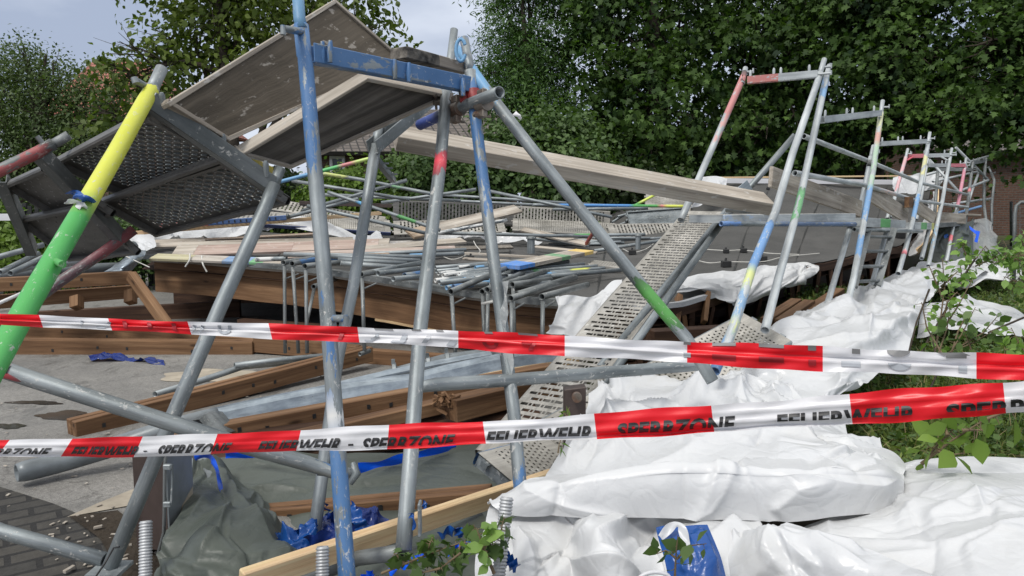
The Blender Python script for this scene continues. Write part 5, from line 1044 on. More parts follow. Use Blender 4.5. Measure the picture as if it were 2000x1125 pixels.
deck('far light deck standing up under the yellow tube end', (1262, 376, 13), (1236, 402, 12.8), (1345, 392, 13), 'fine', 'deck', group=GF, Wd=.45)
deck('small perforated deck lying flat on the roof by the yellow tube', (1160, 508, 8.3), (1160, 520, 7.9), (1225, 515, 8.2), 'round', 'deck', group=GF, Wd=.3)
# ------------------------------------------------------------------ loose tubes behind the roof
GB = 'loose tubes behind the collapsed roof'
lt = [('long tube with blue and green parts rising left of the blue post', [(520, 362, 9.5), (740, 305, 9.5)], [(0, .38, SKYB, 1), (.38, .68, (.08, .45, .12), 1), (.68, .78, (.6, .2, .2), 1), (.78, .95, (.5, .65, .15), 1)]),
 ('tube with yellow start slanting right behind the red-taped post', [(625, 338, 9.8), (700, 350, 9.8), (860, 382, 9.8)], [(0, .25, (.5, .55, .15), .8), (.55, .7, (.2, .4, .2), .5), (.9, 1, BL, .8)]),
 ('tube crossing behind the blue post down to the right', [(570, 353, 10.2), (800, 390, 10.2)], None),
 ('tube rising to the right across the far hedge', [(590, 412, 9.8), (795, 352, 9.8)], None),
 ('tube rising from the dark blue deck rail', [(555, 426, 9.7), (700, 388, 9.7)], None),
 ('grey-green tube slanting down right over the far decks', [(640, 375, 9.6), (860, 450, 9.6)], [(.25, .4, (.1, .4, .7), .6), (.6, .78, (.08, .32, .08), .9)]),
 ('dark tube slanting down under the green one', [(600, 402, 9.5), (830, 455, 9.5)], None),
 ('flat lying tube over the back hedge left', [(630, 380, 10.8), (900, 392, 10.8)], None),
 ('tube rising to the clamp behind the right blue post', [(745, 396, 10.6), (930, 370, 10.6)], None),
 ('nearly level tube along the top of the far upright deck', [(800, 388, 11.6), (1205, 408, 11.8)], None),
 ('second nearly level tube just above the far upright deck', [(850, 380, 11.8), (1195, 402, 12.2)], None),
 ('tube slanting down right from the clamp to the back right deck', [(955, 373, 11.2), (1195, 424, 11.0)], None),
 ('long tube with blue, green and yellow bands reaching the diagonal deck', [(1040, 400, 11.6), (1335, 403, 11.9)], [(.15, .66, (.06, .25, .6), .85), (.66, .85, (.06, .35, .06), .9), (.85, .88, (.7, .2, .2), 1), (.88, 1, (.7, .75, .08), 1)]),
 ('tube under the banded one at the back right', [(1080, 409, 11.5), (1265, 407, 11.7)], None),
 ('yellow and green short tube sloping behind the light deck', [(1235, 404, 12.6), (1284, 378, 12.7)], [(0, .3, GR, .7), (.3, 1, (.65, .75, .1), 1)]),
 ('pale tube lying left of the right blue post in front of the far deck', [(850, 456, 9.9), (990, 430, 10.3)], [(0, 1, WH, .4)]),
 ('dark level tube in front of the lower far deck', [(850, 455, 10.2), (1150, 462, 10.5)], None),
 ('green banded tube at the foot of the far wide deck', [(1090, 460, 10.8), (1260, 458, 11)], [(.2, .4, GR, .8)]),
 ('thin tube slanting behind the slim vent', [(1160, 490, 9.8), (1290, 470, 10.1)], None)]
for lab, pts, pa in lt: tube_px('scaffold_tube', lab, pts, .0242, pa, group=GB, n=8)
r = random.Random(5)
for k in range(9):
    x = r.uniform(1040, 1150); tube_px('scaffold_tube', 'thin grey tube lying among others at the back of the roof', [(x, 470+r.uniform(-8, 8), 10.9), (x+r.uniform(90, 160), 474+r.uniform(-12, 10), 10.6)], .02, group='thin grey tubes at the back of the roof', n=6)
for k in range(8):
    x = r.uniform(1195, 1270); tube_px('scaffold_tube', 'grey tube end in the bundle between far upright and shiny decks', [(x, 432+r.uniform(-10, 8), 12.1), (x+r.uniform(30, 70), 408+r.uniform(-4, 10), 12.4)], .022, group='tube bundle between the far decks', n=6)
# left ground tubes under the decks
GL = 'tubes lying at the left behind the green post'
for lab, pts, rr in [('grey tube slanting at the left edge under the lower slotted deck', [(-40, 512, 6.2), (85, 478, 6.6)], .024), ('pale tube ending in blue tape left of the green post', [(0, 532, 6.3), (75, 495, 6.8)], .024), ('second pale tube beside the blue-taped one', [(20, 534, 6.2), (90, 500, 6.8)], .024), ('tube rising right of the green post', [(105, 500, 6.6), (158, 474, 7.0)], .024), ('long grey tube behind the reddish post', [(20, 532, 6.4), (245, 478, 7.6)], .024), ('thicker grey pipe behind the reddish post', [(90, 520, 6.6), (235, 492, 7.5)], .045), ('grey tube at the left edge by the barrier board', [(-30, 395, 7.0), (20, 375, 7.2)], .024)]:
    tube_px('scaffold_tube', lab, pts, rr, None, group=GL, n=10)
tube_px('gutter_pipe', 'wide grey gutter pipe lying left above the raised joists', [(-60, 540, 7.2), (60, 532, 7.6), (250, 522, 8.2)], .06, mat='pvc', n=14, cat='gutter')
tube_px('fence_tube', 'pale slim tube lying left, below the green post pin', [(-20, 600, 4.6), (60, 565, 5.4)], .012, mat='whiteframe', n=8, cat='tube')
# ------------------------------------------------------------------ frames hanging over the roof edge + tube pile
GH2 = 'scaffold frames lying on the roof with their ends hanging over the edge'
def hang(label, p, back, down, dd=0.0, r=.0242, paint=None, pinl=True, foot=False):
    """horizontal post lying on the roof from near point p back to 'back'; ladder leg hanging down at p"""
    t = thing('guardrail_scaffold', label, 'scaffold frame', P(*p)); t['group'] = GH2; mb = MB(); mb.tube([P(*p), P(*back)], r, 16, paint); build(mb, 'post', M['galv_dark'], t)
    a = P(*p); d = (P(*back)-a).normalized(); s = a+d*.02-Vector((0, 0, r)); e = P(*down); mb = MB(); mb.tube([s, e], .0155, 12); 
    build(mb, 'hanging_leg', M['galv_dark'], t)
    if pinl: mb = MB(); q = s.lerp(e, .16); mb.tube([q, q+Vector((.09, .12, .035))], .008, 8, hollow=False); build(mb, 'side_pin', M['galv_dark'], t)
    if foot: mb = MB(); mb.tube([e-Vector((.03, .04, 0)), e+Vector((.03, .06, .01))], .018, 12); build(mb, 'foot_socket', M['galv_dark'], t)
    return t
hang('first hanging frame left of the blue post, plain grey end', (553, 513, 6.6), (640, 500, 7.4), (557, 690, 6.5))
hang('second hanging frame left of the blue post, blue tube end', (570, 515, 6.4), (625, 505, 7.2), (583, 690, 6.3), paint=[(.15, 1, BL, .6)])
hang('third hanging frame left of the blue post, mortar-splashed leg', (595, 520, 6.2), (700, 508, 7.4), (600, 690, 6.1))
hang('hanging frame between blue post and red-taped post, long leg with socket', (705, 536, 6.0), (825, 515, 7.4), (712, 690, 5.9), foot=True)
hang('hanging frame just right of the red-taped post', (880, 570, 5.6), (1016, 512, 7.4), (890, 700, 5.5))
hang('hanging frame left behind the right blue post', (941, 570, 5.75), (1022, 532, 7.0), (947, 690, 5.6))
hang('hanging frame directly behind the right blue post', (951, 566, 5.65), (1065, 530, 7.0), (951, 690, 5.5))
hang('hanging frame right of the blue post, upper open tube end', (1000, 556, 5.9), (1075, 545, 6.8), (1006, 690, 5.8))
hang('hanging frame right of the blue post, long lower tube', (997, 583, 5.2), (1124, 542, 6.4), (1000, 700, 5.1))
hang('rightmost hanging frame with two leg marks', (1058, 580, 5.25), (1147, 556, 6.1), (1059, 690, 5.15))
hang('frame with dark leg under the blue post', (612, 560, 6.9), (655, 545, 7.6), (597, 640, 6.6), pinl=False)
for (x, y) in [(1022, 546), (1063, 545), (1110, 562), (1120, 560), (1145, 572)]: pass
mb = MB(); mb.tube([P(1010, 575, 5.4), P(1120, 541, 6.3)], .0242, 14); build(mb, 'scaffold_tube', M['galv_dark'], label='grey tube lying close along the long lower hanging frame', cat='scaffold tube')
GPT = 'tubes heaped on the front of the collapsed roof'
pile = [('long level tube at the top of the heap, open end left', [(554, 497, 7.3), (830, 502, 7.6)], None), ('level tube with blue flattened end in the middle of the heap', [(800, 500, 7.8), (905, 495, 8.2)], [(0, .35, SKYB, .7)]),
 ('tube running right under the painted board', [(700, 497, 7.9), (910, 488, 8.4)], None), ('short tube with blue loop end at the top of the heap', [(750, 485, 8.8), (815, 482, 9.0)], [(.6, 1, SKYB, .8)]),
 ('grey brace sloping right behind the red-taped post', [(640, 500, 7.2), (820, 510, 7.4)], None), ('grey brace just beneath the sloping one', [(660, 507, 7.0), (795, 515, 7.1)], None), ('wide open tube end left of the red-taped post', [(665, 514, 6.7), (800, 524, 6.9)], None),
 ('tube rising to the red-taped post from the left', [(705, 536, 6.05), (823, 513, 7.1)], None), ('flattened brace end left of the red-taped post, upper', [(738, 534, 6.2), (825, 524, 6.8)], None), ('flattened brace end left of the red-taped post, lower', [(768, 545, 6.05), (830, 540, 6.4)], None),
 ('blue brace end left of the red-taped post', [(790, 538, 6.2), (828, 533, 6.5)], [(0, 1, BL, .45)]), ('left end tube with white eye plate', [(500, 507, 7.6), (560, 505, 7.5)], [(0, .5, WH, .6)]), ('blue topped tube at the left of the heap', [(580, 510, 7.0), (660, 505, 7.4)], [(0, 1, BL, .6)])]
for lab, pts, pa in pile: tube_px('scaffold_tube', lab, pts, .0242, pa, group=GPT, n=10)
# fan of braces right of the red-taped post
r = random.Random(12); labs = ['with white speckled end', 'with blue paint', 'plain grey', 'with pale end', 'with green mark', 'with yellow mark', 'slim and bluish', 'dark grey']
fan = [((850, 523, 7.4), (990, 512, 7.9), None), ((852, 530, 7.2), (1000, 517, 7.8), None), ((865, 538, 6.9), (1060, 512, 7.9), [(0, .2, WH, .5)]), ((850, 548, 6.7), (1090, 524, 7.6), [(0, .12, WH, .6)]), ((858, 552, 6.5), (985, 540, 7.0), None), ((872, 562, 6.35), (1010, 545, 6.9), [(0, .6, SKYB, .5)]), ((885, 560, 6.3), (960, 553, 6.7), [(0, .5, BL, .6)]),
 ((975, 520, 7.3), (1110, 511, 8.0), None), ((985, 527, 7.2), (1140, 516, 7.9), None), ((1000, 533, 7.0), (1165, 520, 7.8), [(.2, .35, GR, .5)]), ((990, 540, 6.9), (1180, 524, 7.7), [(.6, .85, (.65, .68, .1), .9)]), ((1010, 545, 6.7), (1215, 527, 7.6), None), ((1040, 538, 6.9), (1150, 530, 7.4), [(0, .4, SKYB, .4)]), ((980, 552, 6.4), (1075, 540, 6.9), None), ((1020, 556, 6.4), (1070, 528, 7.1), [(.0, .1, PK, 1)]), ((985, 561, 6.2), (1075, 552, 6.6), None)]
fl = ['top brace of the fan right of the red-taped post', 'second brace of the fan right of the red-taped post', 'white-speckled brace in the fan behind the right blue post', 'long brace with pale flattened end right of the red-taped post', 'grey brace under the pale-ended one', 'light blue brace right of the red-taped post', 'short dark blue brace right of the red-taped post', 'brace tucked under the painted plank, upper', 'brace tucked under the painted plank, lower', 'brace with faint green mark right of the right blue post', 'brace with yellow mark right of the right blue post', 'longest grey tube pointing right from the heap', 'bluish brace in the right part of the heap', 'short grey tube low in the right part of the heap', 'short stub tube slanting up with red tape', 'lowest tube of the right part of the heap']
for (a, b, pa), lab in zip(fan, fl): tube_px('scaffold_tube', lab, [a, b], .0225, pa, 'galv', group=GPT, n=10)
for k in range(16):
    x0 = r.uniform(855, 960); y0 = 527+r.uniform(-6, 30); l = r.uniform(110, 190); tube_px('scaffold_tube', 'grey brace tube filling the fan of tubes behind the right blue post', [(x0, y0, 7.4-(y0-520)*.025), (x0+l, y0-r.uniform(8, 18), 8.0-(y0-520)*.022)], .019, [(0, .12, (WH if k % 3 else SKYB), .5)], 'galv', group='grey brace tubes in the fan', n=8)
# ================================================================== right scaffold row
GR_ = 'scaffold frames standing along the right side'
def frame(label, posts, cross, pins=True, brace=None, mat='galv_light', extra=None):
    a = posts[0][0][-1]; t = thing('scaffold', label, 'scaffold frame', P(*a), GR_)
    for pts, pa in posts:
        P_ = [P(*p) for p in pts]; d = (P_[1]-P_[0]).normalized(); mb = MB(); mb.tube([P_[0], P_[0]+d*.18], .0195, 12, base=(*WH, 0)); mb.tube([P_[0]+d*.165]+P_[1:], .0242, 14, pa, hollow=True)
        for q, s in ((.45, 1),): c = P_[0].lerp(P_[1], q); mb.tube([c, c+Vector((.06, -.02, .0))], .009, 6, hollow=False); mb.tube([c+Vector((.06, -.02, -.012)), c+Vector((.06, -.02, .025))], .007, 6, hollow=False)
        build(mb, 'post', M[mat], t)
    for (c0, c1, col) in cross:
        A, Bq = P(*c0), P(*c1); mb = MB(); prev = 0
        for (t1, c) in (col if isinstance(col, list) else [(1, col)]): cross_beam(mb, A.lerp(Bq, prev), A.lerp(Bq, t1), .045, .055, (0, 0, 1), c); prev = t1
        build(mb, 'cross_beam', M[mat], t); mb = MB()
        for f in (.04, .38, .48, .88): mb = MB(); pin(mb, A.lerp(Bq, f)+Vector((0, 0, .02)), (0, 0, 1), .055); build(mb, 'wedge_pin', M[mat], t)
        mb = MB()
        mb.tube([Bq, Bq+(Bq-A).normalized()*.09], .009, 6, hollow=False); mb.tube([Bq+(Bq-A).normalized()*.09-Vector((0, 0, .012)), Bq+(Bq-A).normalized()*.09+Vector((0, 0, .02))], .008, 6, hollow=False)
        build(mb, 'guardrail_pin', M[mat], t)
    if brace:
        mb = MB()
        for (b0, b1, c) in brace: mb.beam(P(*b0), P(*b1), .03, .012, (0, 0, 1), 0, c)
        build(mb, 'corner_gusset', M[mat], t)
    return t
frame('tallest right frame, red-white left post and red end on its cross beam', [([(1456, 133, 5.75), (1452, 150, 5.7), (1362, 355, 5.3), (1330, 430, 5.1)], [(0, .34, (.50, .17, .16), .68), (.34, .5, (.55, .30, .28), .45), (.5, 1, WH, 0)]), ([(1610, 116, 5.6), (1600, 150, 5.5), (1548, 300, 4.9), (1514, 415, 4.45), (1470, 520, 3.95), (1432, 640, 3.5), (1396, 725, 3.25)], [(0, .38, WH, 0), (.38, .46, WH, 0), (.56, .74, (.09, .24, .50), .66), (.74, .80, (.55, .6, .2), .5), (.80, .87, (.16, .30, .48), .5), (.87, .9, (.6, .62, .2), .4), (.9, .96, (.16, .30, .48), .5), (.96, 1, BL, .66)])],
      [((1460, 157, 5.68), (1597, 145, 5.48), [(.45, (.45, .13, .11, .66)), (1, (*WH, 0))])])
tube_px('scaffold_post', 'grey post with green and blue marks just right of the tallest frame', [(1619, 128, 5.75), (1612, 160, 5.6), (1560, 400, 4.9), (1520, 545, 4.35), (1494, 645, 4.0)], [.016, .0242, .0242, .0242, .0242], [(.05, .17, (.2, .38, .62), .5), (.50, .62, (.12, .38, .14), .62)], mat='galv_light', cat='scaffold post')
frame('second right frame, rainbow painted right post', [([(1724, 197, 7.2), (1720, 225, 7.1), (1706, 330, 6.7), (1688, 430, 6.1), (1668, 540, 5.5), (1650, 615, 5.1)], [(0, .10, (.6, .6, .35), .5), (.10, .15, (.55, .28, .22), .5), (.15, .36, (.36, .5, .36), .5), (.36, .56, (.12, .28, .52), .62), (.58, .63, WH, 0), (.63, .75, (.12, .28, .52), .6), (.75, .85, WH, 0), (.85, 1, WH, 0)]), ([(1706, 285, 7.3), (1700, 312, 7.2), (1686, 380, 7.1), (1676, 425, 7.0)], [(0, 1, WH, 0)])],
      [((1606, 234, 5.9), (1718, 221, 7.05), (*WH, 0))])
frame('third right frame with yellow-blue right post', [([(1816, 259, 9.2), (1812, 285, 9.1), (1798, 360, 8.6), (1782, 435, 8.0), (1766, 495, 7.4), (1754, 535, 7.0)], [(0, .12, WH, 0), (.10, .24, (.6, .58, .28), .55), (.32, .42, WH, 0), (.36, .55, (.12, .29, .54), .62), (.68, .82, WH, 0), (.80, .86, (.70, .17, .2), .9)])],
      [((1719, 281, 8.7), (1808, 276, 9.05), (*WH, 0))])
frame('fourth right frame with pink left post and red cross beam', [([(1773, 291, 10.6), (1768, 312, 10.5), (1754, 360, 10.1), (1738, 425, 9.5)], [(0, .6, (.58, .32, .33), .6), (.6, 1, WH, 0)]), ([(1859, 290, 10.6), (1855, 310, 10.5), (1841, 390, 9.9), (1828, 450, 9.3), (1813, 520, 8.6)], [(0, .25, WH, 0), (.5, .55, WH, 0), (.6, .85, (.3, .5, .7), .35)])],
      [((1775, 305, 10.6), (1854, 303, 10.5), [(.4, (.50, .10, .13, .7)), (1, (*WH, 0))])], brace=[((1771, 313, 10.5), (1783, 306, 10.55), (.65, .08, .12, .9)), ((1851, 313, 10.4), (1838, 306, 10.5), (*WH, 0))])
frame('fifth right frame with deep pink right post', [([(1812, 310, 11.6), (1808, 330, 11.5), (1800, 380, 11.2), (1790, 430, 10.8)], [(0, 1, WH, 0)]), ([(1887, 309, 11.7), (1884, 330, 11.6), (1874, 385, 11.1), (1860, 450, 10.4), (1848, 512, 9.8)], [(0, .42, (.50, .16, .22), .68), (.42, .48, WH, 0), (.75, .8, (.75, .15, .18), 1)])],
      [((1812, 323, 11.5), (1884, 323, 11.6), [(.6, (*WH, 0)), (1, (.50, .12, .16, .68))])])
frame('sixth right frame, plain grey with a red band', [([(1832, 325, 12.5), (1829, 370, 12.2), (1825, 430, 11.8)], None), ([(1900, 317, 12.4), (1897, 340, 12.3), (1890, 400, 11.8), (1882, 455, 11.2), (1874, 512, 10.7)], [(.18, .22, (.7, .2, .2), 1)])],
      [((1832, 331, 12.4), (1897, 331, 12.3), (0,)*4)], mat='galv_dark')
frame('seventh right frame, bent grey posts at the far end', [([(1926, 309, 13.6), (1922, 350, 13.4), (1922, 400, 13.0), (1928, 450, 12.6), (1932, 500, 12.2)], None), ([(1931, 326, 14.2), (1942, 352, 14), (1937, 400, 13.8), (1937, 440, 13.5)], None)], [((1900, 318, 13.0), (1924, 314, 13.6), (0,)*4)], mat='galv_dark')
GB2 = 'diagonal and guard rails of the right scaffold row'
for lab, pts, pa in [('long diagonal brace from the tallest frame down right past three frames', [(1570, 266, 5.6), (1690, 312, 7.2), (1800, 358, 9.2), (1890, 380, 11.6)], None),
 ('long guardrail below the diagonal brace', [(1552, 338, 5.2), (1690, 362, 7.0), (1790, 392, 8.8), (1890, 405, 11.3)], [(.35, .45, (.6, .45, .4), .5)]),
 ('grey brace from far top down to the last frame', [(1867, 288, 13.0), (1930, 351, 13.4)], None), ('grey brace from the last frame down left', [(1930, 352, 13.4), (1878, 372, 12.0)], None),
 ('short brace in the middle of the fourth frame', [(1815, 312, 12), (1872, 374, 11.6)], None), ('thin grey rail low at the far end', [(1860, 398, 12.5), (1935, 388, 13.6)], None),
 ('blue tube lying behind the far frames', [(1862, 418, 12), (1916, 403, 12.8)], [(0, 1, (.1, .25, .5), .8)]), ('dark diagonal tube at the far end behind frame seven', [(1912, 335, 13.4), (1885, 412, 12.6)], None), ('rail behind the far frames rising right', [(1800, 345, 13), (1930, 305, 14)], None), ('slim rail rising toward the last frame', [(1822, 355, 13), (1910, 335, 13.8)], None)]:
    tube_px('guard_rail', lab, pts, .021, pa, mat='galv_light', cat='guard rail', group=GB2, n=10)
# platforms edge-on
GPf = 'walkway decks of the right scaffold row'
def edge_deck(label, a, b, th, w, colr, mat='galv_light', extra=None):
    A, Bq = P(*a), P(*b); t = thing('walkway_deck', label, 'scaffold deck', A.lerp(Bq, .5), GPf); mb = MB(); x = (Bq-A).normalized(); y = Vector((0, 0, 1)).cross(x).normalized(); c = A.lerp(Bq, .5)
    prev = 0
    for (t1, cc) in colr: mb.beam(A.lerp(Bq, prev)-y*0, A.lerp(Bq, t1), .03, th, (0, 0, 1), 0, cc); prev = t1
    build(mb, 'side_rail', M[mat], t, bevel=.003); mb = MB(); s = 1 if y.y > 0 else -1; mb.beam(A+y*s*w/2+Vector((0, 0, th*.4)), Bq+y*s*w/2+Vector((0, 0, th*.4)), w, .012); build(mb, 'deck_surface', M['deck'], t); mb = MB(); mb.beam(A+y*s*w, Bq+y*s*w, .03, th); build(mb, 'side_rail', M[mat], t, bevel=.003)
    for q in (A, Bq): mb = MB(); mb.beam(q, q+y*s*w, .03, th*.9); build(mb, 'end_bar', M[mat], t)
    return t
edge_deck('pale walkway deck edge between the tallest and second frame', (1412, 428, 5.2), (1668, 424, 6.1), .06, .3, [(.3, (.35, .45, .6, .3)), (1, (*WH, 0))])
edge_deck('walkway deck with green square between second and third frame', (1690, 434, 6.25), (1766, 438, 7.9), .08, .3, [(.3, (0,)*4), (.55, (.07, .38, .07, 1.1)), (1, (0,)*4)])
edge_deck('walkway deck with green patch right of the third frame', (1784, 441, 8.1), (1822, 442, 9.2), .08, .3, [(.3, (0,)*4), (.6, (.07, .34, .07, 1.0)), (.85, (0,)*4), (1, (.5, .5, .1, .7))])
edge_deck('last short walkway deck at the far frames', (1830, 440, 9.5), (1880, 437, 11), .06, .3, [(1, (0,)*4)], 'galv_dark')
tube_px('transom_tube', 'blue-grey tube under the pale walkway deck', [(1408, 437, 5.05), (1670, 438, 6.0)], .018, [(0, .15, (.1, .22, .5), .5), (.3, 1, (.06, .11, .22), .6)], cat='scaffold tube')
tube_px('transom_tube', 'grey transom under the green-squared walkway deck', [(1668, 448, 6.1), (1800, 452, 8.1)], .018, None, cat='scaffold tube')
tube_px('guard_rail', 'dark rail just above the pale walkway deck, right of the plank', [(1420, 410, 5.4), (1505, 412, 5.0)], .018, None, 'galv_dark', cat='guard rail')
GT = 'weathered toe boards of the right scaffold row'
bar_px('toe_board', 'largest weathered toe board slanting right of the tallest frame', 'toe board', (1505, 345, 5.4), (1680, 408, 6.9), .03, .15, M['plank'], group=GT)
bar_px('toe_board', 'weathered toe board between second and third frame', 'toe board', (1695, 375, 7.2), (1771, 422, 8.5), .03, .17, M['plank'], group=GT)
bar_px('toe_board', 'weathered toe board right of the third frame', 'toe board', (1789, 403, 8.6), (1826, 428, 9.6), .03, .15, M['plank'], group=GT)
bar_px('toe_board', 'grey toe board laid level at the far frames', 'toe board', (1830, 424, 10.0), (1885, 428, 10.8), .03, .14, M['plank'], group=GT)
bar_px('toe_board', 'pale board end sloping at the far end of the row', 'toe board', (1845, 418, 11.0), (1903, 420, 12), .2, .03, M['plank'], group=GT)
bar_px('board_clip', 'rusty orange-brown clip on the toe board by the third frame', 'clip', (1771, 395, 8.2), (1779, 395, 8.3), .05, .12, M['timber'])
# ladder
t = thing('ladder', 'grey aluminium ladder leaning below the walkway deck', 'ladder', P(1700, 560, 6.3)); L0, L1 = (P(1668, 560, 5.9), P(1697, 445, 6.5)); R0, R1 = (P(1714, 558, 6.3), P(1746, 447, 7.0))
for a, b in ((L0, L1), (R0, R1)): mb = MB(); mb.beam(a, b, .025, .055, (1, 0, 0)); build(mb, 'stile', M['galv_dark'], t)
for f in (.08, .32, .58, .84): mb = MB(); mb.tube([L0.lerp(L1, f), R0.lerp(R1, f)], .015, 8, hollow=False); build(mb, 'rung', M['galv_dark'], t)
for lab, pts, pa, rr in [('pale post leaning left of the ladder', [(1662, 440, 6.4), (1614, 600, 5.6)], [(0, 1, WH, 0)], .024), ('pale post behind the ladder, between its stiles', [(1732, 450, 7.6), (1702, 560, 6.9)], [(0, 1, WH, 0)], .024), ('pale post right of the third frame foot', [(1814, 450, 9), (1800, 505, 8.6)], [(0, 1, WH, 0)], .024), ('short grey post end above the walkway right of the ladder', [(1742, 398, 8.6), (1733, 428, 8.4)], [(0, 1, WH, 0)], .024)]:
    tube_px('scaffold_post', lab, pts, rr, pa, mat='galv_light', cat='scaffold post', n=10)
# grey films at far right
cloth('grey_film_cover', 'grey translucent film hanging in folds below the far walkway deck', [[(1822, 445, 10.6), (1845, 442, 10.7), (1875, 438, 10.8), (1900, 430, 11.2)], [(1820, 475, 10.3), (1845, 475, 10.4), (1872, 472, 10.5), (1900, 470, 11.0)], [(1822, 512, 10.0), (1848, 515, 10.0), (1878, 512, 10.2), (1905, 510, 10.8)]], 34, 60, .16, 2.6, 75, M['greytarp'])
cloth('pale_film_cover', 'pale translucent film draped over the last frames at the far right', [[(1885, 445, 11.6), (1905, 428, 12.2), (1925, 428, 12.4), (1938, 438, 12.4)], [(1895, 470, 11.2), (1915, 462, 11.6), (1938, 470, 11.6), (1950, 480, 11.6)], [(1895, 515, 10.8), (1920, 512, 11), (1945, 512, 11), (1962, 500, 11)]], 40, 50, .20, 2.6, 76, M['haze_film'])
mb = MB(); pp = [(1893, 441, 10.95), (1905, 450, 10.9), (1914, 452, 10.9), (1909, 474, 10.8), (1903, 472, 10.8), (1907, 458, 10.85), (1895, 449, 10.9)]
mb.poly([P(*p) for p in pp][::-1]); build(mb, 'blue_tape_strip', M['bluetape'], label='bright blue tape frame stuck on the pale film at the far right', cat='tape', solid=.002)
strip('blue_tape_strip', 'short dark blue tape piece on the grey film', [(1844, 464, 10.2), (1852, 458, 10.2)], .05, M['bluefilm'], 'tape', 2, 6)
# ================================================================== white sheets on the bank
GSH = 'white scaffold sheeting fallen over the bank'
cloth('white_sheet', 'farthest white sheet strip on the bank at the end of the frames', [[(1805, 518, 9.6), (1850, 508, 10), (1900, 505, 10.2), (1950, 522, 9.6), (1962, 528, 9.2)], [(1790, 535, 8.6), (1830, 530, 8.7), (1890, 530, 8.8), (1945, 528, 8.8), (1975, 540, 8.4)], [(1770, 560, 7.4), (1830, 558, 7.6), (1880, 556, 7.8), (1930, 548, 8.0), (1970, 556, 7.9)]], 60, 110, .12, 1.5, 81, M['white_woven'], group=GSH, cr=dict(npinch=4, nline=5, wid=.06, amp=.32, nlong=12))
cloth('white_sheet', 'long white sheet running up the bank from the tape to the far frames', [[(1800, 512, 9.4), (1850, 512, 9.2), (1900, 515, 9.0), (1940, 530, 8.6)], [(1715, 556, 7.4), (1755, 546, 7.2), (1820, 548, 7.0), (1850, 556, 7.0)], [(1640, 590, 6.0), (1690, 592, 5.7), (1760, 590, 5.7), (1806, 592, 5.8)], [(1530, 636, 5.1), (1610, 630, 4.9), (1720, 625, 4.9), (1800, 610, 5.2)], [(1490, 668, 4.6), (1570, 660, 4.4), (1700, 670, 4.3), (1782, 660, 4.5)], [(1440, 700, 4.2), (1550, 705, 4.0), (1680, 712, 3.9), (1768, 690, 4.1)]], 120, 130, .13, 1.35, 82, M['white'], group=GSH, cr=dict(npinch=6, nline=6, wid=.05, amp=.4, nlong=18), lines=[([(1810, 610), (1700, 690), (1560, 740)], .05, .03, .12), ([(1690, 590), (1560, 650), (1450, 700)], .05, .03, .12), ([(1500, 668), (1600, 655), (1730, 640), (1800, 625)], .05, .03, .12), ([(1640, 595), (1700, 640), (1690, 700)], .04, .02, .1)])
cloth('white_sheet', 'white sheet hump between the two tapes, with slits', [[(1405, 722, 4.15), (1450, 700, 4.2), (1540, 690, 4.1), (1680, 702, 3.9), (1768, 694, 3.95)], [(1396, 738, 3.95), (1450, 728, 3.85), (1560, 722, 3.75), (1660, 728, 3.7), (1720, 725, 3.75)], [(1394, 765, 3.75), (1450, 760, 3.65), (1560, 755, 3.55), (1640, 760, 3.5), (1690, 755, 3.55)], [(1390, 800, 3.45), (1450, 800, 3.35), (1560, 790, 3.3), (1620, 785, 3.35), (1645, 775, 3.4)]], 90, 110, .12, 1.7, 83, M['white'], group=GSH, cr=dict(npinch=5, nline=9, wid=.045, amp=.6, nlong=6), lines=[([(1405, 735), (1450, 790)], .03, .015, .05), ([(1420, 725), (1520, 790)], .03, .015, .06), ([(1530, 735), (1490, 765), (1470, 795)], -.03, .006, .02), ([(1700, 715), (1660, 745), (1640, 775)], .03, .01, .05)])
cloth('white_sheet', 'white sheet lump on the bank behind the sapling at the right', [[(1800, 600, 6.0), (1840, 588, 6.3), (1895, 580, 6.6), (1930, 586, 6.6), (1975, 598, 6.4), (2010, 625, 6.2)], [(1795, 630, 5.6), (1840, 620, 5.7), (1900, 610, 5.8), (1945, 618, 5.8), (1990, 635, 5.6), (2030, 650, 5.5)], [(1790, 648, 5.3), (1840, 650, 5.2), (1890, 652, 5.2), (1940, 650, 5.2), (1985, 655, 5.2), (2040, 668, 5.1)]], 60, 90, .12, 1.7, 84, M['white'], group=GSH, cr=dict(npinch=3, nline=5, wid=.05, amp=.4, nlong=8))
cloth('white_sheet', 'thin white sheet scrap beyond the bank at the right edge', [[(1940, 512, 10.5), (1965, 525, 10), (2005, 545, 9.4)], [(1955, 530, 9.6), (1975, 545, 9.2), (2010, 565, 8.8)]], 16, 40, .08, 2, 85, M['white'], group=GSH)
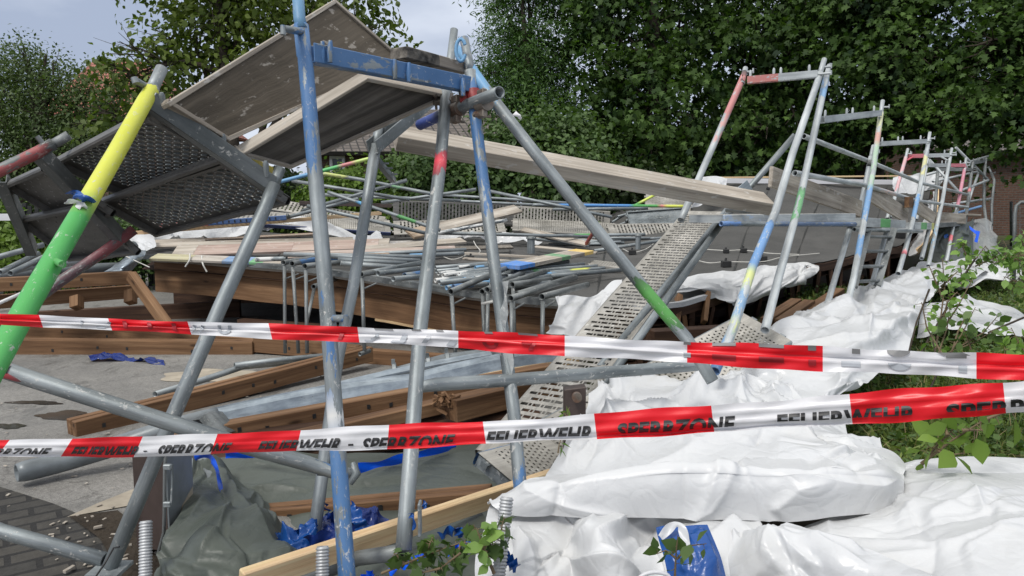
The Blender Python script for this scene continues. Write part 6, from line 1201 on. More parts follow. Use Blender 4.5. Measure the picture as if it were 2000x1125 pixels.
cloth('white_sheet', 'glossy white sheet mound behind the lower tape', [[(1222, 742, 4.0), (1262, 742, 4.05), (1320, 750, 4.0), (1400, 757, 3.9), (1500, 770, 3.75), (1600, 790, 3.6), (1640, 820, 3.4)], [(1160, 788, 3.55), (1240, 775, 3.45), (1330, 782, 3.35), (1430, 792, 3.2), (1520, 805, 3.1), (1600, 830, 3.0), (1680, 860, 2.95)], [(1118, 850, 3.15), (1220, 835, 3.0), (1330, 840, 2.85), (1440, 850, 2.75), (1540, 860, 2.65), (1640, 870, 2.65), (1725, 885, 2.7)], [(1080, 915, 2.85), (1200, 915, 2.65), (1330, 905, 2.5), (1450, 900, 2.45), (1560, 900, 2.4), (1660, 905, 2.45), (1740, 915, 2.55)], [(1066, 945, 2.7), (1200, 955, 2.5), (1330, 950, 2.4), (1450, 945, 2.35), (1560, 940, 2.3), (1660, 945, 2.35), (1745, 950, 2.45)]], 150, 200, .085, 2.0, 86, M['white'], group=GSH, octs=11, cr=dict(npinch=9, nline=9, wid=.045, amp=.8, nlong=8), lines=[([(1222, 745), (1205, 830), (1120, 920)], .03, .02, .08), ([(1330, 770), (1250, 850), (1100, 930)], .025, .015, .06), ([(1440, 850), (1340, 880), (1230, 932)], .02, .01, .05), ([(1500, 860), (1600, 880), (1700, 925)], .02, .012, .05), ([(1330, 860), (1400, 840), (1500, 850)], .02, .012, .05)])
cloth('white_sheet', 'big rolled fold of white sheet across the lower right foreground', [[(958, 980, 2.48), (1060, 935, 2.6), (1200, 915, 2.7), (1350, 900, 2.75), (1500, 845, 2.85), (1620, 853, 2.8), (1730, 876, 2.7), (1770, 908, 2.55)], [(952, 982, 2.40), (1070, 945, 2.46), (1200, 925, 2.5), (1350, 912, 2.5), (1500, 890, 2.52), (1620, 888, 2.5), (1720, 900, 2.45), (1768, 922, 2.42)], [(956, 979, 2.32), (1075, 949, 2.31), (1210, 930, 2.30), (1350, 916, 2.27), (1500, 920, 2.25), (1620, 919, 2.24), (1717, 921, 2.27), (1767, 936, 2.36)], [(960, 985, 2.28), (1080, 955, 2.28), (1215, 936, 2.26), (1350, 922, 2.22), (1500, 927, 2.2), (1620, 925, 2.2), (1715, 926, 2.24), (1766, 940, 2.34)], [(962, 988, 2.272), (1080, 960, 2.27), (1213, 942, 2.25), (1350, 929, 2.21), (1500, 934, 2.19), (1620, 931, 2.19), (1714, 932, 2.235), (1766, 945, 2.335)], [(970, 994, 2.265), (1080, 978, 2.26), (1210, 966, 2.24), (1350, 956, 2.195), (1500, 962, 2.175), (1620, 955, 2.175), (1713, 952, 2.225), (1765, 960, 2.33)], [(985, 1004, 2.27), (1080, 1004, 2.265), (1200, 1008, 2.245), (1350, 1010, 2.20), (1500, 1017, 2.18), (1620, 1008, 2.18), (1710, 1000, 2.225), (1760, 990, 2.33)]], 130, 240, .02, 2.2, 87, M['white_woven'], group=GSH, cr=dict(npinch=3, nline=5, wid=.028, amp=.4, nlong=5), lines=[([(960, 975), (1110, 952), (1230, 934), (1350, 921), (1510, 926)], .035, .008, .10), ([(1500, 930), (1640, 944), (1710, 946), (1764, 932)], .028, .010, .07), ([(1500, 1000), (1550, 955), (1625, 943)], .022, .010, .06), ([(1000, 962), (1120, 985), (1225, 1008)], .018, .010, .05), ([(1600, 862), (1700, 900), (1764, 930)], .02, .010, .05), ([(1500, 880), (1600, 895), (1690, 940)], .018, .008, .04), ([(1560, 905), (1640, 900), (1720, 925)], -.014, .008, .03)])
cloth('white_sheet', 'hanging drapes of white sheet at the bottom centre', [[(960, 985, 2.45), (1030, 1000, 2.35), (1120, 1000, 2.3), (1200, 1005, 2.3), (1290, 1005, 2.3), (1380, 1005, 2.28), (1480, 1005, 2.3)], [(950, 1030, 2.30), (1030, 1040, 2.18), (1110, 1020, 2.27), (1190, 1040, 2.12), (1270, 1030, 2.26), (1390, 1030, 2.10), (1480, 1030, 2.3)], [(930, 1085, 2.22), (1020, 1090, 2.07), (1120, 1080, 2.15), (1200, 1085, 2.0), (1290, 1080, 2.14), (1400, 1080, 2.0), (1500, 1080, 2.15)], [(920, 1180, 2.1), (1020, 1180, 1.95), (1130, 1180, 2.05), (1210, 1180, 1.9), (1300, 1180, 2.0), (1420, 1180, 1.9), (1540, 1180, 2.0)]], 130, 220, .085, 3.0, 88, M['white_woven'], group=GSH, octs=11, cr=dict(npinch=2, nline=4, wid=.03, amp=.4, nlong=4, ang=1.6, spread=.8), lines=[([(1008, 1025), (1030, 1060), (1050, 1130)], .022, .012, .06), ([(1160, 1008), (1165, 1050), (1090, 1078), (1150, 1150)], .025, .010, .06), ([(1233, 1008), (1183, 1062), (1190, 1085), (1228, 1112)], .055, .010, .07), ([(1280, 1010), (1262, 1050), (1228, 1105)], -.03, .012, .05), ([(1120, 1010), (1110, 1060), (1075, 1130)], -.035, .012, .06), ([(1110, 1096), (1200, 1102), (1260, 1130)], .03, .008, .05), ([(985, 1010), (1000, 1070), (985, 1130)], -.03, .01, .05), ([(1410, 1020), (1440, 1060), (1500, 1110)], .04, .01, .06), ([(1460, 1010), (1470, 1050), (1520, 1075)], .04, .01, .05)])
cloth('white_sheet', 'white sheet spread over the bottom right corner', [[(1700, 925, 2.75), (1790, 908, 2.8), (1860, 900, 2.8), (1960, 893, 2.75), (2100, 890, 2.7)], [(1640, 1000, 2.35), (1740, 970, 2.3), (1850, 960, 2.25), (1960, 955, 2.2), (2100, 955, 2.2)], [(1560, 1035, 2.2), (1700, 1035, 2.0), (1840, 1030, 1.9), (1960, 1030, 1.85), (2100, 1030, 1.8)], [(1500, 1090, 2.1), (1680, 1110, 1.8), (1840, 1110, 1.65), (1960, 1110, 1.6), (2120, 1110, 1.55)], [(1480, 1190, 2.0), (1680, 1220, 1.6), (1850, 1230, 1.45), (1980, 1230, 1.4), (2140, 1230, 1.35)]], 130, 170, .055, 1.5, 89, M['white_woven'], group=GSH, octs=11, cr=dict(npinch=5, nline=6, wid=.04, amp=.28, nlong=8), lines=[([(1690, 950), (1790, 915), (1870, 935), (2000, 920)], .02, .02, .09), ([(1790, 1015), (1900, 985), (2010, 955)], .02, .012, .08), ([(1880, 945), (1915, 985), (1930, 1020)], .014, .008, .03), ([(1740, 1010), (1830, 962), (1905, 966)], .018, .012, .06), ([(1870, 1085), (1960, 1055), (2040, 1050)], .018, .012, .06), ([(1935, 1010), (2000, 1010), (2060, 1000)], .012, .006, .04)])
cloth('white_sheet', 'smooth white sheet edge sweeping up at the bottom, right of the blue panel', [[(1460, 1062, 2.05), (1520, 1035, 2.0), (1600, 1050, 1.88), (1700, 1078, 1.78), (1830, 1130, 1.62)], [(1430, 1095, 1.98), (1520, 1080, 1.88), (1600, 1090, 1.78), (1700, 1110, 1.7), (1820, 1150, 1.58)], [(1425, 1180, 1.95), (1520, 1180, 1.82), (1620, 1180, 1.72), (1720, 1190, 1.65), (1830, 1200, 1.55)]], 70, 120, .05, 2.2, 90, M['white'], group=GSH, cr=dict(npinch=2, nline=5, wid=.03, amp=.4, nlong=5), lines=[([(1430, 1060), (1600, 1068), (1720, 1110)], .03, .01, .07), ([(1500, 1040), (1560, 1080), (1605, 1110)], .02, .008, .04)])
# small printed slits on hump
mb = MB()
for (x, y) in [(1452, 753), (1458, 752), (1637, 652), (1645, 652)]:
    c = P(x, y, 3.62 if y > 700 else 4.3); mb.tube([c-Vector((.002, 0, .012)), c+Vector((.004, 0, .012))], .0022, 6, hollow=False)
build(mb, 'sheet_marks', M['ink'], label='small dark printed marks on the white sheet hump between the tapes', cat='print marks')
# mound added unseen beneath the sheets for the light in their gaps
rows = [[P(*p) for p in r] for r in [[(1240, 785, 4.4), (1380, 785, 4.3), (1500, 800, 4.2), (1590, 830, 4.0)], [(1100, 970, 3.2), (1300, 960, 3.1), (1500, 960, 3.05), (1640, 960, 3.0)], [(980, 1130, 2.6), (1250, 1130, 2.5), (1500, 1130, 2.5), (1700, 1090, 2.7)], [(960, 1300, 2.4), (1250, 1300, 2.3), (1500, 1300, 2.3), (1900, 1300, 2.2)]]]
mb = MB(); mb.grid([[Vector(q) for q in r] for r in crom(rows, 30, 40)]); build(mb, 'hidden_mound', M['soil'], kind='structure')
# ------------------------------------------------------------------ grey tarpaulin and blue film
cloth('grey_tarpaulin', 'grey-green tarpaulin spread behind the centre posts', [[(425, 893, 3.75), (520, 878, 3.8), (640, 885, 3.85), (760, 880, 3.9), (860, 872, 4.0), (935, 866, 4.1)], [(440, 925, 3.6), (520, 920, 3.6), (640, 920, 3.6), (760, 915, 3.6), (860, 905, 3.7), (960, 905, 3.7)], [(470, 990, 3.45), (540, 985, 3.4), (640, 975, 3.35), (760, 970, 3.35), (860, 965, 3.35), (980, 965, 3.3)], [(500, 1035, 3.2), (560, 1035, 3.15), (640, 1035, 3.1), (760, 1030, 3.05), (860, 1025, 3.0), (980, 1020, 2.9)]], 70, 120, .05, 2.2, 91, M['greytarp'], 'tarpaulin', cr=dict(npinch=4, nline=6, wid=.03, amp=.35, nlong=7, ang=0, spread=.6))
cloth('grey_tarpaulin', 'crumpled grey-green tarpaulin draped down in the lower left centre', [[(376, 905, 3.4), (425, 893, 3.5), (470, 935, 3.5), (520, 990, 3.4), (570, 1025, 3.3)], [(372, 985, 3.05), (420, 960, 3.15), (465, 985, 3.1), (520, 1015, 3.1), (575, 1038, 3.05)], [(350, 1030, 2.75), (400, 1020, 2.7), (455, 1025, 2.65), (520, 1035, 2.75), (570, 1050, 2.85)], [(310, 1085, 2.6), (380, 1070, 2.5), (450, 1075, 2.45), (530, 1080, 2.5), (600, 1085, 2.6)], [(280, 1200, 2.4), (370, 1200, 2.3), (460, 1200, 2.25), (560, 1200, 2.25), (680, 1200, 2.3)]], 110, 120, .09, 2.6, 92, M['greytarp'], 'tarpaulin', octs=11, cr=dict(npinch=6, nline=6, wid=.03, amp=.5, nlong=6), lines=[([(425, 960), (370, 1025), (300, 1095), (270, 1150)], .04, .012, .08), ([(450, 985), (430, 1050), (380, 1130)], .035, .010, .07), ([(425, 895), (455, 975), (500, 1020), (560, 1060)], .04, .012, .06), ([(400, 930), (440, 965), (455, 1000)], -.03, .012, .05), ([(470, 1010), (530, 1060), (600, 1080)], .03, .01, .05)])
cloth('grey_tarpaulin', 'grey-green tarpaulin under the fresh pine plank', [[(560, 1085, 2.6), (680, 1060, 2.7), (800, 1030, 2.8), (930, 985, 2.95)], [(600, 1140, 2.4), (720, 1120, 2.45), (840, 1085, 2.5), (960, 1040, 2.55)], [(620, 1250, 2.25), (740, 1240, 2.25), (860, 1230, 2.25), (980, 1200, 2.25)]], 50, 70, .06, 2.6, 93, M['greytarp'], 'tarpaulin', cr=dict(npinch=3, nline=6, wid=.03, amp=.5))
cloth('grey_tarpaulin', 'pale grey-green tarpaulin patch left of the torn one by the cabinet', [[(374, 895, 3.5), (400, 893, 3.5), (425, 900, 3.5)], [(376, 950, 3.3), (400, 945, 3.3), (430, 950, 3.3)], [(372, 1030, 3.0), (400, 1010, 3.0), (430, 1000, 3.0)]], 26, 26, .03, 3, 94, M['pvc'], 'tarpaulin')
strip('bright_blue_tape', 'bright blue tape strip hanging down over the grey tarpaulin', [(380, 893, 3.28), (405, 890, 3.26), (418, 905, 3.22), (428, 935, 3.18), (432, 958, 3.14)], .055, M['bluetape'], 'tape', 5, 30, .006)
strip('bright_blue_tape', 'bright blue tape along the top edge of the tarpaulin left of the blue post', [(440, 890, 3.55), (500, 886, 3.55), (560, 895, 3.5), (620, 903, 3.5)], .05, M['bluetape'], 'tape', 6, 30, .006, wdir=(0, -.2, 1))
strip('bright_blue_tape', 'bright blue tape along the tarpaulin edge right of the red-taped post', [(700, 915, 3.5), (760, 902, 3.6), (820, 887, 3.7), (890, 870, 3.85)], .055, M['bluetape'], 'tape', 7, 30, .006, wdir=(0, -.2, 1))
r = random.Random(3); gb = 'torn blue film bits around the foot of the blue post'
for i, (pts, w, mt) in enumerate([([(500, 1108, 2.6), (540, 1070, 2.65), (580, 1045, 2.7), (620, 1020, 2.75)], .09, 'bluefilm'), ([(520, 1085, 2.65), (570, 1085, 2.6), (640, 1088, 2.6)], .08, 'bluefilm'), ([(560, 1080, 2.75), (590, 1050, 2.75), (615, 1030, 2.8)], .07, 'tape_w'), ([(640, 1010, 2.7), (690, 1020, 2.7), (740, 1050, 2.75)], .12, 'darkblue'), ([(680, 990, 2.7), (700, 1020, 2.65), (715, 1040, 2.65)], .10, 'bluefilm'), ([(600, 1060, 2.62), (650, 1050, 2.6), (720, 1060, 2.6)], .10, 'darkblue'), ([(720, 1065, 2.6), (760, 1045, 2.65), (800, 1030, 2.7)], .05, 'haze_film'), ([(630, 980, 2.85), (645, 1010, 2.8)], .06, 'bluefilm'), ([(860, 1050, 2.35), (885, 1035, 2.35), (905, 1045, 2.35)], .07, 'bluefilm'), ([(760, 1120, 2.15), (800, 1098, 2.15), (830, 1085, 2.2)], .03, 'bluetape'), ([(870, 1080, 2.2), (900, 1065, 2.2), (935, 1055, 2.2)], .025, 'bluetape'), ([(985, 1088, 1.98), (1010, 1110, 1.95)], .06, 'bluefilm'), ([(700, 1140, 2.2), (730, 1118, 2.2)], .05, 'bluetape'), ([(828, 980, 2.9), (832, 1005, 2.85)], .02, 'bluefilm')]):
    lb = ['long blue film shred pointing down left by the pine plank', 'flat blue film shred above the pine plank', 'white torn film among the blue shreds', 'dark blue film heap right of the blue post', 'blue film loop beside the blue post', 'dark blue film under the tarpaulin edge', 'clear film scrap between blue and red-taped posts', 'small blue film tip left of the blue post', 'pale blue film loop over the ivy', 'bright blue ribbon among the ivy leaves, lower', 'bright blue ribbon among the ivy leaves, upper', 'blue film bit right of the leaning screw jack', 'short bright blue ribbon at the bottom by the plank', 'tiny dark blue ribbon on the double brown batten'][i]
    strip('film_shred', lb, pts, w*.6, M[mt], 'film scrap', i+3, 40, .012, gb)
cloth('blue_film_heap', 'crumpled heap of dark blue film behind the blue post', [[(640, 1000, 2.95), (700, 990, 3.0), (760, 1010, 3.0)], [(610, 1040, 2.8), (690, 1030, 2.8), (770, 1040, 2.85)], [(600, 1075, 2.7), (690, 1072, 2.65), (760, 1062, 2.75)]], 60, 70, .05, 4, 97, M['darkblue'], 'film scrap', cr=dict(npinch=8, nline=6, wid=.02, amp=1.1))
cloth('blue_film_heap', 'lighter blue film crumpled left of the blue post above the pine plank', [[(545, 1050, 2.8), (580, 1035, 2.8), (625, 1015, 2.85)], [(520, 1085, 2.65), (570, 1075, 2.65), (620, 1060, 2.7)], [(495, 1115, 2.55), (560, 1105, 2.55), (610, 1092, 2.6)]], 60, 60, .05, 4, 98, M['bluefilm'], 'film scrap', cr=dict(npinch=8, nline=6, wid=.018, amp=1.1))
# blue panel at bottom
cloth('blue_sheet', 'folded royal blue plastic sheet hanging in front of the white drapes', [[(1281, 1030, 1.92), (1310, 1025, 1.9), (1350, 1024, 1.88), (1382, 1024, 1.9)], [(1290, 1065, 1.86), (1320, 1062, 1.84), (1365, 1060, 1.82), (1398, 1062, 1.86)], [(1300, 1100, 1.82), (1335, 1098, 1.80), (1380, 1098, 1.78), (1412, 1100, 1.82)], [(1312, 1180, 1.76), (1350, 1180, 1.74), (1395, 1180, 1.72), (1430, 1180, 1.76)]], 50, 50, .02, 3, 95, M['bluefilm'], 'sheeting', cr=dict(npinch=1, nline=3, wid=.012, amp=.4, nlong=2), lines=[([(1285, 1026), (1330, 1120)], .008, .004, .02), ([(1365, 1026), (1405, 1125)], .014, .004, .02), ([(1330, 1080), (1340, 1125)], .012, .004, .015)])
strip('white_strap', 'white strap lying over the top of the royal blue sheet', [(1290, 1050, 1.84), (1312, 1028, 1.85), (1328, 1026, 1.84), (1338, 1050, 1.82), (1345, 1068, 1.81)], .022, M['white'], 'strap', 2, 26, .004)
mb = MB(); c0 = P(1280, 1140, 1.8); mb.tube([c0+RT*(.045*math.cos(a))+UP*(.028*math.sin(a)) for a in [k*math.pi/10 for k in range(11)]], .005, 8, hollow=False); build(mb, 'blue_white_ring', M['tape_w'], label='pale blue-white rim of a tube at the bottom, left of the blue sheet', cat='ring')
# ------------------------------------------------------------------ barrier tapes
def lerp_tab(tab, x):
    for a, b in zip(tab, tab[1:]):
        if x <= b[0]: t = (x-a[0])/(b[0]-a[0]); return [a[i]*(1-t)+b[i]*t for i in range(1, len(a))]
    a, b = tab[-2], tab[-1]; t = (x-a[0])/(b[0]-a[0]); return [a[i]*(1-t)+b[i]*t for i in range(1, len(a))]
def smtab(tab):
    xs = [t[0] for t in tab]
    def f(x):   # smooth the piecewise edge lines so that the tape sags instead of kinking
        acc = np.zeros(3)
        for dx, w in ((-50, 1), (-25, 2), (0, 3), (25, 2), (50, 1)): acc += np.array(lerp_tab(tab, max(xs[0], min(xs[-1], x+dx))))*w
        return acc/9
    return f
def tape(label, tab, stripes, folds, slant=0.0, seed=0):
    """tab rows: x, y top, y bottom, distance; v runs 0..1 across the tape"""
    f = smtab(tab)
    def pt(x, v, off=0.0):
        yt, yb, d = f(x); cre = 0
        for (v0, a, ph, fr) in folds: cre += a*math.exp(-((v-v0-.05*math.sin(x*.004+ph))/.08)**2)*(1+.5*math.sin(x*fr+ph))
        wv = .0025*math.sin(x*.021+v*3+seed)+.0015*math.sin(x*.057+v*7+seed)
        edge = (1.6*math.sin(x*.013+seed)+.9*math.sin(x*.041+seed*2))*(1 if v < .5 else -1)*abs(v-.5)*2*(yb-yt)/45
        return P(x, yt+(yb-yt)*v+edge, d-cre+wv-off)
    t = thing('barrier_tape', label, 'barrier tape', P(1000, f(1000)[1], f(1000)[2])); NV = 13
    for (x0, x1, colr) in stripes:
        n = max(4, int((x1-x0)/8)); mb = MB(); rows = []
        for i in range(n+1):
            row = []
            for j in range(NV):
                v = j/(NV-1); row.append(pt(x0+(x1-x0)*i/n+slant_f(x0, x1, i/n, slant)*(.5-v), v))
            rows.append(row)
        mb.grid(rows); build(mb, 'red_stripe' if colr == 'r' else 'white_stripe', M['tape_r' if colr == 'r' else 'tape_w'], t)
    return t, pt
def slant_f(x0, x1, f, s): return s(x0+(x1-x0)*f) if callable(s) else s
def text_mesh(txt, bold=.038):
    cu = bpy.data.curves.new('txt', 'FONT'); cu.body = txt; cu.offset = bold; cu.resolution_u = 3; cu.space_character = 1.04
    o = bpy.data.objects.new('txt', cu); COL.objects.link(o); dg = bpy.context.evaluated_depsgraph_get(); me = bpy.data.meshes.new_from_object(o.evaluated_get(dg)); bm = bmesh.new(); bm.from_mesh(me)
    bpy.data.objects.remove(o); bpy.data.curves.remove(cu); bpy.data.meshes.remove(me); return bm
def print_text(t, pt, txt, x0, x1, v0, vcut, vis, shear=0.0, mat='ink', nm='lettering'):
    """word between x0..x1, tops at v0, sliced off at vcut by the fold; vis = visible share of the letter height"""
    bm = text_mesh(txt); xs = [v.co.x for v in bm.verts]; ys = [v.co.y for v in bm.verts]; ax, bx, ay, by = min(xs), max(xs), min(ys), max(ys)
    for v in bm.verts: v.co.x = (v.co.x-ax)/(bx-ax); v.co.y = (v.co.y-ay)/(by-ay)
    g = bm.verts[:]+bm.edges[:]+bm.faces[:]; bmesh.ops.bisect_plane(bm, geom=g, plane_co=(0, 1-vis, 0), plane_no=(0, -1, 0), clear_outer=True)
    for k in range(1, 12): bmesh.ops.bisect_plane(bm, geom=bm.verts[:]+bm.edges[:]+bm.faces[:], plane_co=(k/12, 0, 0), plane_no=(1, 0, 0))
    for k in (.25, .5, .75): bmesh.ops.bisect_plane(bm, geom=bm.verts[:]+bm.edges[:]+bm.faces[:], plane_co=(0, 1-vis*k, 0), plane_no=(0, 1, 0))
    mb = MB(); idx = {}; 
    for v in bm.verts:
        h = (v.co.y-(1-vis))/vis; vv = vcut+(v0-vcut)*h; x = x0+(x1-x0)*v.co.x+shear*h; idx[v.index] = mb.v(pt(x, vv, .0022))
    bm.verts.index_update()
    for f in bm.faces: mb.f([idx[v.index] for v in f.verts])
    bm.free(); build(mb, nm, M[mat], t)
low = [(-700, 868, 900, 1.98), (-200, 862, 898, 1.78), (0, 858, 893, 1.72), (270, 854, 892, 1.66), (500, 843, 884, 1.6), (750, 831, 877, 1.53), (1000, 820, 865, 1.45), (1160, 809, 857, 1.40), (1390, 791, 845, 1.33), (1500, 782, 838, 1.29), (1660, 770, 828, 1.24), (1955, 745, 811, 1.15), (2200, 724, 796, 1.08), (3300, 610, 700, .88)]
def sl_low(x): return max(0, 26*(1-x/900)) if x < 900 else -6
t, pt = tape('lower red and white fire brigade barrier tape reading FEUERWEHR SPERRZONE', low, [(-700, -520, 'r'), (-520, -350, 'w'), (-350, -200, 'r'), (-200, -135, 'w'), (-135, 6, 'r'), (6, 130, 'w'), (130, 270, 'r'), (270, 418, 'w'), (418, 583, 'r'), (583, 758, 'w'), (758, 946, 'r'), (946, 1163, 'w'), (1163, 1392, 'r'), (1392, 1662, 'w'), (1662, 1962, 'r'), (1962, 2270, 'w'), (2270, 2600, 'r'), (2600, 2950, 'w'), (2950, 3300, 'r')], [(.93, -.012, 0, .006), (.3, .004, 1, .008), (.62, .003, 2, .013)], sl_low, 1)
for (w, x0, x1, v0, vc, vis, sh) in [('SPERRZONE', -52, 92, .50, .86, .62, 10), ('FEUERWEHR', 138, 268, .46, .88, .62, 9), ('-', 280, 287, .70, .76, 1, 0), ('SPERRZONE', 305, 446, .46, .88, .62, 9), ('FEUERWEHR', 503, 664, .46, .88, .64, 8), ('-', 680, 690, .72, .80, 1, 0), ('SPERRZONE', 706, 884, .50, .88, .64, 6), ('FEUERWEHR', 950, 1158, .46, .86, .58, 4), ('SPERRZONE', 1205, 1434, .44, .84, .62, 2), ('FEUERWEHR', 1518, 1790, .52, .80, .46, 0), ('SPERRZONE', 1848, 2170, .56, .82, .42, 0)]:
    print_text(t, pt, w, x0, x1, v0, vc, vis, sh)
upp = [(-700, 594, 614, 1.42), (-200, 606, 628, 1.30), (0, 613, 634, 1.27), (333, 627, 651, 1.24), (500, 632, 660, 1.22), (700, 639, 669, 1.2), (860, 644, 677, 1.18), (1000, 651, 689, 1.15), (1340, 667, 709, 1.10), (1500, 673, 719, 1.07), (1610, 677, 725, 1.06), (1905, 690, 738, 1.02), (2200, 702, 750, .98), (3300, 752, 812, .82)]
def sl_up(x): return max(-8, -18+x*.02) if x < 1000 else 0
t, pt = tape('upper red and white barrier tape, folded, grey letter fragments showing', upp, [(-700, -560, 'w'), (-560, -410, 'r'), (-410, -260, 'w'), (-260, -70, 'r'), (-70, -60, 'w'), (-60, 80, 'r'), (80, 215, 'w'), (215, 370, 'r'), (370, 528, 'w'), (528, 700, 'r'), (700, 895, 'w'), (895, 1103, 'r'), (1103, 1342, 'w'), (1342, 1607, 'r'), (1607, 1907, 'w'), (1907, 2210, 'r'), (2210, 2530, 'w'), (2530, 2880, 'r'), (2880, 3300, 'w')], [(.42, -.006, 0, .004), (.55, .005, 1, .006)], sl_up, 4)
def patch(x0, x1, v0, v1, mat, sh=0, nm='letter_fragment'):
    mb = MB(); n = max(1, int((x1-x0)/12)); g = [[pt(x0+(x1-x0)*i/n+sh*(.5-j/3), v0+(v1-v0)*j/3, .0022) for j in range(4)] for i in range(n+1)]; mb.grid(g); build(mb, nm, M[mat], t)
def arc(cx, rx, v0, rv, w, a0, a1, mat):
    mb = MB(); g = []
    for k in range(13):
        a = math.radians(a0+(a1-a0)*k/12); g.append([pt(cx+(rx-w*j)*math.cos(a), v0-(rv-(rv*w/rx if rx else 0)*j)*math.sin(a), .0022) for j in (0, 1)])
    mb.grid(g); build(mb, 'letter_fragment', M[mat], t)
for x0, x1 in [(1335, 1349), (1391, 1437), (1482, 1531)]: patch(x0, x1, .0, .14, 'ink_edge'); patch(x0, x1, .52, .74, 'ink_red' if x0 > 1342 else 'ink_grey')
patch(1578, 1594, 0, .2, 'ink_edge'); patch(1579, 1594, .55, .78, 'ink_red'); patch(1664, 1680, 0, .22, 'ink_edge'); patch(1643, 1681, .55, .78, 'ink_grey')
arc(1755, 23, .0, .27, 23, 180, 360, 'ink_edge'); arc(1757, 23, .55, .3, 23, 180, 360, 'ink_grey'); patch(1836, 1888, .0, .13, 'ink_edge', -16); patch(1848, 1888, .12, .24, 'ink_edge'); patch(1872, 1889, .52, .8, 'ink_grey')
arc(1240/8+1, 7, .3, .5, 6, 270, 360, 'ink_grey'); arc(205, 12, .3, .5, 7, 250, 360, 'ink_grey'); patch(188, 205, .72, .86, 'ink_grey')
for x in (244, 292, 340): patch(x-4, x+4, .15, .8, 'ink_red', -3)
arc(372, 12, .2, .6, 7, 270, 350, 'ink_grey'); arc(388, 12, .2, .6, 7, 270, 350, 'ink_grey'); patch(425, 432, .2, .55, 'ink_grey'); arc(438, 13, .5, .35, 7, 180, 360, 'ink_grey'); patch(445, 452, .2, .5, 'ink_grey')
patch(662, 670, .4, .85, 'ink_red', 6); arc(724, 16, .45, .4, 7, 270, 370, 'ink_grey'); patch(712, 728, .8, .92, 'ink_grey'); patch(764, 790, .78, .92, 'ink_grey', 6); patch(783, 794, .42, .8, 'ink_grey', 5); patch(828, 838, .42, .85, 'ink_grey', 10); patch(875, 890, .6, .9, 'ink_grey', 8)
arc(958, 16, .55, .3, 8, 180, 360, 'ink_red'); patch(1035, 1044, .42, .8, 'ink_red', 8); patch(1018, 1038, .42, .52, 'ink_red', 4)
for x0, x1 in [(731, 768), (804, 822), (852, 866), (946, 962), (1012, 1050)]: patch(x0, x1, .0, .1, 'ink_edge', -2)
# ------------------------------------------------------------------ near plants
def plant(name, label, stems, leaves, size, kind, mat, rs=.004, group=None, up=.35, seed=1, spread=.03, cat='plant', droop=.3):
    """stems: list of px-polylines; leaves spread along each stem"""
    rng = np.random.default_rng(seed); S = [[P(*p) for p in s] for s in stems]; t = thing(name, label, cat, S[0][0], group); mb = MB(); pos = []; outs = []
    for si, s in enumerate(S):
        n = len(s); mb.tube(s, [rs*(1-.7*i/max(1, n-1)) for i in range(n)], 6, hollow=False); k = leaves[si] if isinstance(leaves, list) else leaves
        for q in range(k):
            f = (.15+.85*(q+.5)/k)*(n-1); i = min(int(f), n-2); p = s[i].lerp(s[i+1], f-i); a = s[i+1]-s[i]; o = a.normalized().cross(Vector(rng.normal(size=3))).normalized(); pos.append(list(p+o*spread*.6)); outs.append(list(o*1.6+a.normalized()*.5))
            mb.tube([p, p+o*spread*.6], [rs*.35, rs*.2], 4, hollow=False)
    build(mb, 'stem', M['stem'], t); leaf_obj('leaves', pos, size, kind, M[mat], t, np.array(outs), up, droop, rng); return t
plant('sapling', 'leafy sapling standing in front of the white sheets on the bank', [[(1820, 720, 3.7), (1835, 640, 3.75), (1845, 560, 3.8), (1840, 500, 3.8)], [(1830, 660, 3.75), (1870, 600, 3.7), (1900, 545, 3.7)], [(1845, 700, 3.5), (1810, 640, 3.6), (1800, 590, 3.6)], [(1840, 580, 3.8), (1815, 520, 3.8)], [(1838, 560, 3.8), (1870, 530, 3.8)], [(1850, 720, 3.6), (1870, 650, 3.6), (1890, 610, 3.6)], [(1840, 640, 3.7), (1850, 590, 3.6), (1870, 570, 3.6)]], [22, 12, 15, 12, 9, 14, 13], .044, 'round', 'l_fg', .006, seed=51, spread=.05)
plant('sapling', 'bright sapling sprays before the grey film at the right', [[(1875, 560, 5.2), (1895, 520, 5.2), (1925, 480, 5.2)], [(1895, 520, 5.2), (1880, 480, 5.2), (1885, 470, 5.2)], [(1905, 520, 5.2), (1950, 500, 5.2), (1965, 490, 5.2)], [(1880, 560, 5.2), (1875, 510, 5.2)]], [34, 26, 34, 18], .06, 'round', 'l_fg', .006, seed=52, spread=.06, up=.6)
plant('shrub_branch', 'yellow-green shrub branches reaching in at the right edge', [[(2020, 600, 5.6), (1985, 520, 5.7), (1960, 470, 5.8)], [(2030, 560, 5.6), (2000, 480, 5.7), (1990, 455, 5.7)], [(2020, 520, 5.6), (1970, 500, 5.6), (1940, 515, 5.6)], [(2010, 560, 5.6), (1960, 540, 5.6)], [(2020, 500, 5.6), (1985, 500, 5.4)]], 30, .055, 'round', 'l_fg', .006, seed=53, spread=.07, up=.5)
plant('sapling', 'dark-leaved twigs in front of the white lump at the right', [[(1850, 700, 3.2), (1880, 650, 3.2), (1905, 600, 3.2)], [(1870, 680, 3.2), (1920, 650, 3.2), (1955, 610, 3.2)], [(1850, 690, 3.2), (1900, 670, 3.2), (1950, 640, 3.2)], [(1830, 700, 3.2), (1850, 640, 3.2), (1855, 600, 3.2)], [(1900, 690, 3.2), (1880, 640, 3.2)]], [12, 12, 10, 12, 9], .045, 'round', 'l_dk_fg', .004, seed=54, spread=.035)
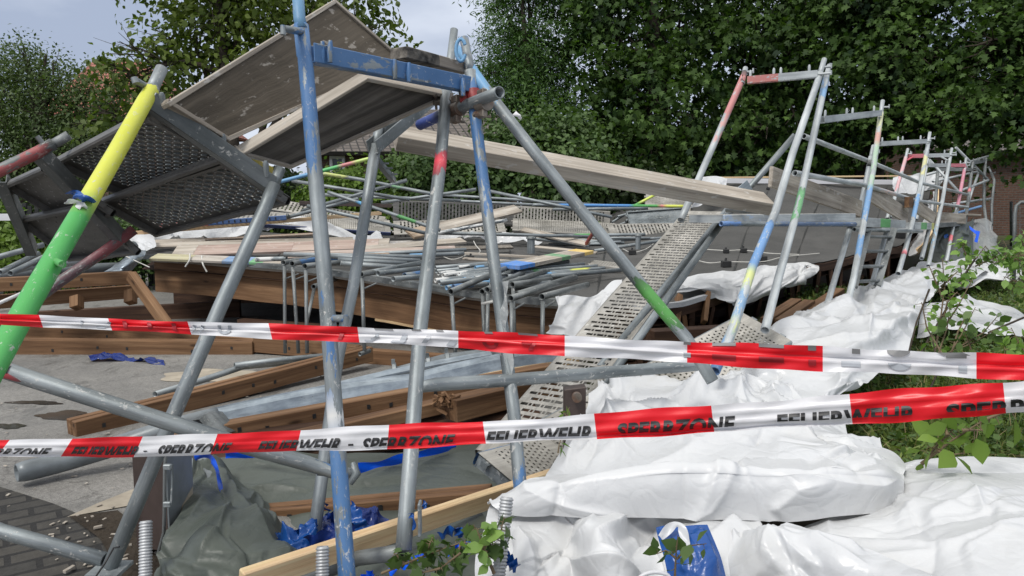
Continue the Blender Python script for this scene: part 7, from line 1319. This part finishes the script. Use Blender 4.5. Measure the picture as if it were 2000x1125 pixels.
plant('shrub_branch', 'small leafy branches at the right edge below the white lump', [[(2020, 720, 3.0), (1990, 670, 3.0), (1975, 640, 3.0)], [(2020, 690, 3.0), (2000, 650, 3.0)], [(2010, 720, 3.0), (1970, 690, 3.0), (1960, 680, 3.0)]], 14, .045, 'round', 'l_fg', .004, seed=55, spread=.04)
plant('broadleaf_plant', 'bright broad-leaved plant below the lower tape at the right', [[(1795, 915, 2.6), (1830, 870, 2.5), (1870, 830, 2.45)], [(1800, 905, 2.55), (1860, 860, 2.45), (1930, 815, 2.4)], [(1830, 880, 2.5), (1850, 890, 2.4), (1880, 885, 2.4)], [(1880, 840, 2.4), (1920, 840, 2.35)], [(1850, 850, 2.45), (1840, 810, 2.5)], [(1920, 820, 2.4), (1980, 800, 2.4)]], [8, 8, 5, 5, 4, 5], .07, 'round', 'l_bright', .006, seed=56, spread=.05, up=.2, droop=.7)
plant('ivy_spray', 'ivy-like spray of leaves in front of the pine plank', [[(745, 1120, 1.95), (830, 1085, 1.95), (900, 1060, 1.95), (990, 1065, 1.9)], [(960, 1110, 1.9), (940, 1060, 1.9), (925, 1025, 1.9)], [(830, 1085, 1.95), (845, 1050, 1.95)], [(900, 1060, 1.95), (890, 1100, 1.92)], [(940, 1070, 1.9), (975, 1050, 1.88), (985, 1010, 1.88)], [(860, 1110, 1.9), (820, 1120, 1.9)], [(900, 1080, 1.9), (860, 1110, 1.9)], [(790, 1100, 1.95), (770, 1080, 1.95)]], [26, 12, 8, 10, 10, 8, 9, 7], .034, 'maple', 'l_dk_fg', .004, seed=57, spread=.018, up=.35)
plant('ivy_spray', 'brighter leaf shoot between the ivy and the leaning screw jack', [[(965, 1120, 1.85), (945, 1070, 1.85), (930, 1030, 1.86)], [(945, 1070, 1.85), (965, 1040, 1.85), (970, 1020, 1.86)], [(950, 1080, 1.85), (920, 1060, 1.85)]], [7, 7, 5], .042, 'round', 'l_fg', .005, seed=58, spread=.022)
plant('sapling_shoot', 'small green shoot with round leaves in front of the blue sheet', [[(1318, 1130, 1.62), (1320, 1085, 1.62), (1324, 1045, 1.62)], [(1322, 1092, 1.62), (1345, 1066, 1.61), (1380, 1062, 1.6)], [(1320, 1090, 1.62), (1300, 1075, 1.62), (1282, 1082, 1.62)]], [7, 5, 4], .036, 'round', 'l_bush', .0028, seed=59, spread=.016, up=.15)
plant('sapling_shoot', 'tiny bright shoot in front of the brown steel post', [[(1106, 838, 2.4), (1108, 815, 2.4), (1112, 795, 2.4)], [(1108, 815, 2.4), (1100, 805, 2.4)]], [5, 3], .032, 'long', 'l_bright', .0025, seed=60, spread=.012)
plant('sapling_shoot', 'small green shoot at the left edge of the white mound below the tape', [[(1090, 885, 2.3), (1092, 868, 2.3), (1096, 858, 2.3)]], [4], .035, 'long', 'l_fg', .0025, seed=61, spread=.012)
mb = MB(); mb.tube([P(1822, 668, 3.4), P(1835, 720, 3.35), P(1812, 770, 3.3)], .004, 6, hollow=False)
build(mb, 'bare_twig', M['bark'], label='arched thin brown stalk at the right edge of the long white sheet', cat='twig')
for lb, pts in zip(['tall bare twig at the right edge of the long white sheet', 'slanting bare twig before the farthest white sheet', 'bare twig slanting through the leafy sapling', 'bare twig lying over the white lump at the right edge'], [[(1775, 690, 3.9), (1790, 630, 3.95), (1815, 565, 4.0)], [(1868, 560, 4.2), (1895, 520, 4.2), (1905, 505, 4.2)], [(1798, 690, 3.6), (1850, 600, 3.7)], [(1930, 650, 3.4), (2000, 620, 3.4)]]):
    mb = MB(); mb.tube([P(*p) for p in pts], .005, 6, hollow=False); build(mb, 'bare_twig', M['bark'], label=lb, cat='twig')
# ------------------------------------------------------------------ ground cover on the bank
rng = np.random.default_rng(99)
def cover(name, label, n, size, kind, mat, test, seed, up=.6, hmax=.12, ymin=2.2, ymax=13, dens=1.3):
    rng = np.random.default_rng(seed); Y = ymin+(ymax-ymin)*rng.random(n)**dens; X = .8+Y*.0+rng.random(n)*(.85*Y+.5); k = X > .55+.16*Y*1.9; X, Y = X[k], Y[k]
    pos = [[x, y, bank_h(x, y)+.01+hmax*rng.random()**1.5*(.4+.6*abs(math.sin(x*2.1+1)*math.sin(y*1.7)))] for x, y in zip(X, Y)]
    return leaf_obj(name, pos, size, kind, M[mat], None, None, up, -.1, rng, label=label, cat=name.replace('_', ' '), kind='stuff')
cover('ground_cover', 'dark green small-leaved ground cover on the bank among the sheets', 60000, .034, 'round', 'l_dk_fg', None, 5, .55, .16)
cover('grass', 'green grass and moss on the bank at the right', 60000, .055, 'long', 'grass', None, 6, .1, .10)
def blades(name, label, n, mat, seed, hh=.12, w=.003, ymin=2.3, ymax=9):
    rng = np.random.default_rng(seed); mb = MB()
    for i in range(n):
        Y = ymin+(ymax-ymin)*rng.random()**1.5; X = .55+.3*Y+rng.random()*(.6*Y); b = Vector((X, Y, bank_h(X, Y))); a = rng.random()*6.3; l = hh*(.5+rng.random()); d = Vector((math.cos(a), math.sin(a), 0)); s = Vector((-d.y, d.x, 0))*w
        m_ = b+Vector((0, 0, l*.7))+d*l*.25; e = b+Vector((0, 0, l*.8))+d*l*(.6+.5*rng.random()); i0 = [mb.v(b-s), mb.v(b+s), mb.v(m_+s*.7), mb.v(m_-s*.7), mb.v(e)]; mb.f((i0[0], i0[1], i0[2], i0[3])); mb.f((i0[3], i0[2], i0[4]))
    return build(mb, name, M[mat], label=label, cat='grass', kind='stuff')
blades('grass_stalks', 'green grass stalks standing on the bank', 5000, 'grass', 7, .11); blades('dry_stalks', 'dry straw-coloured stalks on the bank', 1500, 'drygrass', 8, .14, .0022)
